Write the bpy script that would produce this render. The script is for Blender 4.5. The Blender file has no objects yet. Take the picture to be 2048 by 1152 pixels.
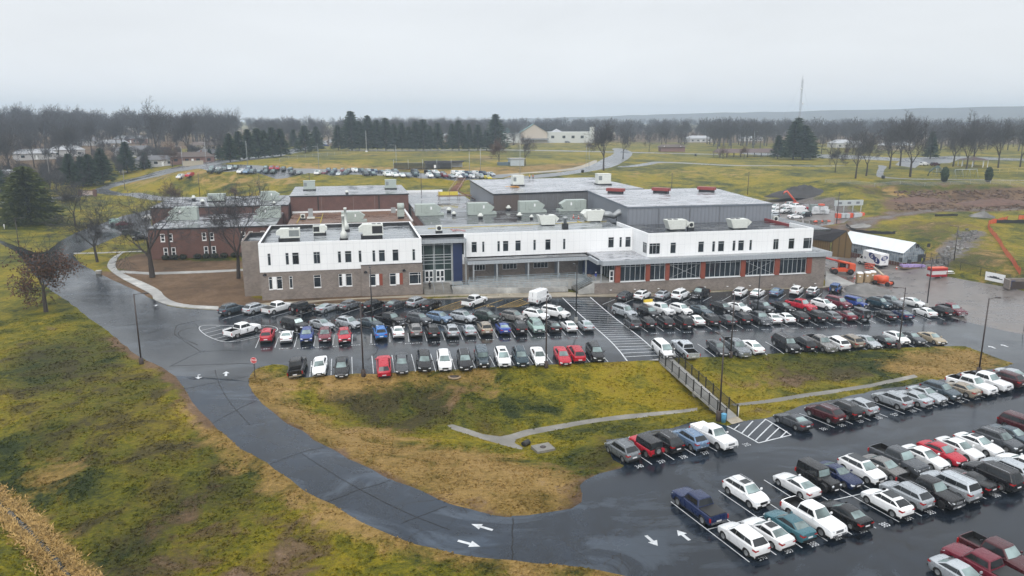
import bpy, bmesh, math, random
import numpy as np
from mathutils import Vector, Matrix, geometry
random.seed(7); RNG = np.random.default_rng(11)
S = bpy.context.scene
COL = S.collection
PI = math.pi
# ------------------------------------------------------------------ camera
F_PX, HY, CAM_H, YAW = 1520.0, 236.0, 33.0, math.radians(12.4)
TILT = math.atan((576 - HY) / F_PX)
FW = np.array([math.sin(YAW)*math.cos(TILT), math.cos(YAW)*math.cos(TILT), -math.sin(TILT)])
RT = np.array([math.cos(YAW), -math.sin(YAW), 0.0]); UP = np.cross(RT, FW)
cam = bpy.data.cameras.new("camera"); cam_o = bpy.data.objects.new("camera", cam); COL.objects.link(cam_o)
cam.sensor_width = 36; cam.lens = F_PX/2048*36; cam.clip_start = 0.5; cam.clip_end = 9000
M = Matrix(((RT[0], UP[0], -FW[0], 0), (RT[1], UP[1], -FW[1], 0), (RT[2], UP[2], -FW[2], CAM_H), (0, 0, 0, 1)))
cam_o.matrix_world = M
S.camera = cam_o
def ray(px, py): return FW*F_PX + RT*(px-1024) - UP*(py-576)
def atz(px, py, z=0.0):                       # survey point on a level
    d = ray(px, py); k = (z-CAM_H)/d[2]; return np.array([d[0]*k, d[1]*k, z])
def aty(px, py, Y):                           # survey point on a facade plane
    d = ray(px, py); k = Y/d[1]; return np.array([d[0]*k, Y, CAM_H+d[2]*k])
# ------------------------------------------------------------------ ground heights (surveyed points, interpolated)
def up_z(X): return -0.018*max(0.0, X-5)
def lo_z(X): return min(-1.0, -2.2+0.022*(X-30))
CP = []
def cp(z, *pts):
    for p in pts: CP.append(tuple(atz(p[0], p[1], z)))
def cpu(*pts):                                # on the upper lot plane
    for p in pts:
        z = 0
        for _ in range(4): q = atz(p[0], p[1], z); z = up_z(q[0])
        CP.append((q[0], q[1], z))
def cpl(*pts):
    for p in pts:
        z = -2
        for _ in range(4): q = atz(p[0], p[1], z); z = lo_z(q[0])
        CP.append((q[0], q[1], z))
cpu((283,720),(340,640),(437,622),(437,680),(400,735),(509,735),(583,752),(673,750),(800,744),(956,736),(1087,730),(1180,726),(1300,720),
    (1414,714),(1560,706),(1725,700),(1860,693),(1300,640),(1560,640),(700,640),(900,640),(1100,640),(1300,600),(1500,600),(1700,600),(521,602),(700,600),(845,584),(1000,600),(1172,583),(1425,575),(1650,570),
    (1800,660),(1950,650),(1700,540),(1850,560),(2040,600),(1650,520),(1680,515),(1866,525),(2048,660),(1930,690))
cp(0,(150,530),(200,600),(250,690),(120,485),(180,460),(260,460),(310,518),(240,560),(490,512),(420,560),(60,500),(0,485),(310,565),(90,620),(30,560))
cp(-.1,(350,752)); cp(-.4,(390,812),(498,763)); cp(-.8,(470,890),(545,825)); cp(-1.3,(592,971),(687,911)); cp(-1.8,(737,1050),(834,976)); cp(-2.1,(862,1095),(974,1029))
cpl((1024,1120),(1024,1034),(1250,1152),(1140,1016),(1170,960),(1243,937),(1214,882),(1258,874),(1346,857),(1432,845),(1481,842),(1553,831),(1648,801),(1746,782),(1849,764),(1953,741),
    (1400,1000),(1700,950),(2000,900),(1600,1130),(2000,1100),(1900,850),(1300,1100),(2047,1150))
cp(-.9,(2019,728),(2045,700),(2047,750))
# swale between the lots
cp(-3.6,(1040,888),(1085,902)); cp(-3.3,(905,852),(985,875)); cp(-3.2,(1030,870),(1150,845)); cp(-3.1,(1280,832),(1380,822)); cp(-2.8,(1500,800)); cp(-2.3,(1650,778)); cp(-1.9,(1810,755))
cp(-2.4,(760,800),(640,800)); cp(-1.3,(560,760)); cp(-2.6,(700,850),(820,900)); cp(-2.3,(950,960),(1060,975)); cp(-2.9,(1180,900),(1300,850)); cp(-2.7,(960,900))
cp(-1.2,(900,760),(1200,740)); cp(-2.3,(1000,800),(1250,780)); cp(-1.8,(1500,735),(1700,725)); cp(-2.4,(1600,760))
# west lawn and ditch
cp(-.3,(200,760),(100,700)); cp(-.8,(150,850),(0,740),(300,850)); cp(-1.6,(200,960),(0,880),(420,950)); cp(-2.6,(350,1080),(150,1040)); cp(-3.3,(20,1000),(110,1152),(0,980)); cp(-2.2,(0,1120)); cp(-2.6,(600,1110)); cp(-2.6,(850,1150))
for p in ((-60,30,-3.5),(-30,20,-3.5),(0,15,-3.2),(30,10,-3.0),(70,20,-1.8),(110,40,-1.2),(-90,70,-2.0),(-110,120,-.5),(140,90,-.8),(160,140,0.),(-140,170,.5),(130,120,-.6)): CP.append(p)
# north: entrance road, bank, back lot, fields
cp(2.0,(60,440),(0,430),(150,420)); cp(3.2,(190,392)); cp(5,(150,383),(110,395)); cp(4.2,(260,385)); cp(4.6,(340,388)); cp(6.3,(250,358),(0,380)); cp(5.0,(430,391),(590,376),(870,388)); cp(9.5,(330,343)); cp(12.4,(360,343)); cp(12.9,(430,334)); cp(13,(500,338)); cp(12.4,(620,343)); cp(11.6,(800,349)); cp(10.9,(960,355)); cp(9.0,(520,355),(700,362),(860,368))
cp(13.2,(430,325),(520,327)); cp(13.0,(560,310),(700,326)); cp(12.0,(900,338),(1040,345)); cp(11.2,(1050,352)); cp(10.8,(1150,340)); cp(11.2,(1240,318)); cp(12,(1240,300))
cp(12.3,(650,285),(820,299),(1000,298),(740,310),(900,310),(1100,310)); cp(12,(1100,285)); cp(11.2,(1300,328),(1400,328),(1550,332)); cp(9,(1350,350),(1240,355)); cp(7.0,(1300,365),(1480,368)); cp(5,(1350,385),(1500,388)); cp(3.2,(1560,400)); cp(10.8,(1420,312),(1640,320),(1550,318))
cp(2.6,(1600,420),(1680,430)); cp(1.8,(1640,445),(1580,440)); cp(2.6,(1730,442)); cp(9.5,(1640,362)); cp(9.3,(1700,368),(1800,369),(1920,370),(2040,373)); cp(7.0,(1690,390)); cp(6.5,(1760,385)); cp(5.4,(1800,400),(1900,395)); cp(5.5,(2040,395)); cp(4.6,(1850,420),(2040,425)); cp(3.9,(1760,425)); cp(4.2,(1960,435)); cp(3.2,(1800,445)); cp(4.0,(1930,445)); cp(1.2,(1690,462),(1750,465)); cp(1.5,(1800,480)); cp(2.0,(1880,490)); cp(.3,(1880,520)); cp(3.0,(1985,460)); cp(2.4,(2030,480)); cp(.5,(2010,545)); cp(0,(1960,545)); cp(1.5,(1960,510)); cp(2.2,(2040,520))
cp(9.8,(1740,352),(1860,352),(1990,355)); cp(10.3,(1760,335),(1900,340),(2040,345)); cp(11,(1800,325),(1960,325)); cp(12,(1800,300),(1500,300),(2040,300))
for p in ((-300,400,14.),(-220,420,13.),(-160,320,7.),(-170,250,3.),(-400,700,20.),(-150,600,15.),(-100,470,13.5),(-220,800,20.),(0,800,13.),(200,800,12.),(400,700,12.),(600,700,12.),(300,420,11.),(330,250,6.),(240,160,2.),
          (-600,1200,20.),(-200,1300,14.),(300,1300,12.),(800,1300,12.),(-1500,3000,16.),(0,3000,13.),(1500,3000,13.),(1500,800,12.),(-1500,800,20.),(-800,100,3.),(900,100,4.),(-1000,-300,-3.),(1000,-300,-2.),(0,-200,-4.)): CP.append(p)
CPA = np.array(CP)
def _phi(a, b): return np.sqrt((a[:, None, 0]-b[None, :, 0])**2+(a[:, None, 1]-b[None, :, 1])**2+9.0)
_n = len(CPA); _A = np.zeros((_n+3, _n+3)); _A[:_n, :_n] = _phi(CPA, CPA) - 1.2*np.eye(_n)
_A[:_n, _n] = 1; _A[:_n, _n+1] = CPA[:, 0]; _A[:_n, _n+2] = CPA[:, 1]; _A[_n:, :_n] = _A[:_n, _n:].T
_W = np.linalg.solve(_A, np.concatenate([CPA[:, 2], np.zeros(3)]))
def Zs(P):
    P = np.asarray(P, float); P = P.reshape(-1, P.shape[-1]); out = np.empty(len(P))
    for i in range(0, len(P), 4000):
        Q = P[i:i+4000]; out[i:i+4000] = _phi(Q, CPA) @ _W[:_n] + _W[_n] + Q[:, 0]*_W[_n+1] + Q[:, 1]*_W[_n+2]
    return out
def Z(x, y): return float(Zs(np.array([[x, y]]))[0])
def atg(px, py, h=0.0):                       # survey point h above the ground
    d = ray(px, py); d = d/np.linalg.norm(d)
    ts = np.concatenate([np.arange(20, 160, 2), np.arange(160, 500, 6), np.arange(500, 3000, 30)])
    P = d[None, :]*ts[:, None]; f = P[:, 2]+CAM_H-h-Zs(P[:, :2])
    k = np.where(f < 0)[0]
    if not len(k): return np.array([d[0]*3000, d[1]*3000, 12.])
    a, b = ts[k[0]-1], ts[k[0]]
    for _ in range(14):
        m = (a+b)/2; p = d*m
        if p[2]+CAM_H-h-Z(p[0], p[1]) < 0: b = m
        else: a = m
    p = d*b; return np.array([p[0], p[1], Z(p[0], p[1])])
# ------------------------------------------------------------------ objects
def link(name, me, parent=None, mats=()):
    o = bpy.data.objects.new(name, me); COL.objects.link(o)
    if parent is not None: o.parent = parent
    if me is not None:
        for m in mats: me.materials.append(m)
    return o
def tag(o, label=None, cat=None, group=None, kind=None):
    if label: o['label'] = label
    if cat: o['category'] = cat
    if group: o['group'] = group
    if kind: o['kind'] = kind
    return o
def thing(name, label, cat, loc=(0, 0, 0), rz=0.0, group=None):
    o = bpy.data.objects.new(name, None); COL.objects.link(o); o.empty_display_size = .3
    o.location = [float(v) for v in loc]; o.rotation_euler = (0, 0, rz)
    return tag(o, label, cat, group)
def copy_tree(o, parent=None, loc=None, rz=None):
    c = o.copy(); COL.objects.link(c); c.parent = parent
    if loc is not None: c.location = [float(v) for v in loc]
    if rz is not None: c.rotation_euler = (0, 0, rz)
    for ch in o.children: copy_tree(ch, c)
    return c
class MB:
    def __init__(s): s.v = []; s.f = []; s.m = []; s.sm = []
    def add(s, vs, fs, mi=0, smooth=False):
        b = len(s.v); s.v += [tuple(map(float, v)) for v in vs]
        for f in fs: s.f.append([b+i for i in f]); s.m.append(mi); s.sm.append(smooth)
        return s
    def box(s, x0, x1, y0, y1, z0, z1, mi=0):
        return s.add([(x0,y0,z0),(x1,y0,z0),(x1,y1,z0),(x0,y1,z0),(x0,y0,z1),(x1,y0,z1),(x1,y1,z1),(x0,y1,z1)],
                     [(3,2,1,0),(4,5,6,7),(0,1,5,4),(1,2,6,5),(2,3,7,6),(3,0,4,7)], mi)
    def obox(s, c, sx, sy, sz, rz=0.0, ry=0.0, mi=0):
        R = Matrix.Rotation(rz, 3, 'Z') @ Matrix.Rotation(ry, 3, 'Y'); c = Vector([float(q) for q in c]); vs = []
        for dz in (-1, 1):
            for dx, dy in ((-1,-1),(1,-1),(1,1),(-1,1)): vs.append(c + R @ Vector((dx*sx/2, dy*sy/2, dz*sz/2)))
        return s.add(vs, [(3,2,1,0),(4,5,6,7),(0,1,5,4),(1,2,6,5),(2,3,7,6),(3,0,4,7)], mi)
    def prism(s, poly, z0, z1, mi=0, top=None):
        n = len(poly); zt = z1 if hasattr(z1, '__len__') else [z1]*n; zb = z0 if hasattr(z0, '__len__') else [z0]*n
        vs = [(p[0], p[1], zb[i]) for i, p in enumerate(poly)] + [(p[0], p[1], zt[i]) for i, p in enumerate(poly)]
        s.add(vs, [tuple(range(n))[::-1]] + [(i, (i+1) % n, n+(i+1) % n, n+i) for i in range(n)], mi)
        b = len(s.v)-2*n; s.f.append([b+n+i for i in range(n)]); s.m.append(mi if top is None else top); s.sm.append(False); return s
    def tube(s, pts, rad, n=6, mi=0, cap=True, smooth=True):
        pts = [Vector([float(q) for q in p]) for p in pts]; r = rad if hasattr(rad, '__len__') else [rad]*len(pts); b0 = []; vs = []; fs = []
        for i, p in enumerate(pts):
            t = (pts[min(i+1, len(pts)-1)]-pts[max(i-1, 0)]); t = t.normalized() if t.length > 1e-9 else Vector((0, 0, 1))
            a = Vector((0, 0, 1)) if abs(t.z) < .9 else Vector((1, 0, 0)); u = t.cross(a).normalized(); w = t.cross(u)
            for k in range(n):
                g = 2*PI*k/n; vs.append(p + (u*math.cos(g)+w*math.sin(g))*r[i])
        for i in range(len(pts)-1):
            for k in range(n): fs.append((i*n+k, i*n+(k+1) % n, (i+1)*n+(k+1) % n, (i+1)*n+k))
        if cap: fs.append(tuple(range(n))); fs.append(tuple((len(pts)-1)*n+k for k in range(n))[::-1])
        return s.add(vs, fs, mi, smooth)
    def lathe(s, prof, c=(0, 0, 0), n=14, axis='Z', mi=0, smooth=True, cap=True):
        vs = []; fs = []; L = len(prof)
        for r, h in prof:
            for k in range(n):
                g = 2*PI*k/n; a, b = r*math.cos(g), r*math.sin(g)
                vs.append({'Z': (c[0]+a, c[1]+b, c[2]+h), 'Y': (c[0]+a, c[1]+h, c[2]+b), 'X': (c[0]+h, c[1]+a, c[2]+b)}[axis])
        for i in range(L-1):
            for k in range(n): fs.append((i*n+k, i*n+(k+1) % n, (i+1)*n+(k+1) % n, (i+1)*n+k))
        if cap and prof[0][0] > 1e-6: fs.append(tuple(range(n))[::-1])
        if cap and prof[-1][0] > 1e-6: fs.append(tuple((L-1)*n+k for k in range(n)))
        return s.add(vs, fs, mi, smooth)
    def mesh(s, name):
        me = bpy.data.meshes.new(name); me.from_pydata(s.v, [], s.f)
        if any(s.m): me.polygons.foreach_set('material_index', s.m)
        if any(s.sm): me.polygons.foreach_set('use_smooth', s.sm)
        me.update(); return me
    def build(s, name, mats, parent=None, fix=True):
        me = s.mesh(name)
        if fix and len(s.f) < 20000:
            bm = bmesh.new(); bm.from_mesh(me); bmesh.ops.recalc_face_normals(bm, faces=bm.faces); bm.to_mesh(me); bm.free()
        return link(name, me, parent, mats if isinstance(mats, (list, tuple)) else [mats])
def text_mesh(txt, size, bold=0.0):
    cu = bpy.data.curves.new('lettering', 'FONT'); cu.body = txt; cu.size = size; cu.align_x = 'CENTER'; cu.align_y = 'CENTER'; cu.offset = bold; cu.resolution_u = 3
    o = bpy.data.objects.new('lettering', cu); COL.objects.link(o)
    me = bpy.data.meshes.new_from_object(o.evaluated_get(bpy.context.evaluated_depsgraph_get()))
    bpy.data.objects.remove(o); return me
# ------------------------------------------------------------------ materials
def nt_new(name):
    m = bpy.data.materials.new(name); m.use_nodes = True; nt = m.node_tree; b = nt.nodes['Principled BSDF']
    return m, nt, b
def pos(nt): return nt.nodes.new('ShaderNodeNewGeometry').outputs['Position']
def noise(nt, vec, scale, detail=4, rough=.55, dist=0.):
    n = nt.nodes.new('ShaderNodeTexNoise'); n.inputs['Scale'].default_value = scale; n.inputs['Detail'].default_value = detail; n.inputs['Roughness'].default_value = rough; n.inputs['Distortion'].default_value = dist
    if vec is not None: nt.links.new(vec, n.inputs['Vector'])
    return n.outputs['Fac']
def ramp(nt, fac, stops, interp='LINEAR'):
    r = nt.nodes.new('ShaderNodeValToRGB'); cr = r.color_ramp; cr.interpolation = interp
    while len(cr.elements) < len(stops): cr.elements.new(.5)
    for e, (p, c) in zip(cr.elements, stops): e.position = p; e.color = (c[0], c[1], c[2], 1) if hasattr(c, '__len__') else (c, c, c, 1)
    nt.links.new(fac, r.inputs[0]); return r.outputs[0]
def mixc(nt, fac, a, b, mode='MIX'):
    n = nt.nodes.new('ShaderNodeMix'); n.data_type = 'RGBA'; n.blend_type = mode
    for s, v in ((0, fac), (6, a), (7, b)):
        if hasattr(v, 'is_linked'): nt.links.new(v, n.inputs[s])
        elif hasattr(v, '__len__'): n.inputs[s].default_value = (*v[:3], 1)
        elif s == 0: n.inputs[s].default_value = v
        else: n.inputs[s].default_value = (v, v, v, 1)
    return n.outputs[2]
def math_(nt, op, a, b=None, clamp=False):
    n = nt.nodes.new('ShaderNodeMath'); n.operation = op; n.use_clamp = clamp
    for i, v in enumerate((a, b)):
        if v is None: continue
        if hasattr(v, 'is_linked'): nt.links.new(v, n.inputs[i])
        else: n.inputs[i].default_value = v
    return n.outputs[0]
def mapping(nt, vec, scale=(1, 1, 1), rot=(0, 0, 0)):
    n = nt.nodes.new('ShaderNodeMapping'); nt.links.new(vec, n.inputs[0]); n.inputs['Scale'].default_value = scale; n.inputs['Rotation'].default_value = rot; return n.outputs[0]
def bump(nt, b, h, strength, dist):
    n = nt.nodes.new('ShaderNodeBump'); n.inputs['Strength'].default_value = strength; n.inputs['Distance'].default_value = dist
    nt.links.new(h, n.inputs['Height']); nt.links.new(n.outputs[0], b.inputs['Normal']); return n
_cache = {}
def plain(name, col, rough=.6, metal=0., spec=.5, vary=.12, scale=3., coat=0.):
    if name in _cache: return _cache[name]
    m, nt, b = nt_new(name)
    if vary > 0:
        f = noise(nt, nt.nodes.new('ShaderNodeTexCoord').outputs['Object'], scale, 5)
        c = ramp(nt, f, [(.3, [max(0, q*(1-vary)) for q in col]), (.7, [min(1, q*(1+vary)) for q in col])]); nt.links.new(c, b.inputs['Base Color'])
        nt.links.new(ramp(nt, f, [(.3, max(.02, rough-.06)), (.7, min(1, rough+.08))]), b.inputs['Roughness'])
    else: b.inputs['Base Color'].default_value = (*col, 1); b.inputs['Roughness'].default_value = rough
    b.inputs['Metallic'].default_value = metal; b.inputs['Specular IOR Level'].default_value = spec; b.inputs['Coat Weight'].default_value = coat; b.inputs['Coat Roughness'].default_value = .05
    _cache[name] = m; return m
def asphalt(name, base, wet, crack=True, tint=(1, 1, 1.06), seed=0, spec=.3, age=None, worn=0.):
    m, nt, b = nt_new(name); p = pos(nt)
    big = noise(nt, mapping(nt, p, (1, 1, 1), (0, 0, seed)), .045, 5, .6, .6); mid = noise(nt, p, .35, 6, .65, .3); fine = noise(nt, p, 9, 4, .7)
    v = math_(nt, 'ADD', math_(nt, 'MULTIPLY', big, .55), math_(nt, 'MULTIPLY', mid, .45))
    c = ramp(nt, v, [(.34, [base*.5*t for t in tint]), (.48, [base*.9*t for t in tint]), (.56, [base*1.25*t for t in tint]), (.68, [base*2.1*t for t in tint])])
    c = mixc(nt, .5, c, ramp(nt, fine, [(.3, .45), (.75, 1.25)]), 'MULTIPLY')
    if crack:
        for sc, w, wob in ((.055, .004, 9.), (.16, .006, 3.)):
            vo = nt.nodes.new('ShaderNodeTexVoronoi'); vo.feature = 'DISTANCE_TO_EDGE'; vo.inputs['Scale'].default_value = sc
            nz = nt.nodes.new('ShaderNodeTexNoise'); nz.inputs['Scale'].default_value = .25; nz.inputs['Detail'].default_value = 5; nt.links.new(p, nz.inputs['Vector'])
            va = nt.nodes.new('ShaderNodeVectorMath'); va.operation = 'SCALE'; nt.links.new(nz.outputs['Color'], va.inputs[0]); va.inputs['Scale'].default_value = wob
            vb = nt.nodes.new('ShaderNodeVectorMath'); nt.links.new(va.outputs[0], vb.inputs[0]); nt.links.new(p, vb.inputs[1]); nt.links.new(vb.outputs[0], vo.inputs['Vector'])
            c = mixc(nt, math_(nt, 'MULTIPLY', ramp(nt, vo.outputs['Distance'], [(0, 1.), (w, .9), (w*2.2, 0.)]), ramp(nt, noise(nt, p, .08, 2), [(.42, 0.), (.6, .85)])), c, (.006, .006, .007))
    if worn:
        wn = ramp(nt, noise(nt, mapping(nt, p, (.55, 1.1, 1), (0, 0, .25)), .11, 7, .68, 1.4), [(.51, 0.), (.6, 1.)]); c = mixc(nt, math_(nt, 'MULTIPLY', wn, worn), c, [.13*t**.6 for t in tint])
    if age:
        sxx = nt.nodes.new('ShaderNodeSeparateXYZ'); nt.links.new(p, sxx.inputs[0]); mr = nt.nodes.new('ShaderNodeMapRange'); mr.interpolation_type = 'SMOOTHSTEP'; nt.links.new(sxx.outputs[0], mr.inputs[0])
        for k_, v_ in zip((1, 2, 3, 4), age): mr.inputs[k_].default_value = v_
        c = mixc(nt, 1., c, mr.outputs[0], 'MULTIPLY'); agef = mr.outputs[0]
    nt.links.new(c, b.inputs['Base Color'])
    r = ramp(nt, math_(nt, 'ADD', math_(nt, 'MULTIPLY', big, .6), math_(nt, 'MULTIPLY', mid, .4)), [(.36, wet[0]*.6), (.5, (wet[0]+wet[1])/2), (.64, wet[1]*1.15)])
    nt.links.new(math_(nt, 'MULTIPLY', r, agef) if age else r, b.inputs['Roughness']); b.inputs['Specular IOR Level'].default_value = spec
    bump(nt, b, fine, .06, .006)
    return m
def brickmat(name, c1, c2, mortar, sc=1.0, axis=0, w=.42, h=.2, ms=.012, rough=.75):
    m, nt, b = nt_new(name); tc = nt.nodes.new('ShaderNodeNewGeometry').outputs['Position']
    sx = nt.nodes.new('ShaderNodeSeparateXYZ'); nt.links.new(tc, sx.inputs[0]); cb = nt.nodes.new('ShaderNodeCombineXYZ')
    nt.links.new(math_(nt, 'ADD', sx.outputs[0], sx.outputs[1]), cb.inputs[0]); nt.links.new(sx.outputs[2], cb.inputs[1])
    br = nt.nodes.new('ShaderNodeTexBrick'); nt.links.new(cb.outputs[0], br.inputs[0]); br.inputs['Scale'].default_value = sc
    br.inputs['Color1'].default_value = (*c1, 1); br.inputs['Color2'].default_value = (*c2, 1); br.inputs['Mortar'].default_value = (*mortar, 1); br.inputs['Mortar Size'].default_value = ms
    br.inputs['Brick Width'].default_value = w; br.inputs['Row Height'].default_value = h; br.inputs['Bias'].default_value = 0
    f = noise(nt, tc, .6, 5); c = mixc(nt, .55, br.outputs[0], ramp(nt, f, [(.3, .62), (.7, 1.15)]), 'MULTIPLY')
    f2 = noise(nt, tc, 14, 3); c = mixc(nt, .35, c, ramp(nt, f2, [(.3, .6), (.7, 1.3)]), 'MULTIPLY')
    nt.links.new(c, b.inputs['Base Color']); b.inputs['Roughness'].default_value = rough
    return m
def panelmat(name, col, line, px=1.25, pz=1.25, lw=.012, rough=.45, ax='X', metal=0., ribs=0):
    m, nt, b = nt_new(name); tc = nt.nodes.new('ShaderNodeNewGeometry').outputs['Position']
    sx = nt.nodes.new('ShaderNodeSeparateXYZ'); nt.links.new(tc, sx.inputs[0]); xy = math_(nt, 'ADD', sx.outputs[0], sx.outputs[1])
    def ln(v, p, w):
        fr = math_(nt, 'FRACT', math_(nt, 'DIVIDE', v, p)); return math_(nt, 'LESS_THAN', math_(nt, 'ABSOLUTE', math_(nt, 'SUBTRACT', fr, .5)), w/p)
    f = noise(nt, mapping(nt, tc, (.5, .5, .12)), 1.2, 5); c = ramp(nt, f, [(.3, [q*.965 for q in col]), (.7, [min(1, q*1.03) for q in col])])
    g = ln(xy, px, lw)
    if pz: g = math_(nt, 'MAXIMUM', g, ln(sx.outputs[2], pz, lw))
    c = mixc(nt, g, c, line)
    if ribs:
        w = math_(nt, 'SINE', math_(nt, 'MULTIPLY', xy, 2*PI/ribs)); c = mixc(nt, ramp(nt, w, [(.0, 0.), (1., .5)]), c, [q*.72 for q in col]); bump(nt, b, w, .5, .03)
    nt.links.new(c, b.inputs['Base Color']); b.inputs['Roughness'].default_value = rough; b.inputs['Metallic'].default_value = metal
    return m
def roofmat(name, dry, wet, sheen=.18):
    m, nt, b = nt_new(name); p = pos(nt)
    f = noise(nt, mapping(nt, p, (.5, 1.3, 1)), .45, 6, .62, .5); g = noise(nt, p, .12, 4, .6)
    v = math_(nt, 'ADD', math_(nt, 'MULTIPLY', f, .6), math_(nt, 'MULTIPLY', g, .4))
    c = ramp(nt, v, [(.4, wet), (.5, [(a+q)/2 for a, q in zip(wet, dry)]), (.58, dry)]); c = mixc(nt, .5, c, ramp(nt, noise(nt, p, 5, 4, .7), [(.3, .6), (.75, 1.2)]), 'MULTIPLY')
    nt.links.new(c, b.inputs['Base Color']); nt.links.new(ramp(nt, v, [(.42, sheen*.4), (.5, sheen), (.56, .55)]), b.inputs['Roughness'])
    return m
def glassmat(name, col=(.012, .016, .02), rough=.04):
    m, nt, b = nt_new(name); f = noise(nt, pos(nt), .35, 4, .6)
    nt.links.new(ramp(nt, f, [(.35, [q*.5 for q in col]), (.65, [q*2.2 for q in col])]), b.inputs['Base Color']); b.inputs['Roughness'].default_value = rough; b.inputs['Specular IOR Level'].default_value = .42
    return m
# grass sheet, its colour zones come from what grows there (attribute 'zone': R dry tan, G bare soil, B gravel, A unused)
def grassmat():
    m, nt, b = nt_new('grass_ground'); p = pos(nt)
    big = noise(nt, p, .035, 5, .6, .8); mid = noise(nt, p, .22, 6, .68, .6); fine = noise(nt, mapping(nt, p, (1, 1.5, 1), (0, 0, .5)), 1.5, 6, .78); vf = noise(nt, p, 7., 4, .8)
    v = math_(nt, 'ADD', math_(nt, 'ADD', math_(nt, 'MULTIPLY', big, .42), math_(nt, 'MULTIPLY', mid, .4)), math_(nt, 'MULTIPLY', fine, .18))
    green = ramp(nt, v, [(.34, (.008, .019, .002)), (.42, (.024, .036, .002)), (.49, (.125, .118, .003)), (.56, (.26, .20, .006)), (.68, (.19, .118, .022))])
    tan = ramp(nt, v, [(.34, (.055, .042, .005)), (.43, (.17, .112, .022)), (.53, (.31, .198, .062)), (.66, (.38, .25, .11))])
    moss = ramp(nt, v, [(.36, (.010, .013, .003)), (.47, (.032, .031, .007)), (.56, (.060, .048, .013)), (.66, (.11, .092, .012))])
    soil = ramp(nt, v, [(.36, (.058, .034, .019)), (.48, (.12, .072, .038)), (.56, (.175, .108, .060)), (.66, (.23, .155, .10))])
    grav = ramp(nt, math_(nt, 'ADD', math_(nt, 'MULTIPLY', v, .5), math_(nt, 'MULTIPLY', vf, .5)), [(.36, (.05, .045, .042)), (.5, (.135, .118, .11)), (.64, (.26, .23, .22))])
    at = nt.nodes.new('ShaderNodeAttribute'); at.attribute_name = 'zone'; sp = nt.nodes.new('ShaderNodeSeparateColor'); nt.links.new(at.outputs['Color'], sp.inputs[0])
    br = math_(nt, 'MULTIPLY', math_(nt, 'SUBTRACT', mid, .5), 1.9)
    def w(o): return ramp(nt, math_(nt, 'ADD', o, br), [(.3, 0.), (.7, 1.)])
    c = mixc(nt, ramp(nt, math_(nt, 'ADD', at.outputs['Alpha'], math_(nt, 'MULTIPLY', math_(nt, 'SUBTRACT', mid, .5), 2.6)), [(.25, 0.), (.7, 1.)]), green, moss); c = mixc(nt, w(sp.outputs[0]), c, tan); c = mixc(nt, w(sp.outputs[1]), c, soil); c = mixc(nt, w(sp.outputs[2]), c, grav)
    c = mixc(nt, .8, c, ramp(nt, math_(nt, 'ADD', math_(nt, 'MULTIPLY', fine, .5), math_(nt, 'MULTIPLY', vf, .5)), [(.3, .3), (.48, .85), (.56, 1.1), (.72, 1.7)]), 'MULTIPLY')
    nt.links.new(c, b.inputs['Base Color']); b.inputs['Roughness'].default_value = .8; b.inputs['Specular IOR Level'].default_value = .25
    bump(nt, b, math_(nt, 'ADD', fine, math_(nt, 'MULTIPLY', vf, .5)), .9, .28)
    return m
GRASS = grassmat()
ASPH = asphalt('worn_asphalt', .0135, (.07, .27), seed=0., tint=(.74, 1, 1.4), spec=.42, worn=.28)
ASPH2 = asphalt('dark_asphalt', .026, (.17, .42), seed=.6, tint=(.66, 1, 1.56), spec=.28, age=(8, 34, 1., .5), worn=.4)
DRIVE = ASPH2
OLDROAD = asphalt('old_road', .15, (.2, .5), crack=False, tint=(.95, .99, 1.05), seed=2.)
MUDYARD = asphalt('muddy_yard', .135, (.1, .5), crack=False, tint=(1.1, .97, .9), seed=2.6)
CONC = asphalt('concrete', .36, (.45, .75), crack=False, tint=(1, .99, .95), seed=.3)
CONC_D = asphalt('stained_concrete', .2, (.4, .7), crack=False, tint=(1.05, 1., .9), seed=.9)
PAVE = asphalt('paving', .3, (.3, .6), crack=False, tint=(1.12, .98, .76), seed=1.)
PAINT = plain('line_paint', (.50, .52, .54), .5, vary=.25, scale=2.)
YPAINT = plain('yellow_paint', (.45, .28, .04), .5, vary=.25, scale=2.)
RPAINT = plain('red_kerb_paint', (.35, .05, .05), .5)
WHITE = panelmat('white_panels', (.84, .85, .86), (.55, .57, .6), 1.22, 1.85, .012)
WTRIM = plain('white_trim', (.8, .81, .82), .5, vary=.06)
TANBRICK = brickmat('tan_brick', (.235, .195, .17), (.17, .14, .122), (.27, .245, .225), w=.4, h=.2, ms=.014)
REDBRICK = brickmat('red_brick', (.140, .056, .040), (.098, .040, .030), (.15, .10, .085), w=.25, h=.09, ms=.008)
ORANGE = plain('orange_panel', (.22, .05, .026), .5, vary=.12, scale=1.5)
NAVY = plain('navy_panel', (.008, .020, .075), .45, vary=.15, scale=1.)
MGREY = panelmat('light_metal_fascia', (.40, .43, .46), (.28, .3, .33), .62, 0, .02, .38, metal=.25)
GYMWALL = panelmat('ribbed_grey_metal', (.20, .215, .245), (.17, .18, .2), 7.4, 0, .05, .5, ribs=.9)
GYMWALL2 = panelmat('ribbed_dark_metal', (.125, .125, .13), (.2, .2, .2), 5.2, 0, .05, .55, ribs=.6)
BROWNPANEL = panelmat('ribbed_brown_metal', (.105, .08, .07), (.08, .06, .055), 3.2, 0, .04, .55, ribs=.5)
ROOFL = roofmat('wet_membrane_roof', (.34, .36, .37), (.09, .1, .115))
ROOFD = roofmat('dark_wet_roof', (.10, .105, .11), (.022, .024, .028), .12)
ROOFM = roofmat('mottled_wet_roof', (.36, .37, .39), (.05, .055, .065), .12)
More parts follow.
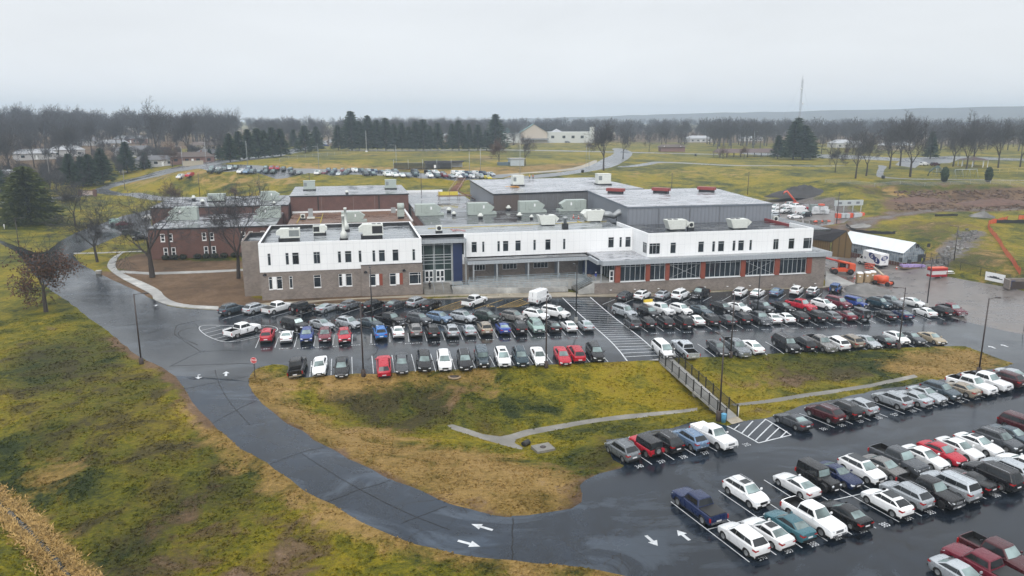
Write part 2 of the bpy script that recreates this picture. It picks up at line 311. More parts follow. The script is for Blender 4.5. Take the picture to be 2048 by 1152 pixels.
ROOFM2 = roofmat('mottled_shingle_roof', (.46, .47, .5), (.16, .165, .18), .25)
ROOFG = panelmat('standing_seam_roof', (.40, .43, .46), (.34, .37, .4), .6, 0, .03, .35, metal=.2)
ROOFB = roofmat('brown_ballast_roof', (.17, .085, .045), (.10, .05, .028), .4)
GLASS = glassmat('window_glass'); GLASSG = glassmat('entry_glass', (.02, .032, .03))
DARK = plain('dark_void', (.015, .015, .017), .6)
ALU = plain('aluminium_frame', (.55, .58, .6), .4, metal=.3, vary=.05)
RAIL = plain('blue_grey_railing', (.3, .37, .42), .45, metal=.2)
BLACKM = plain('black_metal', (.015, .015, .017), .45)
POLE = plain('brown_pole_paint', (.045, .032, .03), .5)
GALV = plain('galvanised_steel', (.36, .38, .39), .45, metal=.4)
HVAC = plain('pale_green_unit', (.36, .41, .38), .5, vary=.08)
HVACW = plain('off_white_unit', (.62, .64, .6), .5, vary=.08)
BARK = plain('bark', (.040, .031, .026), .9, vary=.4, scale=6)
TWIG = plain('twigs', (.056, .052, .054), .9, vary=.3, scale=.6)
TWIG2 = plain('reddish_twigs', (.105, .062, .048), .9, vary=.3, scale=.6)
RUBBER = plain('tyre_rubber', (.014, .014, .015), .7)
RIM = plain('alloy_rim', (.42, .43, .44), .35, metal=.6); RIMD = plain('black_rim', (.02, .02, .022), .4)
CGLASS = glassmat('car_glass', (.012, .014, .016), .05); LGLASS = glassmat('car_glass_pale', (.13, .17, .17), .06)
HEADL = plain('headlamp', (.62, .65, .68), .12, vary=0); TAILL = plain('tail_lamp', (.33, .012, .012), .18, vary=0); PLATE = plain('number_plate', (.68, .68, .7), .4, vary=0)
TRIM = plain('black_trim', (.013, .013, .014), .5, vary=0); CHROME = plain('chrome', (.55, .56, .58), .2, metal=.8, vary=0)
# ------------------------------------------------------------------ ground, lots, roads: one conforming sheet cut along the real edges
def G(pts): return [atg(x, y)[:2] for x, y in pts]
def dens(poly, step=1.5, amp=0.0, closed=True):
    out = []; n = len(poly)
    for i in range(n if closed else n-1):
        a, b = np.array(poly[i]), np.array(poly[(i+1) % n]); L = np.linalg.norm(b-a); k = max(1, int(L/step))
        for j in range(k):
            q = a+(b-a)*j/k
            if amp and L > .6:
                nrm = np.array([-(b-a)[1], (b-a)[0]])/max(L, 1e-6); q = q + nrm*amp*(math.sin(q[0]*1.7+q[1]*2.3)+math.sin(q[0]*.53-q[1]*.81)+RNG.normal()*.4)
            out.append(q)
    if not closed: out.append(np.array(poly[-1]))
    return out
def smooth_line(pts, n=2, closed=False):
    for _ in range(n):
        q = []; L = len(pts)
        rng = range(L) if closed else range(L-1)
        if not closed: q.append(np.array(pts[0]))
        for i in rng:
            a, b = np.array(pts[i]), np.array(pts[(i+1) % L]); q += [a*.75+b*.25, a*.25+b*.75]
        if not closed: q.append(np.array(pts[-1]))
        pts = q
    return pts
drive_out = G([(350,752),(370,780),(390,812),(425,847),(470,890),(512,916),(540,928),(592,971),(655,1004),(692,1026),(737,1050),(787,1071),(825,1086),(862,1095),(925,1110),(975,1116),(1024,1120)])
drive_in = G([(1024,1034),(974,1029),(924,1016),(887,1004),(834,976),(782,959),(732,934),(687,911),(637,884),(607,864),(590,855),(570,843),(545,825),(520,802),(507,788),(499,772),(498,763)])
road_w = G([(350,752),(320,732),(282,717),(250,692),(210,657),(175,635),(140,605),(107,585),(75,558),(52,530),(38,505),(-5,484),(-5,477),(42,495),(72,506),(92,504),(108,492),(120,482),(150,466),(176,455),(200,448)])
road_e = G([(252,466),(205,486),(172,500),(147,510),(160,527),(185,540),(225,560),(275,582),(302,597),(337,612),(375,617),(437,620)])
kerb_pts = [(437,620),(520,619),(600,613),(700,607),(800,601),(855,599),(905,598),(1000,596),(1100,594.5),(1172,593),(1230,594),(1260,598),(1350,590),(1450,583),(1560,577),(1620,573),(1672,573)]
kerb = G(kerb_pts)
east = G([(1690,585),(1760,600),(1820,607),(1870,628),(1960,650),(2060,672),(2120,690),(2120,735),(2045,727)])
south = G([(2027,727),(1980,711),(1960,703),(1929,692),(1860,693),(1792,696),(1725,700),(1635,704),(1560,706),(1492,710),(1414,714),(1326,717),(1300,720),(1258,722),(1180,726),(1087,730),(1034,732),(956,736),(897,740),(800,744),(751,747),(673,750),(613,754),(583,753),(580,745),(577,732),(566,729),(548,728),(525,733),(509,740),(500,751),(498,763)])
road_w = smooth_line(road_w, 2); drive_out = smooth_line(drive_out, 1); drive_in = smooth_line(drive_in, 1); low_edge_s = 1
upper = dens(list(road_w)[::-1], 2, .07, False) + dens(drive_in[::-1][:1]+south[::-1], 2, .07, False)[1:] + dens(east[::-1], 3, 0, False) + dens(kerb[::-1], 3, 0, False) + dens(road_e[::-1], 2, .05, False)
drive = dens(drive_out, 1.5, .07, False) + dens(drive_in, 1.5, .07, False)
low_edge = G([(1024,1034),(1092,1025),(1140,1016),(1162,1004),(1166,989),(1160,971),(1171,962),(1198,949),(1243,937),(1249,931),(1228,919),(1215,904),(1212,880),(1258,873),(1299,861),(1346,856),(1383,844),(1432,846),(1453,851),(1481,842),(1531,837),(1553,831),(1600,812),(1648,801),(1681,796),(1746,781),(1816,771),(1849,763),(1894,757),(1921,744),(1953,741),(1998,737),(2027,727)])
lower = dens(low_edge, 1.5, .09, False) + [np.array(q) for q in ((104,86),(150,80),(150,20),(60,8),(25,12))] + dens(G([(1300,1165),(1250,1150),(1200,1141),(1120,1130),(1024,1120)]), 1.5, .06, False)
yard = G([(1650,562),(1640,540),(1640,503),(1678,504),(1740,518),(1804,534),(1850,529),(1866,528),(1884,541),(1893,553),(1960,565),(2020,575),(2070,588),(2120,600),(2120,690),(2060,672),(1960,650),(1870,628),(1820,607),(1760,600),(1690,585),(1672,573)])
swale = [(895,851),(905,848),(965,868),(1000,873),(1020,869),(1050,860),(1150,843),(1250,829),(1330,822),(1395,815),(1395,822),(1330,829),(1250,838),(1150,852),(1060,869),(1032,878),(1030,886),(1046,895),(1044,899),(1020,894),(960,877),(903,858)]
swale = dens(G(swale), 1.5, .04)
swale2 = dens(G([(1462,808),(1560,795),(1640,783),(1740,768),(1790,757),(1828,749),(1836,754),(1800,762),(1740,775),(1640,790),(1560,803),(1470,812)]), 1.5, .04)
backlot = dens(G([(352,343),(372,333),(412,330),(470,329),(540,333),(620,337),(700,338),(760,343),(850,347),(960,350),(985,350),(1040,348),(1003,356),(960,357.5),(880,356),(800,353),(700,349),(600,346),(500,344.5),(420,344)]), 4)
road_n = dens(smooth_line(G([(-60,405),(60,402),(120,394),(180,381),(240,362),(300,346),(352,334),(420,322),(480,316),(540,307),(580,299),(620,291),(646,283),(663,277),(672,277),(664,285),(640,294),(600,304),(560,312),(500,321),(440,329),(400,334),(372,338),(330,350),(290,358),(250,368),(215,378),(228,383),(300,390),(340,393),(420,398),(300,402),(215,389),(190,386),(150,396),(110,403),(60,412),(-60,418)]), 1, True), 5)
school_e = dens(G([(176,455),(200,448),(252,430),(310,418),(330,425),(300,440),(310,470),(296,478),(280,478),(252,466)]), 3)
road_m = dens(smooth_line(G([(1003,356),(1060,352),(1110,346),(1160,338),(1190,328),(1207,317),(1225,310),(1230,303),(1222,297),(1240,296),(1262,302),(1266,309),(1250,322),(1232,333),(1190,341),(1120,352),(1070,357),(1020,360)]), 1, True), 5)
path_a = dens(smooth_line(G([(985,350),(1040,346),(1100,341),(1160,333),(1180,324),(1190,320),(1196,322),(1188,330),(1165,337),(1100,344.5),(1040,349),(995,353)]), 1, True), 5)
path_b = dens(smooth_line(G([(1232,333),(1270,330),(1295,325),(1310,323),(1350,324),(1420,328),(1500,331),(1600,331.5),(1690,331),(1690,332.3),(1600,333),(1500,332.8),(1420,330),(1350,326),(1318,326),(1305,329),(1280,333),(1240,335)]), 1, True), 5)
path_c = dens(smooth_line(G([(1755,330),(1768,331),(1775,333),(1768,340),(1766,350),(1772,354),(1810,357),(1880,358),(1970,359),(2060,360),(2060,361.5),(1970,360.3),(1880,359.6),(1810,358.5),(1765,356),(1752,353),(1754,342),(1758,335)]), 1, True), 4)
road_f = dens(G([(700,299.2),(1000,298.8),(1230,303),(1440,308),(1440,309.3),(1230,305),(1000,300.6),(700,301)]), 8)
park = dens(G([(1480,305),(1700,310),(1800,316),(1900,312),(2060,318),(2060,322),(1920,318),(1900,326),(1840,329),(1830,336),(1790,330),(1800,322),(1600,314),(1480,308)]), 5)
yard_n = dens(G([(1500,420),(1540,408),(1590,404),(1640,412),(1690,428),(1700,436),(1688,446),(1640,452),(1600,455),(1545,448)]), 3)
dirt = dens(smooth_line(G([(1712,443),(1760,433),(1800,424),(1845,417),(1900,412),(2060,408),(2060,424),(1985,430),(1940,432),(1890,428),(1850,425),(1800,432),(1760,440),(1720,448)]), 1, True), 3, .25)
REG = [('lower', lower), ('drive', drive), ('upper', upper), ('yard', yard), ('swale', swale), ('swale2', swale2), ('backlot', backlot), ('road_n', road_n), ('school_e', school_e), ('road_m', road_m), ('path_a', path_a), ('path_b', path_b), ('path_c', path_c), ('road_f', road_f), ('park', park), ('yard_n', yard_n)]
def pip(P, poly):
    P = np.asarray(P); poly = np.asarray(poly); x, y = P[:, 0], P[:, 1]; ins = np.zeros(len(P), bool); n = len(poly); j = n-1
    for i in range(n):
        xi, yi = poly[i]; xj, yj = poly[j]
        c = ((yi > y) != (yj > y)); ins ^= c & (x < (xj-xi)*(y-yi)/((yj-yi) if yj != yi else 1e-12)+xi); j = i
    return ins
grid = []
def add_grid(x0, x1, y0, y1, s, hole=None):
    X, Y = np.meshgrid(np.arange(x0, x1, s), np.arange(y0, y1, s)); P = np.stack([X.ravel(), Y.ravel()], 1) + RNG.uniform(-.3, .3, (X.size, 2))*s
    if hole: P = P[~((P[:, 0] > hole[0]) & (P[:, 0] < hole[1]) & (P[:, 1] > hole[2]) & (P[:, 1] < hole[3]))]
    # keep what can matter for this place: a wide wedge in front plus the surroundings at low density
    grid.append(P)
add_grid(-90, 110, 20, 160, 1.7); add_grid(-160, 240, -20, 320, 4.2, (-90, 110, 20, 160)); add_grid(-320, 420, -100, 640, 11, (-160, 240, -20, 320)); add_grid(-1100, 1300, -300, 1500, 50, (-320, 420, -100, 640)); add_grid(-3000, 3001, -600, 3400, 300, (-1100, 1300, -300, 1500))
grid = np.concatenate(grid)
cv = [Vector((p[0], p[1])) for p in grid]; cf = []
for nme, poly in REG:
    b = len(cv); cv += [Vector((float(p[0]), float(p[1]))) for p in poly]; cf.append(list(range(b, b+len(poly))))
ce = []
res = geometry.delaunay_2d_cdt(cv, ce, cf, 0, 1e-4, True)
V2 = np.array([(v.x, v.y) for v in res[0]]); TR = res[2]; ORIG = res[5]
ZV = Zs(V2)
cent = np.array([(V2[f[0]]+V2[f[1]]+V2[f[2]])/3 for f in TR])
owner = np.full(len(TR), -1)
for k in range(len(REG)-1, -1, -1):
    poly = np.asarray(REG[k][1]); bb = (cent[:, 0] >= poly[:, 0].min()) & (cent[:, 0] <= poly[:, 0].max()) & (cent[:, 1] >= poly[:, 1].min()) & (cent[:, 1] <= poly[:, 1].max())
    idx = np.where(bb)[0]; owner[idx[pip(cent[idx], poly)]] = k
def sheet(name, sel, mat):
    fs = [TR[i] for i in np.where(sel)[0]]; used = sorted({i for f in fs for i in f}); mp = {u: k for k, u in enumerate(used)}
    me = bpy.data.meshes.new(name); me.from_pydata([(V2[u][0], V2[u][1], ZV[u]) for u in used], [], [[mp[i] for i in f] for f in fs])
    me.polygons.foreach_set('use_smooth', [True]*len(fs)); me.update()
    return tag(link(name, me, None, [mat]), kind='structure'), np.array([V2[u] for u in used])
RN = {n: i for i, (n, _) in enumerate(REG)}
ground, gxy = sheet('ground', owner == -1, GRASS)
for nm, keys, mat in (('parking_lot', ['upper'], ASPH), ('parking_lot', ['lower'], ASPH2), ('driveway', ['drive'], DRIVE), ('gravel_yard', ['yard'], MUDYARD), ('drainage_channel', ['swale'], CONC_D), ('drainage_channel', ['swale2'], CONC_D),
                      ('parking_lot', ['backlot'], OLDROAD), ('road', ['road_n'], OLDROAD), ('parking_lot', ['school_e'], ASPH), ('road', ['road_m'], OLDROAD), ('path', ['path_a'], PAVE), ('path', ['path_b'], OLDROAD), ('path', ['path_c'], OLDROAD), ('road', ['road_f'], OLDROAD), ('road', ['park'], OLDROAD), ('gravel_yard', ['yard_n'], MUDYARD)):
    sheet(nm, np.isin(owner, [RN[k] for k in keys]), mat)
# what covers the soil where: dry tan verges, bare earth, gravel
zone = np.zeros((len(gxy), 4), np.float32)
def dseg(P, line):
    d = np.full(len(P), 1e9)
    for a, b in zip(line[:-1], line[1:]):
        a, b = np.array(a), np.array(b); ab = b-a; t = np.clip(((P-a) @ ab)/max(ab @ ab, 1e-9), 0, 1); d = np.minimum(d, np.linalg.norm(P-(a+t[:, None]*ab), axis=1))
    return d
def soft(d, r0, r1): return np.clip((r1-d)/(r1-r0), 0, 1)
def zline(ch, pts, r0, r1, amt=1.0): L = G(pts); zone[:, ch] = np.maximum(zone[:, ch], amt*soft(dseg(gxy, L), r0, r1))
def zpoly(ch, pts, amt=1.0, fall=3.0):
    L = G(pts); ins = pip(gxy, L); d = dseg(gxy, L+[L[0]]); zone[:, ch] = np.maximum(zone[:, ch], amt*np.where(ins, 1, soft(d, 0, fall)))
zline(0, [(390,812),(470,890),(592,971),(692,1026),(787,1071),(862,1095),(975,1116),(1120,1130),(1250,1152)], .8, 4, .8)
zline(0, [(500,770),(520,802),(570,843),(637,884),(732,934),(834,976),(924,1016),(1024,1034),(1140,1016)], 2.5, 7, .9)
zpoly(3, [(60,690),(150,700),(250,740),(380,860),(430,960),(540,1060),(560,1110),(480,1160),(260,1160),(190,1060),(330,1000),(230,930),(100,880),(40,790)], .5, 9); zpoly(3, [(180,660),(250,720),(330,790),(280,800),(200,740)], .5, 5); zpoly(3, [(690,775),(780,770),(880,790),(860,850),(760,860)], .6, 7); zpoly(3, [(990,850),(1020,870),(940,862),(900,840)], .5, 4); zpoly(3, [(1560,740),(1700,728),(1760,735),(1700,752),(1580,762)], .5, 5); zpoly(3, [(1080,930),(1200,890),(1230,925),(1150,965),(1100,1010)], .45, 4); zpoly(3, [(1880,470),(1950,480),(2000,530),(1900,530)], .55, 6); zpoly(3, [(1780,455),(1880,440),(1940,455),(1870,470)], .5, 6)
zpoly(0, [(640,880),(740,870),(860,905),(1000,920),(1100,960),(1090,1015),(940,1005),(800,950)], .8, 6)
zpoly(0, [(900,790),(1000,800),(1000,765),(880,765)], .35, 5); zpoly(0, [(1780,735),(1900,705),(1970,715),(1960,740),(1850,745)], .9, 5); zline(0, [(520,760),(600,765),(760,760),(960,748)], .8, 3.5, .7)
zline(0, [(10,1010),(60,1060),(120,1120),(170,1165)], .6, 1.9, 1.); zpoly(0, [(50,950),(110,940),(150,965),(90,975)], .6, 4); zpoly(1, [(380,1040),(520,1060),(560,1140),(420,1150)], .4, 8); zpoly(1, [(1450,760),(1540,752),(1600,760),(1520,775)], .35, 6); zpoly(1, [(905,770),(960,765),(950,800),(920,830)], .3, 5)
zpoly(1, [(225,522),(250,560),(300,592),(345,607),(440,615),(520,617),(640,608),(845,597),(845,584),(521,600),(490,594),(484,552),(484,520),(420,524),(330,522),(285,508)], 1., 1.5); zline(1, [(230,675),(282,719),(322,736),(352,755),(372,784),(392,816),(428,852)], .3, 1.8, .95); zline(1, [(500,800),(640,888),(740,940),(836,980),(1024,1037)], .2, 1.3, .7); zline(1, [(1140,1018),(1166,995),(1171,964),(1243,940)], .2, 1.8, .9); zline(1, [(200,545),(250,565),(300,592)], .8, 2.5, .9)
zpoly(1, [(1780,405),(1800,398),(1880,394),(1960,385),(2060,380),(2060,410),(1960,412),(1880,418),(1800,420)], 1., 6); zline(1, [(1712,446),(1760,437),(1800,428),(1850,421),(1900,419),(1960,420),(2060,416)], 2, 6, 1.); zline(2, [(1712,446),(1760,437),(1800,428),(1850,421),(1900,419),(1960,420),(2060,416)], 1, 4.5, .75)
zline(1, [(1690,366),(1780,368),(2060,372)], 1, 6, .45); zpoly(3, [(1690,369),(1800,372),(2060,376),(2060,402),(1900,396),(1800,398),(1740,388)], .5, 4); zpoly(1, [(1850,380),(2060,384),(2060,400),(1860,398)], .55, 5); zpoly(2, [(1530,414),(1545,400),(1590,392),(1622,385),(1640,402),(1690,425),(1640,412),(1560,408)], .8, 3); zline(2, [(1655,400),(1690,425),(1700,438)], 2, 6, .8)
zline(2, [(1870,535),(1895,510),(1920,485),(1945,465)], 2.2, 4.2, 1.); zline(0, [(1855,530),(1880,505),(1910,480)], 2, 6, .7); zpoly(1, [(1560,455),(1640,452),(1720,450),(1730,460),(1660,470),(1640,500),(1600,500)], .9, 3); zpoly(1, [(1690,448),(1740,442),(1740,455),(1690,462)], .6, 4); zpoly(2, [(1690,448),(1730,446),(1735,455),(1690,458)], .7, 3)
zline(0, [(1960,470),(2010,560)], 3, 8, .4); zpoly(0, [(1790,470),(1870,462),(1940,452),(1900,448),(1800,452),(1740,455)], .3, 5); zline(0, [(1783,378),(1800,392)], 1.5, 4, 1.)
zpoly(0, [(250,365),(330,347),(420,352),(600,356),(600,366),(420,365)], .5, 8); zpoly(0, [(940,350),(1000,352),(1180,335),(1170,325),(1000,336),(900,335)], .75, 10); zpoly(0, [(560,330),(900,345),(900,338),(620,328)], .6, 10); zpoly(0, [(920,312),(1000,310),(1010,325),(930,325)], .4, 6); zpoly(1, [(940,312),(1000,312),(1000,322),(950,322)], .4, 6)
zpoly(0, [(1240,350),(1300,345),(1400,355),(1540,350),(1540,338),(1400,338),(1300,340)], .3, 12); zpoly(0, [(700,305),(900,305),(900,312),(700,312)], .35, 10)
zpw = lambda L, amt: zone.__setitem__((slice(None), 1), np.maximum(zone[:, 1], amt*pip(gxy, np.array(L, float)))); zpw([(-420,320),(-165,322),(-128,350),(-112,400),(-120,500),(-75,540),(-75,640),(-120,760),(-420,760)], .75); zpw([(130,720),(330,600),(520,490),(700,620),(500,1000),(100,1000)], .7); zpw([(-60,580),(150,605),(150,760),(-60,760)], .7); zpw([(-1000,760),(1000,760),(1500,1500),(-1500,1500)], .6)
far = np.clip((gxy[:, 1]-420)/200, 0, 1)*.35; zone[:, 0] = np.maximum(zone[:, 0], far)
ca = ground.data.color_attributes.new('zone', 'FLOAT_COLOR', 'POINT'); ca.data.foreach_set('color', zone.ravel())
# ------------------------------------------------------------------ grass tufts standing on the nearer lawns, dry reeds along the ditch
gf_ = np.array([TR[i] for i in np.where(owner == -1)[0]]); gu = np.unique(gf_); gmap = np.full(len(V2), -1); gmap[gu] = np.arange(len(gu))
A_, B_, C3 = V2[gf_[:, 0]], V2[gf_[:, 1]], V2[gf_[:, 2]]; cen = (A_+B_+C3)/3; ar_ = .5*np.abs((B_-A_)[:, 0]*(C3-A_)[:, 1]-(B_-A_)[:, 1]*(C3-A_)[:, 0]); dist = np.hypot(cen[:, 0], cen[:, 1]); ang_ = np.arctan2(cen[:, 0], cen[:, 1])-YAW
wt_ = np.where((dist < 150) & (np.abs(ang_) < .85) & (cen[:, 1] > 15), ar_*np.clip(1.35-dist/150, .15, 1), 0); wt_ /= wt_.sum()
def tufts(name, label, P, Zb, zn, hmin, hmax, wd, seed, mt=None):
    r = np.random.default_rng(seed); n = len(P); k = 2; vs = np.zeros((n*k, 3, 3)); a = r.uniform(0, 2*PI, n*k); c = np.repeat(np.column_stack([P, Zb]), k, 0); h = r.uniform(hmin, hmax, n*k); w = r.uniform(.5, 1.3, n*k)*wd; off = r.normal(0, wd*.5, (n*k, 2)); lean = r.normal(0, 1.1, (n*k, 2))*h[:, None]
    c[:, :2] += off; d = np.stack([np.cos(a), np.sin(a)], 1)*w[:, None]; vs[:, 0, :2] = c[:, :2]-d; vs[:, 1, :2] = c[:, :2]+d; vs[:, 2, :2] = c[:, :2]+lean; vs[:, 0, 2] = vs[:, 1, 2] = c[:, 2]-.03; vs[:, 2, 2] = c[:, 2]+h
    m_ = n*k; me = bpy.data.meshes.new(name); me.vertices.add(m_*3); me.vertices.foreach_set('co', vs.ravel()); me.loops.add(m_*3); me.loops.foreach_set('vertex_index', np.arange(m_*3)); me.polygons.add(m_); me.polygons.foreach_set('loop_start', np.arange(0, m_*3, 3)); me.polygons.foreach_set('loop_total', np.full(m_, 3)); me.update(calc_edges=True); me.validate()
    at = me.color_attributes.new('zone', 'FLOAT_COLOR', 'POINT'); at.data.foreach_set('color', np.repeat(np.repeat(zn, k, 0), 3, 0).astype(np.float32).ravel()); return tag(link(name, me, None, [mt or GRASS]), label, 'grass', kind='stuff')
r = np.random.default_rng(21); ti = r.choice(len(gf_), 95000, p=wt_); u_, v_ = r.random(95000), r.random(95000); fl = u_+v_ > 1; u_[fl], v_[fl] = 1-u_[fl], 1-v_[fl]
Pt = A_[ti]+(B_-A_)[ti]*u_[:, None]+(C3-A_)[ti]*v_[:, None]; zt_ = ZV[gf_[ti, 0]]*(1-u_-v_)+ZV[gf_[ti, 1]]*u_+ZV[gf_[ti, 2]]*v_; zz = zone[gmap[gf_[ti, 0]]]
cl_ = np.sin(Pt[:, 0]*.9+np.sin(Pt[:, 1]*.7)*1.5)+np.sin(Pt[:, 1]*1.3+np.sin(Pt[:, 0]*.6)*1.7)+r.normal(0, .8, len(Pt)); kp = (cl_ > -.4) & (zz[:, 1] < .6)
tufts('grass', 'uneven tussocky winter grass on the near lawns', Pt[kp], zt_[kp], zz[kp], .03, .13, .17, 1)
dl = [np.array(q) for q in smooth_line([atg(x, y)[:2] for x, y in ((-30,985),(10,1015),(60,1066),(110,1118),(160,1175))], 2)]; Pd = []
for a, b in zip(dl[:-1], dl[1:]):
    n_ = np.array([-(b-a)[1], (b-a)[0]])/np.linalg.norm(b-a)
    for k in range(330): s = r.choice((-1, 1))*(.28+abs(r.normal(0, .55))); Pd.append(a+(b-a)*r.random()+n_*s)
Pd = np.array(Pd); tufts('dry_reeds', 'straw-coloured reeds lining the wet ditch', Pd, Zs(Pd)-.02, np.tile([1., 0, 0, 0], (len(Pd), 1)), .08, .3, .12, 2, plain('straw', (.36, .235, .085), .85, vary=.35, scale=1.5))
wv = []; wf = []
for i, q in enumerate(dl): d = dl[min(i+1, len(dl)-1)]-dl[max(i-1, 0)]; n_ = np.array([-d[1], d[0]])/np.linalg.norm(d); w_ = .22+.16*math.sin(i*2.3); wv += [(*(q+n_*w_), Z(*q)+.05), (*(q-n_*w_), Z(*q)+.05)]; (wf.append((2*i-2, 2*i, 2*i+1, 2*i-1)) if i else None)
tag(MB().add(wv, wf).build('water', plain('ditch_water', (.012, .014, .014), .08), None, False), kind='structure')
# ------------------------------------------------------------------ painted markings, laid on the real surface
from mathutils.bvhtree import BVHTree
BV = BVHTree.FromPolygons([(V2[i][0], V2[i][1], ZV[i]) for i in range(len(V2))], [tuple(f) for f in TR])
def zs(x, y):
    h = BV.ray_cast(Vector((float(x), float(y), 200)), Vector((0, 0, -1))); return h[0].z if h[0] is not None else Z(x, y)
def strip(m, a, b, w=.11, mi=0, lift=.013):
    a = np.array(a[:2], float); b = np.array(b[:2], float); L = np.linalg.norm(b-a)
    if L < .05: return
    d = (b-a)/L; n_ = np.array([-d[1], d[0]])*w/2; k = max(1, int(L/.7)); vs = []
    for i in range(k+1):
        p = a+(b-a)*i/k
        for s_ in (1, -1): q = p+n_*s_; vs.append((q[0], q[1], zs(*q)+lift))
    m.add(vs, [(2*i+1, 2*i+3, 2*i+2, 2*i) for i in range(k)], mi)
WM, YM, RM = MB(), MB(), MB()
def P2(p): return atg(*p)[:2]
def ln(a, b, w=.11, m=None): strip(m or WM, P2(a), P2(b), w)
def stalls(f0, f1, n, h0, h1, L=5.5, w=.1):
    A, B = P2(f0), P2(f1)
    for i in range(n+1):
        t = i/n; p = A+(B-A)*t; h = h0+(h1-h0)*t; strip(WM, p, p+np.array([math.cos(h), math.sin(h)])*L, w)
def hd_(a, b): A, B = P2(a), P2(b); return math.atan2(B[1]-A[1], B[0]-A[0])
ha = hd_((445,639),(490,627)); stalls((445,639), (818,623.5), 8, ha, hd_((818,623.5),(841,615.5)), 5.2)
hb = hd_((600,667),(556,656)); stalls((600,667), (1118,645), 11, hb, hb, 5.4)
stalls((511,696), (818,684), 8, hd_((511,696),(522,669)), hd_((818,684),(815,659.6)), 5.5); stalls((854,682.5), (1165,669.8), 9, hd_((891,681),(882,658)), hd_((1165,669.8),(1146,649)), 5.5)
stalls((619.7,753.4), (789,744.6), 4, hd_((619.7,753.4),(622.7,725)), hd_((789,744.6),(785,717)), 5.5); stalls((831,743), (1216,723.5), 10, hd_((831,743),(824.5,715)), hd_((1216,723.5),(1190,698)), 5.5)
for a, b in (((1125,595.5),(1254,722)), ((1180,594),(1324,718))): ln(a, b, .2)
A0, A1, B0, B1_ = P2((1125,595.5)), P2((1254,722)), P2((1180,594)), P2((1324,718))
for k in range(1, 30): t = k/30; strip(WM, A0+(A1-A0)*t, B0+(B1_-B0)*t, .13)
stalls((1205,609), (1632.6,596), 11, hd_((1205,609),(1234,597)), hd_((1632.6,596),(1650.6,580.5)), 5.2)
stalls((1317,653), (1800,628), 16, hd_((1316,652),(1283,641)), hd_((1316,652),(1283,641)), 5.2)
stalls((1295.7,664), (1917,639), 21, hd_((1295.7,664),(1268,645)), hd_((1720,646),(1695,633)), 5.4); stalls((1360,716), (1860,693), 15, hd_((1360,716),(1333,695)), hd_((1860,693),(1832,680)), 5.4)
h1 = hd_((1304,929),(1280,913)); stalls((1304,929), (1475.5,894.7), 4, h1, h1, 5.3); stalls((1669.5,855.4), (2000,789), 10, h1, h1, 5.3)
h3 = hd_((1499,1124.6),(1338,1000.6)); stalls((1499,1124.6), (2013,987), 11, h3, h3, 10.9); ln((1415,1059), (1995,925), .12)
# lower crossing hatch
C_ = [(1454,852),(1517,886),(1582,870),(1530,838)]
for i in range(4): ln(C_[i], C_[(i+1) % 4], .17) if i != 3 else None
for a, b in (((1469,858),(1479,849)),((1484,866),(1506,842)),((1496,873),(1531,839)),((1511,881),(1545,847)),((1530,883),(1559,855)),((1560,876),(1574,862))): ln(a, b, .15)
# western island outline and hatch
isl = smooth_line([P2(p) for p in ((400,652),(397,658),(410,670),(430,679),(447,684),(475,683),(510,675),(540,668),(556,661),(554,655),(540,651),(500,651),(450,651),(415,650))], 2, True)
for i in range(len(isl)): strip(WM, isl[i], isl[(i+1) % len(isl)], .13)
for a, b in (((402,661),(440,652)),((408,667),(470,652)),((417,673),(500,652)),((428,678),(530,653)),((440,682),(548,656)),((456,684),(540,665))): ln(a, b, .11)
for a, b in (((868,619.6),(923,601)),((868,619.6),(905,620)),((905,620),(958,603)),((950,617.5),(1006,599.5)),((993,615.6),(1046,597)),((993,615.6),(1034,613.7)),((1034,613.7),(1062,605))): ln(a, b, .12, YM)
for k in range(1, 8): t = k/8; strip(YM, P2((868+55*t,619.6-18.6*t)), P2((905+50*t,620-17*t)), .13); strip(YM, P2((993+53*t,615.6-18.6*t)), P2((1034+27*t,613.7-8.5*t)), .13)
wc = P2((979,612.7))
for k in range(10): g0, g1 = PI*1.6*k/10+2.2, PI*1.6*(k+1)/10+2.2; strip(YM, wc+.5*np.array([math.cos(g0), math.sin(g0)]), wc+.5*np.array([math.cos(g1), math.sin(g1)]), .14)
strip(YM, wc+[-.05,.2], wc+[-.1,1.0], .14); strip(YM, wc+[-.05,.2], wc+[.6,.25], .14); strip(YM, wc+[.6,.25], wc+[.9,-.4], .14)
for a, b in (((1148,591),(1178,592)),): ln(a, b, .5, RM)
# direction arrows
def arrow(px, py, ang, Ls=1.9):
    c = P2((px, py)); d = np.array([math.cos(ang), math.sin(ang)]); n_ = np.array([-d[1], d[0]]); vs = []
    Ls *= .72
    for u, v in ((-Ls*.5,-.15),(Ls*.08,-.15),(Ls*.08,.15),(-Ls*.5,.15),(Ls*.08,-.46),(Ls*.55,0),(Ls*.08,.46)): q = c+d*u+n_*v; vs.append((q[0], q[1], zs(*q)+.013))
    WM.add(vs, [(0, 1, 2, 3), (4, 5, 6)])
hr = hd_((420,770),(424,740)); arrow(397.5,753.5,hr+PI,2.3); arrow(452,747.5,hr,2.3); hr2 = hd_((985,1060),(950,1050)); arrow(965,1054.5,hr2,2.7); arrow(937,1087,hr2+PI+.03,2.7); arrow(1303,1081,h3+PI,2.4); arrow(1367,1071,h3,2.4); hr3 = hd_((2000,700),(1975,691)); arrow(1984,694.5,hr3,2.4); arrow(2009,691.5,hr3,2.4); arrow(312,611,hr,1.6)
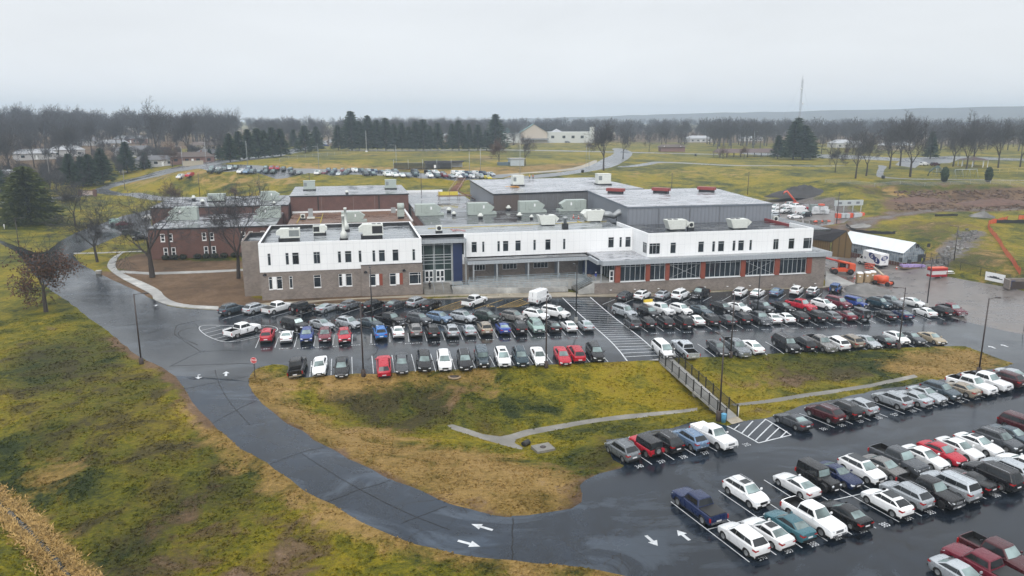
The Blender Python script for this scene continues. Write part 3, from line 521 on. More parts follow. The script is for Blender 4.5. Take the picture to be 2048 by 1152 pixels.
# bay numbers
def num(txt, px, py, ang, size=.95):
    me = text_mesh(txt, size, .0); c = P2((px, py)); ca_, sa_ = math.cos(ang), math.sin(ang); vs = []
    for v in me.vertices: q = (c[0]+v.co.x*.62*ca_-v.co.y*sa_, c[1]+v.co.x*.62*sa_+v.co.y*ca_); vs.append((q[0], q[1], zs(*q)+.014))
    WM.add(vs, [tuple(p.vertices) for p in me.polygons]); bpy.data.meshes.remove(me)
base = math.radians(10.2)
for t_, x, y in (('340',1279,933),('339',1323,923.5),('338',1367,914.5),('337',1410.5,906),('335',1493.5,889.5),('331',1648,858),('330',1684,851),('329',1721,843),('328',1757,836),('327',1790,829.5),('326',1825,822),('325',1857,815.5),('324',1888,809.5),('323',1920.5,803),('322',1950.5,797),('390',1523.6,1116),('389',1576.4,1102),('388',1627,1089),('387',1675,1075.5),('386',1724,1062),('385',1770,1050),('384',1816.5,1037),('383',1861.6,1025),('382',1906,1013),('381',1949.4,1002),('380',1991.4,991),('379',2029,980)): num(t_, x, y, base)
num('V I S I T O R', 1056, 613.5, hd_((1044,613.8),(1068,613.2)), .75); num('V I S I T O R', 840, 622, hd_((828,622.3),(852,621.6)), .75); num('187', 800, 685, 0., .85)
for i in range(15):   # worn, unreadable stencil dashes behind the upper bays
    for A, B, k in (((530,698),(818,687),8), ((836,686),(1150,673),9), ((1310,667),(1900,643),20)):
        if i > k: continue
        p = P2(A)+(P2(B)-P2(A))*i/k
        if k == 8 and i == 7: continue
        for j in range(4): strip(WM, p+[-.6+.35*j,0], p+[-.38+.35*j,.02], .2 if (i+j) % 3 else .1)
for m, mt in ((WM, PAINT), (YM, YPAINT), (RM, RPAINT)): tag(m.build('road_markings', mt, None, False), kind='structure')
# tar-sealed joints crossing the drive
TM = MB()
for a, b in (((540,928),(652,893)),((655,1004),(783,960)),((425,847),(515,800)),((360,780),(505,752)),((340,732),(512,728)),((1024,1119),(1026,1035)),((300,664),(400,640)),((210,657),(330,640)),((803,1047),(895,1012))): 
    A, B = P2(a), P2(b); p = A
    for k in range(1, 9): q = A+(B-A)*k/8+RNG.normal(0, .05, 2); strip(TM, p, q, .1, 0, .009); p = q
for L_ in (((395,690),(349,669),(374,656),(400,655)),((349,669),(349,665),(352,652),(362,647),(388,646),(398,654),(396,659)),((401,703),(340,733)),((401,703),(512,700)),((349,669),(401,703)),((430,740),(440,775),(470,818),(500,850)),((600,905),(660,945),(740,990),(820,1030),(900,1060)),((735,720),(760,700),(745,690)),((1250,660),(1290,690),(1310,715))):
    pts = smooth_line([P2(p) for p in L_], 2)
    for a, b in zip(pts[:-1], pts[1:]): strip(TM, a, b+RNG.normal(0, .03, 2), .09, 0, .009)
tag(TM.build('road_joints', plain('tar', (.009, .009, .010), .5, spec=.25), None, False), kind='structure')
# raised walks with kerb faces
def walk(name, poly, h=.13, mat=CONC):
    poly = [np.array(p) for p in poly]; tri = geometry.tessellate_polygon([[Vector((p[0], p[1], 0)) for p in poly]]); m = MB(); n = len(poly)
    m.add([(p[0], p[1], zs(*p)+h) for p in poly]+[(p[0], p[1], zs(*p)-.3) for p in poly], [tuple(t) for t in tri]+[(i, (i+1) % n, n+(i+1) % n, n+i) for i in range(n)])
    return tag(m.build(name, mat), kind='structure')
sw = dens(smooth_line(G([(437,620),(375,616.5),(337,611.5),(306,600),(305,590),(275,574),(235,553),(216,538),(214,530),(222,517),(240,507),(256,503)]), 1), 1.2, 0, False); sw2 = dens(smooth_line(G([(250,505),(243,508),(234,518),(230,531),(236,543),(265,556),(300,571),(322,583),(328,593),(345,604),(375,611),(437,614)]), 1), 1.2, 0, False)
walk('sidewalk', sw+sw2)
walk('sidewalk', dens(G([(147,508),(200,507),(290,503)]), 2, 0, False)+dens(G([(290,501.5),(200,505),(147,506)]), 2, 0, False), .05)
walk('sidewalk', dens(G([(236,541),(300,545),(400,542),(486,538)]), 2, 0, False)+dens(G([(486,542),(400,546.5),(300,549.5),(243,546)]), 2, 0, False), .05)
fk = [p for p in kerb_pts if p[0] > 840]
front = dens(G([(437,620),(520,619),(600,613),(700,607),(800,601),(855,599),(905,598),(1000,596),(1100,594.5),(1172,593),(1230,594),(1260,598),(1350,590),(1450,583),(1560,577),(1620,573),(1660,573)]), 1.5, 0, False)
back = [np.array(p) for p in ((97.2,137.6),(80,137.2),(60,137.2),(47,137.9),(42.5,140.3),(28.1,141.1),(19.4,141.8),(14.1,141.9),(14,142.3),(2,141.6),(-15,141.0))]
walk('sidewalk', front+back, .13, PAVE)
walk('sidewalk', G([(1652,542),(1716,571),(1660,574),(1650,572)]), .1, CONC)
# ------------------------------------------------------------------ school buildings
def wall(mb, ax, plane, u0, u1, z0, z1, ops=(), depth=.25, mi=0, zb0=None, zb1=None):
    """wall face with real openings; ax 'X': runs along X facing -Y; 'L': along Y facing -X; 'R': along Y facing +X"""
    us = sorted({u0, u1, *[v for o in ops for v in o[:2]]}); zs = sorted({z0, z1, *[v for o in ops for v in o[2:4]]})
    def P(u, z, d=0.): return (u, plane+d, z) if ax == 'X' else ((plane+d, u, z) if ax == 'L' else (plane-d, u, z))
    for i in range(len(us)-1):
        for j in range(len(zs)-1):
            cu, cz = (us[i]+us[i+1])/2, (zs[j]+zs[j+1])/2
            if any(o[0] < cu < o[1] and o[2] < cz < o[3] for o in ops): continue
            mb.add([P(us[i], zs[j]), P(us[i+1], zs[j]), P(us[i+1], zs[j+1]), P(us[i], zs[j+1])], [(0, 1, 2, 3)], mi)
    for a, b, c, d in ops:
        q = [(a, c), (b, c), (b, d), (a, d)]
        for k in range(4):
            (x, z), (x2, z2) = q[k], q[(k+1) % 4]; mb.add([P(x, z), P(x2, z2), P(x2, z2, depth), P(x, z, depth)], [(0, 1, 2, 3)], mi)
def window(parent, ax, plane, o, mull=(), trans=(), fw=.07, frame=None, glass=None, depth=.2, name='window', sill=False):
    u0, u1, z0, z1 = o; f = MB()
    def B(a, b, c, d, p0, p1):
        if ax == 'X': f.box(a, b, plane+p0, plane+p1, c, d)
        elif ax == 'L': f.box(plane+p0, plane+p1, a, b, c, d)
        else: f.box(plane-p1, plane-p0, a, b, c, d)
    p0, p1 = depth-.14, depth-.02
    B(u0, u0+fw, z0, z1, p0, p1); B(u1-fw, u1, z0, z1, p0, p1); B(u0+fw, u1-fw, z1-fw, z1, p0, p1); B(u0+fw, u1-fw, z0, z0+fw, p0, p1)
    for m in mull: B(m-fw*.4, m+fw*.4, z0+fw, z1-fw, p0+.01, p1)
    for t in trans: B(u0+fw, u1-fw, t-fw*.45, t+fw*.45, p0+.02, p1)
    if sill: B(u0-.03, u1+.03, z0-.12, z0-.002, -.06, .1)
    w = f.build(name, frame or ALU, parent); g = MB(); e = depth-.06
    if ax == 'X': g.add([(u0, plane+e, z0), (u1, plane+e, z0), (u1, plane+e, z1), (u0, plane+e, z1)], [(0, 1, 2, 3)])
    else:
        x = plane+e if ax == 'L' else plane-e; g.add([(x, u0, z0), (x, u1, z0), (x, u1, z1), (x, u0, z1)], [(0, 1, 2, 3)])
    g.build('pane', glass or GLASS, w); return w
def flatroof(parent, x0, x1, y0, y1, z, zp, mat, pmat, t=.35, inner=None, sides='FBLR', wallcap=True):
    r = MB().box(x0+.02, x1-.02, y0+.02, y1-.02, z-.3, z); ro = r.build('roof', mat, parent)
    p = MB()
    if 'F' in sides: p.box(x0, x1, y0, y0+t, z+.002, zp)
    if 'B' in sides: p.box(x0, x1, y1-t, y1, z+.002, zp)
    if 'L' in sides: p.box(x0, x0+t, y0+t, y1-t, z+.002, zp)
    if 'R' in sides: p.box(x1-t, x1, y0+t, y1-t, z+.002, zp)
    po = p.build('parapet', pmat, parent)
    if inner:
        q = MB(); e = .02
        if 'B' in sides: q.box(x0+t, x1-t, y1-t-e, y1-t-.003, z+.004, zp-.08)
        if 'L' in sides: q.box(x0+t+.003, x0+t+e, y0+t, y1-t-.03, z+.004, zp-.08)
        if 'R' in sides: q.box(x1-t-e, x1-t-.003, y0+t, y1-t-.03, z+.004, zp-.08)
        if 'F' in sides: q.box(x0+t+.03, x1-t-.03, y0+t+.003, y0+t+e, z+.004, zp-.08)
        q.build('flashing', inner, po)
    return ro
SCH = thing('school_building', 'long two-storey school with white panelled upper floor over tan brick', 'school', (20, 143.5, 0))
SCH.location = (0, 0, 0)
# --- west block
up = [(-14.3,-13.75,6.55,8.8),(-11.15,-10.55,6.55,8.8),(-9.95,-8.75,6.55,8.8),(-6.15,-4.95,6.55,8.8),(-1.75,-1.15,6.55,8.75),(-.45,.75,6.55,8.75),(2.05,2.6,6.5,8.75),(4.6,5.15,6.5,8.7),(5.8,6.95,6.5,8.7),(8.35,9.5,6.5,8.7),(12.1,12.65,6.45,8.65)]
lo = [(-14.4,-13.75,2.05,4.4),(-13.0,-12.0,2.05,4.4),(-10.75,-10.15,2.1,4.4),(-6.35,-5.05,2.05,4.4),(-1.8,-1.15,2.05,4.4),(-.5,.65,2.05,4.4)]
lo2 = [(3.85,5.05,1.95,4.2),(7.65,8.85,1.95,4.2),(11.35,13.6,1.95,4.2)]
m = MB(); wall(m, 'X', 143.42, -15.8, 13.9, 5.4, 10.7, up); m.box(-15.8, 13.9, 143.425, 143.9, 5.3, 5.398); wall(m, 'L', -15.8, 143.42, 168, 5.4, 10.7); m.box(-15.4, 13.5, 167.75, 167.95, 6, 10.68); wall(m, 'R', 13.9, 143.42, 168, 5.9, 10.7); m.build('panel_wall', WHITE, SCH, False)
m = MB(); wall(m, 'X', 143.55, -15.75, 2.4, -.6, 5.4, lo); wall(m, 'X', 143.15, 2.4, 13.95, -1, 5.88, lo2); m.add([(2.4,143.15,-1),(2.4,143.56,-1),(2.4,143.56,5.88),(2.4,143.15,5.88)], [(0,1,2,3)])
m.add([(13.95,143.15,-1),(13.95,149,-1),(13.95,149,5.88),(13.95,143.15,5.88)], [(0,1,2,3)]); wall(m, 'L', -15.75, 143.55, 148, -.6, 5.4); wall(m, 'X', 147.7, -19.3, -15.8, -.5, 10.5); wall(m, 'L', -19.3, 147.7, 160, -.5, 10.5); m.box(2.4, 13.95, 143.16, 143.4, 5.88, 5.92)
m.build('brick_wall', TANBRICK, SCH, False)
MB().box(2.36, 13.97, 143.1, 143.4, 5.925, 6.0).build('ledge', BLACKM, SCH)
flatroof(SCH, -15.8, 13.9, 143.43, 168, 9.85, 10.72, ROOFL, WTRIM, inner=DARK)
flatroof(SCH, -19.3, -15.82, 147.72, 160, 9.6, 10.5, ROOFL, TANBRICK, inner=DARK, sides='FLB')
for i, o in enumerate(up): window(SCH, 'X', 143.42, o, mull=[(o[0]+o[1])/2] if i == 3 else [], trans=[o[3]-.48])
for o in lo: window(SCH, 'X', 143.55, o, trans=[o[3]-.48], frame=WTRIM, sill=True)
for i, o in enumerate(lo2): window(SCH, 'X', 143.15, o, trans=[o[3]-.48], frame=WTRIM, mull=[13.1] if i == 2 else [], sill=True)
for a, b, y in ((-13.72,-13.03,143.5),(-1.12,-.53,143.5),(5.08,5.68,143.1),(8.88,9.5,143.1)): MB().box(a, b, y, y+.09, 2.0, 4.4 if y > 143.2 else 4.2).build('infill_panel', WTRIM, SCH)
for a in (5.7, 9.52): MB().box(a, a+.62, 143.09, 143.2, 1.95, 4.2).build('infill_panel', ORANGE, SCH)
for x, z, y in ((-15,4.8,143.55),(3.2,4.62,143.15),(10.4,4.62,143.15)): MB().obox((x, y-.14, z), .62, .28, .24).lathe([(.0,0),(.24,.0),(.2,.16),(.05,.2)], (x, y-.15, z+.1), 8).build('wall_lamp', BLACKM, SCH)
# --- entrance
m = MB(); m.box(14.05, 22.9, 145.6, 150, 9.2, 9.95, 0); m.build('entrance_canopy', MGREY, SCH); MB().box(14.3, 22.7, 145.8, 147.7, 9.955, 9.99).build('canopy_roof', ROOFD, SCH)
NG = MB().add([(14.15,147.1,1.3),(20.05,147.1,1.3),(20.05,147.1,9.2),(14.15,147.1,9.2)], [(0,1,2,3)]).build('curtain_wall', GLASSG, SCH)
f = MB()
for x in (14.15, 14.6, 16.5, 16.75, 18.6, 20.05): f.box(x-.05, x+.05, 147.0, 147.09, 1.3, 9.2)
for z in (1.35, 3.75, 4.95, 5.65, 6.25, 6.75, 8.75): f.box(14.15, 20.05, 147.02, 147.095, z-.05, z+.05)
f.build('mullion', ALU, NG)
for x in (14.75, 16.95):
    for k in (0, 1):
        d = MB(); a = x+k*.82; d.box(a, a+.13, 146.93, 146.99, 1.32, 3.72); d.box(a+.67, a+.8, 146.93, 146.99, 1.32, 3.72); d.box(a+.13, a+.67, 146.93, 146.99, 1.32, 1.55); d.box(a+.13, a+.67, 146.93, 146.99, 3.5, 3.72); d.box(a+.13, a+.67, 146.93, 146.99, 2.2, 2.4)
        do = d.build('door', WTRIM, SCH); MB().box(a+.13, a+.67, 146.955, 146.97, 1.55, 3.5).build('door_glass', GLASS, do); MB().box(a+(.7 if k == 0 else .04), a+(.74 if k == 0 else .08), 146.88, 146.92, 2.2, 2.6).build('handle', BLACKM, do)
MB().box(20.1, 20.3, 146.5, 147.2, 1.2, 9.2).build('pier', GALV, SCH); MB().box(20.3, 22.15, 146.6, 150, 1.2, 9.19).build('navy_wall', NAVY, SCH)
m = MB(); m.box(22.15, 22.72, 147.4, 149, 4.6, 9.19); m.build('panel_wall', WTRIM, SCH); MB().box(22.25, 22.62, 147.36, 147.39, 6.6, 9.1).build('pane', GLASS, SCH)
m = MB(); m.box(22.15, 23.6, 147.45, 151, 0, 4.58); m.build('brick_wall', TANBRICK, SCH)
MB().box(22.62, 22.86, 145.7, 145.94, .9, 9.19).build('column', GALV, SCH)
# --- middle wing
mw = [(24.25,25.35,6.75,8.9),(26.4,26.9,6.75,8.9),(29.5,30.05,6.75,8.9),(30.65,31.8,6.75,8.9),(33.2,34.35,6.75,8.9),(36.95,37.5,6.75,8.9),(39.45,40.6,6.7,8.9),(43.2,43.75,6.7,8.9),(52.95,54.2,6.7,8.9),(55.4,55.95,6.7,8.85),(56.7,57.9,6.7,8.85)]
m = MB(); wall(m, 'X', 147.9, 22.74, 58.2, 5.9, 10.62, mw); m.box(14, 22.74, 147.91, 148.2, 9.96, 10.62)
caf = [(58.55,60.85,6.55,8.75),(63.05,64.25,6.55,8.75),(69.05,70.3,6.55,8.75),(72.1,72.75,6.55,8.7),(73.4,74.75,6.55,8.7),(76.6,77.25,6.55,8.7),(77.85,79.15,6.55,8.7),(80.35,80.95,6.55,8.7),(85.75,87.0,6.5,8.7),(89.25,90.6,6.5,8.7),(92.65,94.6,6.45,8.7)]
side = [(140.0, 142.2, 6.55, 8.75)]
wall(m, 'X', 139.5, 58.2, 94.8, 5.75, 10.7, caf); wall(m, 'L', 58.2, 139.5, 147.9, 5.75, 10.68, side); wall(m, 'R', 94.8, 139.5, 147.5, 5.75, 10.7); m.build('panel_wall', WHITE, SCH, False)
for o in mw: window(SCH, 'X', 147.9, o, trans=[o[3]-.48])
for i, o in enumerate(caf): window(SCH, 'X', 139.5, o, trans=[o[3]-.45], mull=[o[0]+.75, o[0]+1.5] if i == 0 else ([(o[0]+o[1])/2] if i == 8 else ([o[1]-.5] if i == 10 else [])))
window(SCH, 'L', 58.2, side[0], trans=[8.3], mull=[140.7, 141.45])
r = MB().box(14, 58.2, 148.0, 166, 9.3, 9.95); r.build('roof', ROOFL, SCH); p = MB().box(13.92, 58.2, 147.91, 148.25, 9.952, 10.66); p.box(58.22, 58.55, 139.9, 157.6, 9.9, 10.7); p.box(58.22, 94.8, 139.51, 139.88, 9.86, 10.73); p.box(94.45, 94.8, 139.88, 148, 9.86, 10.73); p.build('parapet', WTRIM, SCH)
MB().box(58.6, 94.4, 139.9, 158, 9.3, 9.85).build('roof', ROOFD, SCH); MB().box(94.4, 105, 148, 175, 8.6, 9.0).build('roof', ROOFD, SCH); MB().box(94.42, 94.8, 148.02, 165, 5, 10.4).build('red_wall', plain('red_wall', (.22, .03, .03), .6), SCH)
MB().box(14, 58.1, 165.7, 166, 0, 9.28).build('brick_wall', REDBRICK, SCH)
m = MB().box(22.9, 47.6, 144.5, 147.88, 4.95, 5.62); m.box(47.6, 48.1, 139, 147.88, 4.98, 5.75); m.build('walkway_canopy', MGREY, SCH); MB().box(23, 57.9, 144.75, 147.86, 5.625, 5.75).build('canopy_roof', ROOFD, SCH)
m = MB(); bw = [(24.9,27.3,2.75,3.95),(30.9,33.9,2.75,3.95),(37.4,40.5,2.75,3.95)]; wall(m, 'X', 149.4, 23.6, 48, 1.2, 5, bw); m.build('brick_wall', TANBRICK, SCH, False)
for o in bw: window(SCH, 'X', 149.4, o, mull=[o[0]+(o[1]-o[0])*k/4 for k in (1, 2, 3)], frame=WTRIM)
for x in (29.1, 35.6, 41.9, 47.0): MB().box(x, x+.9, 149.2, 149.38, 1.4, 4.94).build('pilaster', plain('slate_panel', (.14, .155, .18), .5), SCH)
for x in (24.1, 28.8, 35.2, 41.4, 47.2): MB().box(x-.14, x+.14, 144.7, 144.98, 1.2, 4.94).build('column', GALV, SCH)
# --- cafeteria
m = MB(); wall(m, 'X', 138, 46.8, 93.95, -1.6, 1.5); wall(m, 'X', 138, 93.95, 97.2, -1.6, 5.02); wall(m, 'R', 97.2, 138, 160, -1.6, 5.02); m.add([(46.8,138,-.2),(46.8,146,-.2),(46.8,146,1.5),(46.8,138,1.5)], [(0,1,2,3)]); m.build('brick_wall', TANBRICK, SCH, False)
pil = [(51.0,52.05),(57.35,58.25),(61.5,62.35),(69.1,70.05),(77.9,78.9),(85.5,86.6),(92.8,93.95)]
for a, b in pil: MB().box(a, b, 137.85, 138.4, 1.5, 5.02).build('pillar', ORANGE, SCH)
for k in range(6):
    a, b = pil[k][1], pil[k+1][0]; n = (5, 3, 7, 7, 7, 6)[k]; w = (b-a)/n
    cw = window(SCH, 'X', 138, (a, b, 1.62, 5.02), mull=[a+w*i for i in range(1, n)], trans=[4.55], fw=.09, depth=.3)
    MB().box(a, b, 137.8, 138.1, 1.5, 1.615).build('sill', WTRIM, cw)
    if k in (2, 4):
        br = MB(); br.tube([(a+.15,138.2,1.75),(b-.15,138.2,4.5)], .04, 4); br.tube([(a+.15,138.21,4.5),(b-.15,138.21,1.75)], .04, 4); br.build('cross_brace', GALV, cw)
MB().box(48.15, 98.1, 137.3, 139.45, 5.05, 5.95).box(94.85, 98.1, 139.45, 160, 5.05, 5.95).build('fascia', MGREY, SCH)
MB().box(48.4, 58.15, 137.6, 147.8, 5.76, 5.97).build('canopy_roof', ROOFM2, SCH); MB().box(58.2, 97.8, 137.6, 139.4, 5.955, 5.99).box(94.95, 97.7, 139.5, 159, 5.955, 6.0).build('canopy_roof', ROOFL, SCH)
MB().box(47.2, 51.0, 146.5, 147.2, 1.4, 5).build('navy_wall', NAVY, SCH); MB().box(48.2, 48.4, 138.4, 138.6, 1.5, 5.05).build('column', GALV, SCH)
st = MB().add([(51.2,138.4,1.6),(51.2,146.5,1.6),(51.2,146.5,4.95),(51.2,138.4,4.95)], [(0,1,2,3)]).build('storefront', GLASSG, SCH); f = MB()
for y in (139, 140.2, 141.6, 143, 144.5, 146): f.box(51.08, 51.18, y-.05, y+.05, 1.6, 4.95)
f.build('mullion', ALU, st)
d = MB(); d.box(50.1, 50.28, 138.7, 138.78, 1.52, 3.85); d.box(50.82, 51.0, 138.7, 138.78, 1.52, 3.85); d.box(50.28, 50.82, 138.7, 138.78, 1.52, 1.85); d.box(50.28, 50.82, 138.7, 138.78, 3.6, 3.85); d.box(50.28, 50.82, 138.7, 138.78, 2.5, 2.65); do = d.build('door', WTRIM, SCH); MB().box(50.28, 50.82, 138.73, 138.75, 1.85, 3.6).build('door_glass', GLASS, do)
for x in range(50, 98, 5):
    MB().box(x, x+.35, 137.8, 137.99, .0-.018*(x-50), .1-.018*(x-50)).build('wall_vent', WTRIM, SCH)
MB().box(46.8, 51, 138.3, 147, 1.2, 1.5).box(23, 47, 144.4, 149.3, 1.0, 1.42).box(14, 22, 145.9, 147, .8, 1.28).build('terrace', CONC, SCH)
# --- entrance steps, ramp, rails
RSTEP = thing('entrance_steps', 'broad concrete steps with thin handrails below the glazed main entrance', 'steps', (14.1, 141.9, 0)); m = MB()
for k in range(8): m.box(0, 5.3, .5*k, 4.0, -.3 if k == 0 else .16*k, .16*(k+1))
m.build('treads', CONC_D, RSTEP)
for x in (1.9, 3.7): MB().tube([(x, .1, .1), (x, .1, 1.0), (x, 3.9, 2.2), (x, 3.9, 1.3)], .03, 5).build('handrail', RAIL, RSTEP)
RMP = thing('access_ramp', 'long pale concrete wheelchair ramp with blue-grey rails along the middle wing', 'ramp', (0, 0, 0))
m = MB(); m.prism([(19.5,141.9),(28.2,141.3),(42.3,140.7),(42.3,141.0),(28.2,141.6),(19.6,142.2)], -.5, [.95,.75,.35,.35,.75,.95]); m.prism([(19.6,142.21),(28.2,141.61),(42.3,141.01),(42.3,142.8),(19.6,143.6)], -.5, [.75,.55,.15,.15,.7]); m.build('front_wall', CONC, RMP)
m = MB(); m.prism([(19.6,143.62),(42.3,142.82),(46.7,142.6),(46.7,144.38),(19.6,144.38)], -.5, [.9,1.35,1.45,1.45,.95]); m.build('upper_run', CONC, RMP)
def rail(parent, pts, h=1.05, step=1.6, name='railing', mat=RAIL, r=.03, bars=2, post=.035):
    m = MB(); L = [Vector([float(c) for c in p]) for p in pts]
    for a, b in zip(L[:-1], L[1:]):
        n = max(1, int((b-a).length/step))
        for k in range(n+1): p = a.lerp(b, k/n); m.tube([p, p+Vector((0, 0, h))], post, 4)
        for q in range(bars+1): z = Vector((0, 0, h*(1-q/(bars+1)))); m.tube([a+z, b+z], r, 4)
    return m.build(name, mat, parent)
rail(RMP, [(19.7,142.05,.93),(28.2,141.45,.73),(42.2,140.85,.33)]); rail(RMP, [(19.7,143.75,.9),(42.3,142.95,1.35),(46.6,142.7,1.45)]); rail(RMP, [(23.2,144.6,1.42),(46.6,144.6,1.42)])
STP = thing('terrace_stairs', 'concrete stairs with diagonal metal rails beside the cafeteria brick wall', 'stairs', (43.6, 138.4, 0)); m = MB()
for k in range(10): m.box(.32*k, 3.2, 0, 5.6, -.3 if k == 0 else .15*k, .15*(k+1))
m.build('treads', CONC_D, STP)
for y in (.1, 1.1, 2.0, 2.9, 3.8, 4.7, 5.5):
    m = MB(); m.tube([(.05,y,.1),(.05,y,1.05),(3.1,y,2.5),(3.1,y,1.5)], .035, 5); m.tube([(.05,y,.62),(3.1,y,2.05)], .03, 5); m.build('handrail', RAIL, STP)
m = MB(); m.prism([(43.6-43.6,-.42),(3.2,-.42),(3.2,-.05),(0,-.05)], -.5, [.15,1.62,1.62,.15]); m.build('cheek_wall', CONC, STP)
# --- red brick classroom blocks and gymnasiums
def rect_building(name, label, x0, x1, y0, y1, z0, z1, wm, rm, over=.25, edge=BLACKM, rt=.25, ops=(), group=None):
    b = thing(name, label, 'building', (0, 0, 0), 0, group); m = MB(); wall(m, 'X', y0, x0, x1, z0, z1, ops); wall(m, 'L', x0, y0, y1, z0, z1); wall(m, 'R', x1, y0, y1, z0, z1); m.box(x0+.3, x1-.3, y1-.3, y1, z0, z1-.01); m.build('wall', wm, b, False)
    MB().box(x0-over, x1+over, y0-over, y1+over, z1, z1+rt).build('roof_edge', edge, b); MB().box(x0-over+.05, x1+over-.05, y0-over+.05, y1+over-.05, z1+rt+.002, z1+rt+.06).build('roof', rm, b); return b
ops = []
for cx in (-43.3, -34.0, -25.0, -20.5):
    for dx in (0, 1.75): ops += [(cx+dx, cx+dx+1.0, 4.2, 6.1)]
for cx in (-42.9, -33.8, -24.0):
    for dx in (0, 1.75): ops += [(cx+dx, cx+dx+1.0, .75, 2.75)]
B1 = rect_building('classroom_block', 'two-storey red brick classroom block with paired white-framed windows', -46, -17, 193, 219.5, -.5, 7.1, REDBRICK, ROOFM, ops=ops)
for o in ops: window(B1, 'X', 193, o, trans=[(o[2]+o[3])/2-.1], frame=WTRIM, fw=.16, sill=True)
for x in (-32.5, -41.6): MB().box(x, x+.35, 192.85, 192.99, 0, 7.0).build('downpipe', BARK, B1)
B2 = rect_building('rear_classroom_block', 'low red brick block behind the windowed classroom block', -51, -15.6, 219.8, 247, 0, 9.2, REDBRICK, ROOFM)
for x in (-36.5, -25): MB().box(x, x+.3, 219.6, 219.78, 7.4, 9.15).build('downpipe', BARK, B2)
B3 = rect_building('brick_gymnasium', 'tall windowless red brick gymnasium with a mottled wet roof', -15.2, 18.4, 226, 256, 0, 11.0, REDBRICK, ROOFM)
for x in (-7.7, 9.6): MB().box(x, x+.35, 225.8, 225.98, 6, 10.9).build('downpipe', BARK, B3)
for x in (-6.6, 2.4, 8.5): MB().box(x, x+.05, 225.96, 225.99, 6.6, 10.9).build('control_joint', plain('joint', (.3, .26, .24), .8), B3)
B4 = thing('brown_roofed_link', 'low link building with a rust-brown flat roof and white back kerb', 'building'); MB().box(-14.6, 17.2, 168.3, 225.7, 0, 6.3).build('wall', REDBRICK, B4); MB().box(-14.6, 17.2, 168.3, 225.2, 6.302, 6.42).build('roof', ROOFB, B4); MB().box(-14.8, 17.4, 225.25, 225.75, 6.302, 6.85).box(16.85, 17.35, 200, 225.2, 6.43, 6.75).build('parapet', WTRIM, B4)
B5 = thing('dark_roofed_wing', 'wide dark-roofed wing carrying the row of pale green units', 'building'); MB().box(17.5, 66, 166.2, 205, 0, 8.8).build('wall', REDBRICK, B5); MB().box(17.5, 66, 166.2, 205, 8.802, 9.0).build('roof', ROOFD, B5); MB().box(17.5, 66, 166.15, 166.5, 9.002, 9.25).box(17.4, 17.8, 166.5, 205, 9.002, 9.2).build('parapet', BLACKM, B5)
B6 = rect_building('rear_link', 'low rear link roof with a white back parapet by the hillside', 19, 38, 205.2, 262, 0, 7.8, TANBRICK, ROOFM); MB().box(18.9, 33, 261.6, 262.1, 8.12, 8.9).build('parapet', WTRIM, B6)
def quad_building(name, label, pts, z0, z1, mats, rm, rt=.35, edge=None):
    b = thing(name, label, 'building'); n = len(pts)
    for i in range(n):
        a, c = pts[i], pts[(i+1) % n]; MB().add([(*a, z0), (*c, z0), (*c, z1), (*a, z1)], [(0, 1, 2, 3)]).build('wall', mats[i], b, False)
    cx = sum(p[0] for p in pts)/n; cy = sum(p[1] for p in pts)/n; ex = [(cx+(p[0]-cx)*1.008, cy+(p[1]-cy)*1.008) for p in pts]
    MB().prism(ex, z1, z1+rt).build('roof_edge', edge or BLACKM, b); MB().prism([(cx+(p[0]-cx)*1.004, cy+(p[1]-cy)*1.004) for p in pts], z1+rt+.002, z1+rt+.05).build('roof', rm, b); return b
GY = quad_building('metal_gymnasium', 'big ribbed grey metal gymnasium with a pale blue-grey roof', [(61.1,158.5),(96.1,158.1),(101.5,197.3),(64.6,197.7)], 5, 13.45, [GYMWALL]*4, ROOFM2, .35, plain('gutter_grey', (.13, .15, .18), .5))
for x in (68.3, 75.8, 83.0, 89.4): MB().box(x, x+.22, 158.05, 158.25, 9.86, 13.4).build('downpipe', plain('downpipe_grey', (.16, .17, .19), .5), GY)
bgp = [tuple(atz(*p, 13.4)[:2]) for p in ((987,388),(1287,377),(1186,355),(940,360))]
BG = quad_building('rear_gymnasium', 'dark ribbed metal gymnasium with a wet grey roof at the back', bgp, 5, 13.05, [GYMWALL2, GYMWALL2, GYMWALL2, GYMWALL], ROOFM2)
q = np.array(bgp); d = (q[1]-q[0])/np.linalg.norm(q[1]-q[0]); nn = np.array([d[1], -d[0]])
MB().prism([tuple(q[0]+nn*.06), tuple(q[0]+d*7.2+nn*.06), tuple(q[0]+d*7.2+nn*.02), tuple(q[0]+nn*.02)], 5, 13.0).build('brown_cladding', BROWNPANEL, BG); MB().box(32.5, 38.3, 197.5, 206, 5, 10.6).build('annex', BROWNPANEL, BG)
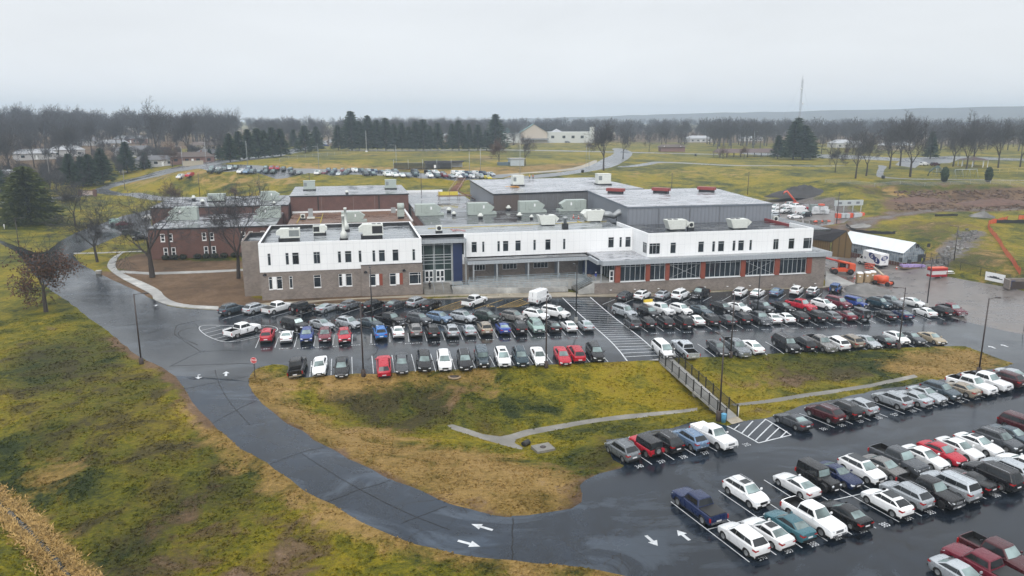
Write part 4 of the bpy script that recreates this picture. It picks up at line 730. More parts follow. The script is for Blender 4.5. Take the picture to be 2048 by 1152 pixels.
# ------------------------------------------------------------------ rooftop plant (each unit stands on its roof)
def rtu(label, px, py, zr, L, D, H, mat, style=0, rz=0.0, name='rooftop_unit', group='rooftop units', flip=1):
    p = atz(px, py, zr); t = thing(name, label, 'air conditioner', (p[0], p[1]+D/2, zr), rz, group)
    def box(nm, x0, x1, y0, y1, z0, z1, m, par=t):
        if flip < 0: x0, x1 = -x1, -x0
        return MB().box(x0, x1, y0, y1, z0, z1).build(nm, m, par)
    if style == 0:      # long green air handler with hood and base
        box('curb', -L/2, L/2*1.15, -D/2, D/2, .06, H*.22, HVAC); c = box('casing', -L/2, L*.28, -D/2+.05, D/2-.05, H*.222, H, mat)
        x = [L*.282, L/2, L/2, L*.4]; v = [(L*.282,-D/2+.1,H*.24),(L*.38,-D/2+.1,H*.24),(L*.5,-D/2+.1,H*.66),(L*.282,-D/2+.1,H*.97)]
        m = MB(); q = [(a*flip, b, z) for a, b, z in v]+[(a*flip, -b, z) for a, b, z in v]; m.add(q, [(0,1,2,3),(7,6,5,4),(0,4,5,1),(1,5,6,2),(2,6,7,3),(3,7,4,0)]); m.build('intake_hood', mat, t)
        box('service_panel', -L*.16, -L*.06, -D/2-.12, -D/2+.04, H*.3, H*.9, HVACW if mat is HVACW else HVAC, t); box('louvre', L*.06, L*.12, -D/2+.03, -D/2+.047, H*.55, H*.8, WTRIM, c); box('door_seam', -L*.28, -L*.275, -D/2+.035, -D/2+.048, H*.25, H*.96, DARK, c)
    elif style == 1:    # white packaged unit, condenser fans, dark base
        box('curb', -L*.42, L*.42, -D/2+.1, D/2-.1, 0, H*.3, BLACKM); c = box('casing', -L*.35, L*.45, -D/2, D/2, H*.302, H, mat)
        v = [(-L*.352,-D/2+.06,H*.5),(-L*.352,-D/2+.06,H*.97),(-L*.5,-D/2+.06,H*.78),(-L*.5,-D/2+.06,H*.55)]; m = MB(); q = [(a*flip, b, z) for a, b, z in v]+[(a*flip, -b, z) for a, b, z in v]; m.add(q, [(0,1,2,3),(7,6,5,4),(0,4,5,1),(1,5,6,2),(2,6,7,3),(3,7,4,0)]); m.build('intake_hood', mat, t)
        box('coil_grille', L*.02, L*.42, -D/2-.02, -D/2-.003, H*.42, H*.9, plain('coil_grey', (.2, .22, .22), .5) if 'pale' in label else DARK, c)
        for k in (0.1, .3): MB().lathe([(.42, 0), (.42, .06), (.3, .06)], (L*k*flip, 0, H+.003), 12).build('fan', BLACKM, c)
    elif style == 2:    # tapered white unit wider at the top
        m = MB(); a = [(-L*.5,-D/2),(L*.34,-D/2),(L*.34,D/2),(-L*.5,D/2)]; b = [(-L*.36,-D/2),(L*.3,-D/2),(L*.3,D/2),(-L*.36,D/2)]
        q = [(x*flip, y, H*.12) for x, y in b]+[(x*flip, y, H) for x, y in a]; m.add(q, [(0,1,2,3),(7,6,5,4),(0,4,5,1),(1,5,6,2),(2,6,7,3),(3,7,4,0)]); c = m.build('casing', mat, t)
        v = [(L*.342,-D/2+.05,H*.3),(L*.342,-D/2+.05,H*.98),(L*.5,-D/2+.05,H*.72),(L*.47,-D/2+.05,H*.6)]; m = MB(); q = [(x*flip, y, z) for x, y, z in v]+[(x*flip, -y, z) for x, y, z in v]; m.add(q, [(0,1,2,3),(7,6,5,4),(0,4,5,1),(1,5,6,2),(2,6,7,3),(3,7,4,0)]); m.build('intake_hood', mat, t); box('curb', -L*.3, L*.28, -D/2+.1, D/2-.1, 0, H*.119, BLACKM)
        for k in (-.3, -.05): MB().lathe([(.5, 0), (.5, .07), (.35, .07)], (L*k*flip, 0, H+.003), 12).build('fan', BLACKM, c)
    elif style == 3:    # tall boxy unit on dark skid
        box('skid', -L*.55, L*.55, -D/2-.2, D/2+.2, .02, .35, BLACKM); c = box('casing', -L/2, L/2, -D/2, D/2, .36, H, mat); box('louvre', -L*.46, -L*.2, -D/2-.03, -D/2-.003, H*.45, H*.85, plain('coil_grey', (.2, .22, .22), .5), c); box('cap', -L*.53, L*.53, -D/2-.06, D/2+.06, H+.003, H+.1, mat, c)
    return t
rtu('off-white packaged unit with pale coil, nearest the entrance-lawn end of the white block roof', 578, 484, 9.85, 4.6, 2.2, 2.5, HVACW, 1)
rtu('small off-white unit between the two bigger units on the white block roof', 640, 472, 9.85, 2.9, 2.0, 2.1, HVACW, 1, flip=-1)
rtu('off-white unit with twin black coil grilles on the white block roof', 744, 480, 9.85, 4.9, 2.3, 3.0, HVACW, 1)
rtu('off-white tapered unit with yellow pipe on the middle wing roof', 1098, 452, 9.95, 4.6, 2.4, 2.3, HVACW, 2)
rtu('tapered off-white unit on the cafeteria roof near the panel corner', 1357, 461, 9.85, 5.2, 2.4, 2.2, HVACW, 2)
rtu('tapered off-white unit on the cafeteria roof nearer its far end', 1482, 458.5, 9.85, 4.9, 2.4, 2.1, HVACW, 2)
rtu('pale green air handler at the west end of the dark roof row', 858, 432, 9.0, 6.6, 2.6, 2.9, HVAC, 0)
rtu('pale green air handler second along the dark roof row, beside the brown annex', 963, 430, 9.0, 6.8, 2.6, 3.0, HVAC, 0)
rtu('pale green air handler third along the dark roof row, before the dark metal wall', 1065, 426, 9.0, 6.7, 2.6, 3.0, HVAC, 0)
rtu('pale green air handler at the grey gymnasium end of the dark roof row', 1147, 423, 9.0, 7.0, 2.6, 3.0, HVAC, 0, flip=-1)
rtu('pale green air handler on the brown ballast roof', 707, 445, 6.42, 6.0, 2.4, 2.7, HVAC, 0)
rtu('grey-green box unit at the west end of the brick gymnasium roof', 619, 381, 11.31, 3.4, 2.5, 2.8, HVAC, 3)
rtu('grey-green box unit with louvre at the east end of the brick gymnasium roof', 782, 378.5, 11.31, 3.4, 2.5, 2.8, HVAC, 3)
rtu('large pale green unit behind the bare tree on the windowed classroom roof', 366, 441, 7.41, 7.0, 3.0, 3.3, HVAC, 0, flip=-1)
rtu('pale green unit at the inner end of the windowed classroom roof', 536, 437, 7.41, 6.4, 2.8, 3.0, HVAC, 0, flip=-1)
rtu('pale green unit with hood on the low rear block roof', 540, 401, 9.51, 5.4, 2.4, 2.6, HVAC, 0)
rtu('flat pale unit behind thin trees on the low rear block roof', 433, 404, 9.51, 4.6, 2.4, 2.2, HVAC, 3)
rtu('white tower unit on black skid above orange sheeting, rear gymnasium roof', 1037, 372, 13.46, 3.3, 2.6, 3.0, HVACW, 3)
rtu('white tower unit on black skid at the far end of the rear gymnasium roof', 1209, 370, 13.46, 4.0, 3.0, 3.2, HVACW, 3)
# unit with silver duct beside the grey gymnasium
t = rtu('off-white unit feeding a kinked silver duct beside the grey gymnasium', 1188, 445, 9.95, 5.0, 2.8, 2.7, HVACW, 2, flip=-1)
m = MB(); m.tube([(2.0,0,1.7),(4.2,0,1.5),(5.2,.3,1.1),(6.4,.2,1.9),(8.6,.2,1.9)], [.75,.75,.7,.8,.8], 4); m.build('duct', GALV, t)
for x in (5.9, 8.2): MB().box(x-.06, x+.06, .1, .3, 0, 1.2).build('duct_leg', BLACKM, t)
MB().box(-3.2, -3.0, -1.6, 1.2, .02, .16).build('pipe', plain('yellow_pipe', (.5, .38, .05), .5), t)
def small(name, label, cat, px, py, zr, build, group=None):
    p = atz(px, py, zr); t = thing(name, label, cat, (p[0], p[1], zr), 0, group); build(t); return t
def mush(s):
    def f(t):
        MB().lathe([(.55*s,0),(.5*s,.5*s)], (0,0,0), 12).build('curb', BLACKM, t); MB().lathe([(.5*s,.502*s),(.75*s,.75*s),(.7*s,.95*s),(.4*s,1.0*s),(.38*s,1.3*s),(.15*s,1.4*s),(0,1.42*s)], (0,0,0), 14).build('cowl', HVACW, t)
    return f
for px, py, zr, s, lab in ((898,425,9,1.,'white mushroom vent between the first two green units on the dark roof'),(908,432,9,.85,'low white vent in front of its twin on the dark roof'),(961,437.5,9,1.,'white mushroom vent below the second green unit'),(1017,421,9,1.,'white mushroom vent in front of the dark metal wall'),(1039,436,9,1.,'white mushroom vent below the third green unit'),(1063,438,9,.75,'small white round vent east of the third green unit'),
                           (387.5,401,9.51,1.1,'white roof cowl behind the bare tree on the low rear block'),(405.5,407.5,9.51,.95,'lower white roof cowl on the low rear block'),(548,409,9.51,.7,'little white vent near the brick gymnasium corner'),(694,388,11.31,.8,'grey vent standing midway on the brick gymnasium roof')):
    small('roof_vent', lab, 'vent', px, py, zr, mush(s), 'roof vents')
def stack(t):
    MB().box(-.8, .8, -.5, .5, 0, .5).build('curb', BLACKM, t); MB().lathe([(.75,.502),(.55,1.6),(.3,1.9),(.25,4.6),(.32,4.6),(.32,5.0)], (0,0,0), 10).build('flue', HVACW, t)
small('exhaust_stack', 'tall off-white exhaust stack near the front parapet of the white block', 'chimney', 688, 481, 9.85, stack, 'exhaust stacks'); small('exhaust_stack', 'thinner off-white exhaust stack further back on the white block roof', 'chimney', 692, 463, 9.85, stack, 'exhaust stacks')
def cond(t): MB().box(-.7, .7, -.3, .3, 0, .5).build('legs', BLACKM, t); MB().box(-.6, .6, -.3, .3, .5, 1.6).build('casing', HVACW, t); MB().lathe([(.42, 0), (.42, -.03), (.1, -.03)], (0, -.31, 1.05), 12, 'Y').build('fan', BLACKM, t)
small('condenser', 'round-fanned little condenser on the middle wing roof', 'air conditioner', 878, 466, 9.95, cond); small('condenser', 'small boxed condenser at the end of the cafeteria roof', 'air conditioner', 1381, 459, 9.85, cond); small('condenser', 'small condenser where the grey gymnasium meets the low dark roof', 'air conditioner', 1550, 446, 9.0, cond)
def flue(t): MB().box(-.6, .6, -.5, .5, 0, 1.2).build('curb', BLACKM, t); MB().lathe([(.35,1.2),(.35,2.2),(.5,2.2),(.5,2.6),(0,2.7)], (0,0,0), 10).build('flue', GALV, t)
small('roof_flue', 'short silver flue on a black curb on the middle wing roof', 'chimney', 1130, 458, 9.95, flue)
def fan(t): MB().box(-1.0, .9, -.8, .8, .6, 1.5).build('plenum', HVAC, t); MB().box(-.9, .9, -.7, .7, 1.5, 3.2).build('casing', HVAC, t); MB().lathe([(1.0,-.9),(1.0,.9)], (0,0,3.2), 14, 'X').build('hood', HVAC, t); MB().box(-2.6, -1.4, -.3, .3, 1.6, 3.0).build('side_box', GALV, t); MB().box(-.8, .8, -.6, .6, 0, .6).build('curb', BLACKM, t)
small('kitchen_exhaust', 'tall round-hooded green exhaust on the brown ballast roof', 'vent', 802, 437, 6.42, fan)
def gooseneck(t): MB().box(-.6, .6, -.2, .2, .7, 2.9).build('duct', GALV, t); MB().box(-1.0, 1.0, -.6, .6, .3, .7).build('base', HVACW, t); MB().box(-.1, .1, -.1, .1, 0, .3).build('stand', BLACKM, t)
small('roof_duct', 'upright silver duct by yellow gas pipes on the brown roof', 'duct', 622, 439, 6.42, gooseneck); small('condenser', 'white condenser cube on the brown roof below the silver duct', 'air conditioner', 606, 440, 6.42, cond)
m = MB()
for a, b in (((594,447),(603,430)),((617,437),(642,437)),((641,447),(646,428)),((618,430),(618,437))):
    A, B = atz(*a, 6.42), atz(*b, 6.42); m.tube([(A[0],A[1],6.6),(B[0],B[1],6.6)], .1, 5)
tag(m.build('gas_pipe', plain('yellow_pipe', (.5, .38, .05), .5)), 'yellow gas piping laid across the brown roof', 'pipe')
m = MB(); m.tube([(17,160.5,10.1),(30,161,10.1),(46,162.2,10.1),(58,163.5,10.1)], .07, 5); m.tube([(58.8,157.6,10.0),(59.5,150,10.)], .07, 5); tag(m.build('gas_pipe', plain('yellow_pipe', (.5, .38, .05), .5)), 'yellow gas line running along the middle wing roof', 'pipe')
def redfan(t): m = MB(); m.obox((0,0,1.0), 4.6, 1.9, .75); m.build('casing', plain('oxide_red', (.24, .045, .04), .45), t); MB().obox((0,0,.3), 3.9, 1.4, .6).build('curb', DARK, t)
for px, py, lab in ((1231,388,'oxide red roof monitor at the rear-gym end of the grey gymnasium roof'),(1322,387,'oxide red roof monitor midway on the grey gymnasium roof'),(1413,385,'oxide red roof monitor at the hillside end of the grey gymnasium roof')):
    t = small('roof_monitor', lab, 'vent', px, py-1, 13.86, redfan, 'red roof monitors'); t.rotation_euler[2] = -.75
m = MB()
for k in range(14): m.obox((*(atz(1030+RNG.normal()*8, 376, 13.5)[:2]), 13.62+.03*k), 1.6, .8, .05, RNG.uniform(0, 3))
tag(m.build('sheeting', plain('orange_sheet', (.55, .27, .05), .6)), 'orange sheeting heaped by the white tower unit', 'tarpaulin')
m = MB()
for k in range(16): q = atz(915+RNG.normal()*7, 461+RNG.normal()*1.2, 9.95); m.obox((q[0], q[1], 10.02), .8, .3, .08, RNG.uniform(0, 3))
tag(m.build('debris', plain('pink_debris', (.42, .24, .24), .7)), 'pinkish scraps lying on the middle wing roof', 'scraps', kind='stuff')
# ------------------------------------------------------------------ cars: one detailed model per body style, then a copy of it and of each part for every car
def paintmat(name, c, rough=.28, metal=.0, coat=.22):
    m, nt, b = nt_new('paint_'+name); oi = nt.nodes.new('ShaderNodeObjectInfo')
    f = noise(nt, nt.nodes.new('ShaderNodeTexCoord').outputs['Object'], 2.2, 4, .6)
    col = mixc(nt, 1., c, ramp(nt, f, [(.3, .95), (.7, 1.03)]), 'MULTIPLY'); col = mixc(nt, 1., col, ramp(nt, oi.outputs['Random'], [(0, .8), (1, 1.12)]), 'MULTIPLY')
    nt.links.new(col, b.inputs['Base Color']); nt.links.new(ramp(nt, f, [(.35, rough-.1), (.7, rough+.12)]), b.inputs['Roughness']); b.inputs['Metallic'].default_value = metal
    b.inputs['Coat Weight'].default_value = coat; b.inputs['Coat Roughness'].default_value = .06; b.inputs['Specular IOR Level'].default_value = .36; return m
PC = {'white': (.78, .79, .8), 'silver': (.42, .45, .48), 'grey': (.17, .185, .2), 'dark grey': (.06, .066, .075), 'black': (.010, .010, .012), 'navy': (.012, .022, .07), 'blue': (.02, .055, .26), 'bright blue': (.02, .14, .42), 'steel blue': (.16, .24, .36), 'slate': (.07, .095, .115),
      'teal': (.045, .13, .16), 'pale green': (.25, .36, .33), 'tan': (.36, .30, .21), 'beige': (.30, .255, .20), 'red': (.42, .012, .03), 'maroon': (.13, .012, .025), 'dark maroon': (.055, .012, .016), 'dark green': (.02, .032, .028), 'taupe': (.2, .195, .19), 'yellow': (.6, .5, .02), 'dark teal': (.012, .035, .05), 'offroad blue': (.01, .07, .24)}
PAINTS = {k: paintmat(k, v, .3, .35 if k in ('silver', 'grey', 'steel blue', 'taupe', 'slate', 'beige') else 0) for k, v in PC.items()}
def finish(me, ang=38):
    me.polygons.foreach_set('use_smooth', [True]*len(me.polygons)); me.set_sharp_from_angle(angle=math.radians(ang)); me.update()
def cut(me, cutters):
    o = bpy.data.objects.new('cut', me); COL.objects.link(o); tmp = []
    for c in cutters:
        co = bpy.data.objects.new('cutter', c); COL.objects.link(co); tmp.append(co); md = o.modifiers.new('b', 'BOOLEAN'); md.object = co; md.operation = 'DIFFERENCE'; md.solver = 'EXACT'
    dg = bpy.context.evaluated_depsgraph_get(); dg.update(); r = bpy.data.meshes.new_from_object(o.evaluated_get(dg))
    for q in tmp+[o]: bpy.data.objects.remove(q)
    return r
SPEC = {  # L W H | belt nose deck | cowl wtop rtop rbase | wheel r, front axle, rear axle | clearance, tumble
 'sedan':   (4.80,1.85,1.46, 1.00,.84,1.08,  1.00, .10,-.90,-1.85, .345, 1.42,-1.40, .2, .72),
 'coupe':   (4.70,1.88,1.38, .98,.83,1.04,  .80, -.05,-.80,-1.90, .35, 1.42,-1.36, .18, .70),
 'conv':    (4.75,1.90,1.36, 1.0,.85,1.04,  .70, .05,-.70,-1.35, .35, 1.42,-1.36, .18, .70),
 'suv':     (4.75,1.92,1.73, 1.16,1.02,1.20, 1.15, .38,-1.60,-2.24, .385, 1.45,-1.42, .24, .735),
 'xsuv':    (4.55,1.88,1.62, 1.12,.97,1.18, 1.10, .28,-1.15,-2.12, .375, 1.40,-1.36, .23, .72),
 'bsuv':    (5.25,2.03,1.92, 1.27,1.14,1.28, 1.25, .60,-2.10,-2.50, .42, 1.62,-1.55, .26, .77),
 'minivan': (5.15,1.99,1.76, 1.12,.92,1.16, 1.55, .55,-1.95,-2.46, .36, 1.62,-1.50, .2, .75),
 'pickup':  (5.80,2.04,1.92, 1.24,1.15,1.22, 1.20, .58,-.90,-1.12, .425, 1.80,-1.82, .3, .76),
 'jeep':    (4.45,1.80,1.86, 1.16,1.08,1.16, .70, .50,-2.10,-2.18, .43, 1.40,-1.35, .38, .88),
 'van':     (5.60,2.06,2.55, 1.25,1.02,1.3, 1.95, 1.15,-2.70,-2.78, .36, 1.80,-1.70, .25, .90),
}
def make_car(style, opts=()):
    L, Wd, H, belt, nose, deck, cowl, wt, rt, rb, r, fa, ra, gc, tum = SPEC[style]; w = Wd/2; pick = style == 'pickup'; jeep = style == 'jeep'; van = style == 'van'
    zb = gc
    xs = sorted({-L/2, -L/2+.06, -L/2+.22, ra-.55, ra-.2, ra+.2, ra+.55, 0., rb, cowl, fa-.5, fa-.15, fa+.25, fa+.55, L/2-.3, L/2-.12, L/2})
    def zt(x):
        if jeep: P = [(-L/2, belt-.02), (cowl, belt), (L/2-.35, nose), (L/2-.05, nose-.05), (L/2, nose-.4)]
        elif van: P = [(-L/2, belt), (cowl, belt), (L/2-.3, nose), (L/2-.08, nose-.15), (L/2, nose-.45)]
        elif pick: P = [(-L/2, deck-.02), (rb, deck), (cowl, belt+.02), (L/2-.4, nose+.02), (L/2-.1, nose-.06), (L/2, nose-.35)]
        elif style in ('suv', 'xsuv', 'bsuv', 'minivan'): P = [(-L/2, deck-.32), (-L/2+.06, deck-.12), (-L/2+.22, deck), (cowl, belt), (L/2-.55, nose+.04), (L/2-.12, nose-.12), (L/2, nose-.36)]
        else: P = [(-L/2, deck-.34), (-L/2+.06, deck-.1), (-L/2+.22, deck), (rb, deck), (cowl, belt), (L/2-.5, nose+.02), (L/2-.12, nose-.13), (L/2, nose-.33)]
        for (a, b), (c, d) in zip(P[:-1], P[1:]):
            if a <= x <= c: return b+(d-b)*(x-a)/max(c-a, 1e-6)
        return P[-1][1]
    def hw(x):
        e = L/2-abs(x); t = min(1, e/.8); k = .76+.24*t**.42 if not (pick or jeep or van) else .93+.07*math.sqrt(t)
        if jeep and x > cowl: k = .72+.05*max(0, (cowl+.6-x)/.6)
        return w*k
    sec = []
    for x in xs:
        t, h = zt(x), hw(x); bot = zb + (.14 if abs(x) > L/2-.1 else 0); mid = (t*.62+bot*.38)
        P = [(.0, t+.03), (.5*h, t+.022), (.84*h, t-.005), (.955*h, t-.07), (h, mid), (.985*h, bot+.16), (.92*h, bot), (0, bot)]
        sec.append([(x, y, z) for y, z in P] + [(x, -y, z) for y, z in P[-2:0:-1]])
    m = MB(); n = len(sec[0]); vs = [p for s_ in sec for p in s_]; fs = []
    for i in range(len(sec)-1):
        for k in range(n): fs.append((i*n+k, i*n+(k+1) % n, (i+1)*n+(k+1) % n, (i+1)*n+k))
    fs.append(tuple(range(n))[::-1]); fs.append(tuple((len(sec)-1)*n+k for k in range(n))); m.add(vs, fs); me = m.mesh('body')
    bm = bmesh.new(); bm.from_mesh(me); bmesh.ops.recalc_face_normals(bm, faces=bm.faces); bm.to_mesh(me); bm.free()
    cs = []; ar = r*1.17
    for ax in (fa, ra):
        for s_ in (-1, 1): c = MB().lathe([(ar, 0), (ar, .42)], (ax, (w-.34) if s_ > 0 else (-w-.08), r), 20, 'Y', smooth=False); mm = c.mesh('c'); bm = bmesh.new(); bm.from_mesh(mm); bmesh.ops.recalc_face_normals(bm, faces=bm.faces); bm.to_mesh(mm); bm.free(); cs.append(mm)
    bed = pick and 'covered' not in opts
    if bed: c = MB().box(-L/2+.09, rb-.06, -w+.2, w-.2, deck-.5, deck+.5).mesh('c'); bm = bmesh.new(); bm.from_mesh(c); bmesh.ops.recalc_face_normals(bm, faces=bm.faces); bm.to_mesh(c); bm.free(); cs.append(c)
    me = cut(me, cs); v = me.vertices
    while len(me.materials) < 2: me.materials.append(None)
    for p in me.polygons:
        c = p.center; mi = 0
        if min(math.hypot(c.x-fa, c.z-r), math.hypot(c.x-ra, c.z-r)) < ar+.002 and abs(p.normal.y) < .95 and abs(c.y) > w-.36 or (abs(p.normal.y) > .9 and abs(abs(c.y)-(w-.34)) < .02 and min(math.hypot(c.x-fa, c.z-r), math.hypot(c.x-ra, c.z-r)) < ar): mi = 1
        if c.z < zb+.1 and style in ('suv', 'xsuv', 'bsuv', 'jeep', 'pickup') or p.normal.z < -.8: mi = 1
        if bed and -L/2+.08 < c.x < rb-.05 and abs(c.y) < w-.19 and c.z < deck-.01 and c.z > deck-.52: mi = 1
        p.material_index = mi
    finish(me)
    t = thing({'sedan': 'parked_car', 'coupe': 'parked_car', 'conv': 'parked_car', 'jeep': 'off_roader', 'pickup': 'pickup_truck', 'van': 'cargo_van', 'minivan': 'minivan'}.get(style, 'parked_suv'), 'x', 'car')
    body = bpy.data.objects.new('body', me); COL.objects.link(body); body.parent = t; me.materials[0] = PAINTS['white']; me.materials[1] = TRIM; body.material_slots[0].link = 'OBJECT'
    # greenhouse
    wb, wr = hw(0)*.9, w*tum*.93; zl = belt-.03; zr_ = H; drop = {'sedan': .05, 'coupe': .05, 'suv': .07, 'xsuv': .08, 'minivan': .05}.get(style, .02)
    xm = (wt+rt)/2
    B = [(rb, -wb), (cowl, -wb*.96), (cowl+.1, 0), (cowl, wb*.96), (rb, wb), (rb-.05, 0)]; T = [(rt, -wr*.97), (wt, -wr*.95), (wt+.06, 0), (wt, wr*.95), (rt, wr*.97), (rt-.03, 0)]
    bm = bmesh.new(); bv = [bm.verts.new((x, y, zl)) for x, y in B]; tv = [bm.verts.new((x, y, zr_-(drop if x < xm else 0)+(0.04 if y == 0 else 0))) for x, y in T]
    bm.faces.new([bv[k] for k in (0, 1, 2, 3, 4, 5)][::-1]); edges = []
    for k in range(6): bm.faces.new([bv[k], bv[(k+1) % 6], tv[(k+1) % 6], tv[k]])
    bm.faces.new([tv[0], tv[1], tv[2], tv[5]]); bm.faces.new([tv[5], tv[2], tv[3], tv[4]]); bmesh.ops.recalc_face_normals(bm, faces=bm.faces)
    te = [e for e in bm.edges if all(q in tv for q in e.verts) and not {tv[2], tv[5]} == set(e.verts)]
    te += [e for e in bm.edges if (e.verts[0] in tv) != (e.verts[1] in tv) and abs(e.verts[0].co.y) > .1]
    bmesh.ops.bevel(bm, geom=te, offset=.11 if not jeep else .03, segments=3, affect='EDGES', profile=.6)
    gm = bpy.data.meshes.new('cabin'); bm.to_mesh(gm); bm.free(); gm.materials.append(PAINTS['white']); finish(gm, 50)
    cab = link('roof', gm, t); cab.material_slots[0].link = 'OBJECT'
    def lerp(a, b, v): return a+(b-a)*v
    def quadpts(fr, side, v0, v1, off):     # windscreen / rear glass: three columns following the curved front
        out = []
        for v in (v0, v1):
            for u in (-1, -.5, 0, .5, 1):
                y = u*lerp(wb*(.96 if fr else 1)-.1, wr*.95-.08, v); b0 = (cowl+.1*(1-abs(u))) if fr else (rb-.05*(1-abs(u))); t0 = (wt+.06*(1-abs(u))) if fr else (rt-.03*(1-abs(u)))
                x = lerp(b0, t0, v); z = lerp(zl, zr_-(0 if fr else drop)+.04*(1-abs(u)), v); nx, nz = ((zr_-zl), (cowl-wt)) if fr else (-(zr_-zl), (rt-rb)); q = math.hypot(nx, nz); out.append((x+nx/q*off, y, z+nz/q*off))
        return out
    def glass(name, fr, v0, v1, mat):
        p = quadpts(fr, 0, v0, v1, .014); m = MB().add(p, [(0, 1, 6, 5), (1, 2, 7, 6), (2, 3, 8, 7), (3, 4, 9, 8)], 0, True); return m.build(name, mat, t)
    glass('windscreen', True, .12, .9, LGLASS); glass('cowl', True, -.04, .115, TRIM)
    if not van: glass('rear_window', False, .16 if style != 'sedan' else .1, .88, LGLASS if style in ('sedan', 'coupe') else CGLASS)
    for s_ in (-1, 1):
        m = MB()
        def pan(x0b, x1b, x0t, x1t, v0, v1):
            q = []
            for v, xa, xb in ((v0, x0b, x1b), (v1, x0t, x1t)):
                y = lerp(wb, wr*.97, v)+.012
                zq = lambda xx: lerp(zl, zr_-drop*min(1, max(0, (wt-xx)/(wt-rt))), v); q += [(xa, s_*y, zq(xa)), (xb, s_*y, zq(xb))]
            m.add(q, [(0, 1, 3, 2)])
        v0, v1 = .2, .8; xf = lambda v: lerp(cowl, wt, v)-.16; xr = lambda v: lerp(rb, rt, v)+.14; xb = .02 if not pick else .1
        if van: pan(.9, xf(.3), .9, xf(.62), .3, .62)
        else:
            pan(xb+.03, xf(v0), xb+.03, xf(v1), v0, v1)
            long_ = style in ('suv', 'bsuv', 'minivan', 'jeep', 'xsuv')
            if long_: xc = -1.0 if style != 'bsuv' else -1.1; pan(xc+.015, xb-.0, xc+.015, xb-.0, v0, v1); pan(xr(v0), xc-.015, xr(v1), xc-.015, v0+.03, v1)
            elif 'single' not in opts: pan(xr(v0), xb-.0, xr(v1), xb-.0, v0, v1)
        m.build('side_window', CGLASS, t)
    # wheels
    wm = MB().lathe([(r*.62,-.1),(r*.92,-.105),(r,-.06),(r,.06),(r*.92,.105),(r*.62,.1)], (0,0,0), 18, 'Y', cap=False).mesh('wheel'); wm.materials.append(RUBBER); rimm = MB()
    rimm.lathe([(0,.06),(r*.16,.07),(r*.2,.045)], (0,0,0), 10, 'Y'); rimm.lathe([(r*.55,.07),(r*.64,.09),(r*.64,.05)], (0,0,0), 18, 'Y')
    for k in range(5): a = 2*PI*k/5; rimm.obox((math.cos(a)*r*.37, .055, math.sin(a)*r*.37), r*.5, .03, r*.14, 0, -a)
    rimm.lathe([(0,.0),(r*.63,.0)], (0,0,0), 14, 'Y', cap=False, mi=1); rm = rimm.mesh('rim'); rm.materials.append(RIMD if 'black rims' in opts else RIM); rm.materials.append(RUBBER)
    for ax in (fa, ra):
        for s_ in (-1, 1):
            o = link('wheel', wm, t); o.location = (ax, s_*(w-.12), r); o.rotation_euler = (0, 0, 0 if s_ > 0 else PI); q = link('rim', rm, o)
    # lamps, grille, plate, mirrors
    zf = nose-.16; zk = (deck-.2) if not (pick or van) else 1.0
    for s_ in (-1, 1):
        if jeep: MB().lathe([(.13, 0), (.13, .05), (.0, .07)], (L/2-.02, s_*.48, .88), 12, 'X').build('headlight', HEADL, t)
        else:
            h = hw(L/2-.2); MB().add([(L/2-.42, s_*h*.985, zf+.05), (L/2-.1, s_*h*.9, zf+.02), (L/2-.01, s_*h*.62, zf-.01), (L/2+.012, s_*h*.6, zf-.13), (L/2-.07, s_*h*.97, zf-.13), (L/2-.38, s_*h*1.005, zf-.03)], [(0, 1, 4, 5), (1, 2, 3, 4)]).build('headlight', HEADL, t)
        h = hw(-L/2+.1); tl = MB()
        if pick or van or jeep: tl.box(-L/2-.015, -L/2+.12, s_*h*.98-.09, s_*h*.98+.03, zk-.32, zk+.05)
        else: tl.add([(-L/2-.012, s_*h*.55, zk), (-L/2-.012, s_*h*.95, zk+.02), (-L/2+.32, s_*hw(-L/2+.3)*1.0, zk+.06), (-L/2+.32, s_*hw(-L/2+.3)*1.012, zk-.08), (-L/2-.012, s_*h*.99, zk-.13), (-L/2-.016, s_*h*.55, zk-.1)], [(0, 1, 4, 5), (1, 2, 3, 4)])
        tl.build('tail_light', TAILL, t)
        mo = MB().obox((cowl-.22, s_*(wb+.14), belt+.09), .12, .2, .15).build('mirror', PAINTS['white'], t); mo.material_slots[0].link = 'OBJECT'
    MB().box(L/2-.03, L/2+.018, -.42, .42, nose-.42, nose-.19).build('grille', TRIM if not pick else CHROME, t); MB().box(L/2-.02, L/2+.025, -w*.78, w*.78, zb+.12, zb+.3).build('front_bumper', TRIM if not pick else CHROME, t)
    MB().box(-L/2-.03, -L/2+.03, -w*.8, w*.8, zb+.12, zb+.3).build('rear_bumper', TRIM if not pick else CHROME, t); MB().box(-L/2-.04, -L/2-.032, -.26, .26, .62, .76).build('number_plate', PLATE, t); MB().box(L/2+.026, L/2+.032, -.24, .24, .42, .54).build('number_plate', PLATE, t)
    if style in ('suv', 'bsuv') and 'rails' in opts:
        for s_ in (-1, 1): MB().tube([(rt+.1, s_*wr*.86, H+.03), (rt+.25, s_*wr*.86, H+.085), (wt-.25, s_*wr*.86, H+.085), (wt-.1, s_*wr*.86, H+.03)], .022, 5).build('roof_rail', TRIM if 'dark rails' in opts else CHROME, t)
    if 'sunroof' in opts: MB().box(wt-.85, wt-.12, -.4, .4, H+.012, H+.052).build('sunroof', CGLASS, t)
    if 'pano' in opts: MB().box(rt+.2, wt-.1, -.5, .5, H+.012, H+.05).build('sunroof', CGLASS, t)
    if pick and 'covered' in opts: MB().box(-L/2+.06, rb-.08, -w+.14, w-.14, deck-.01, deck+.05).build('bed_cover', TRIM, t)
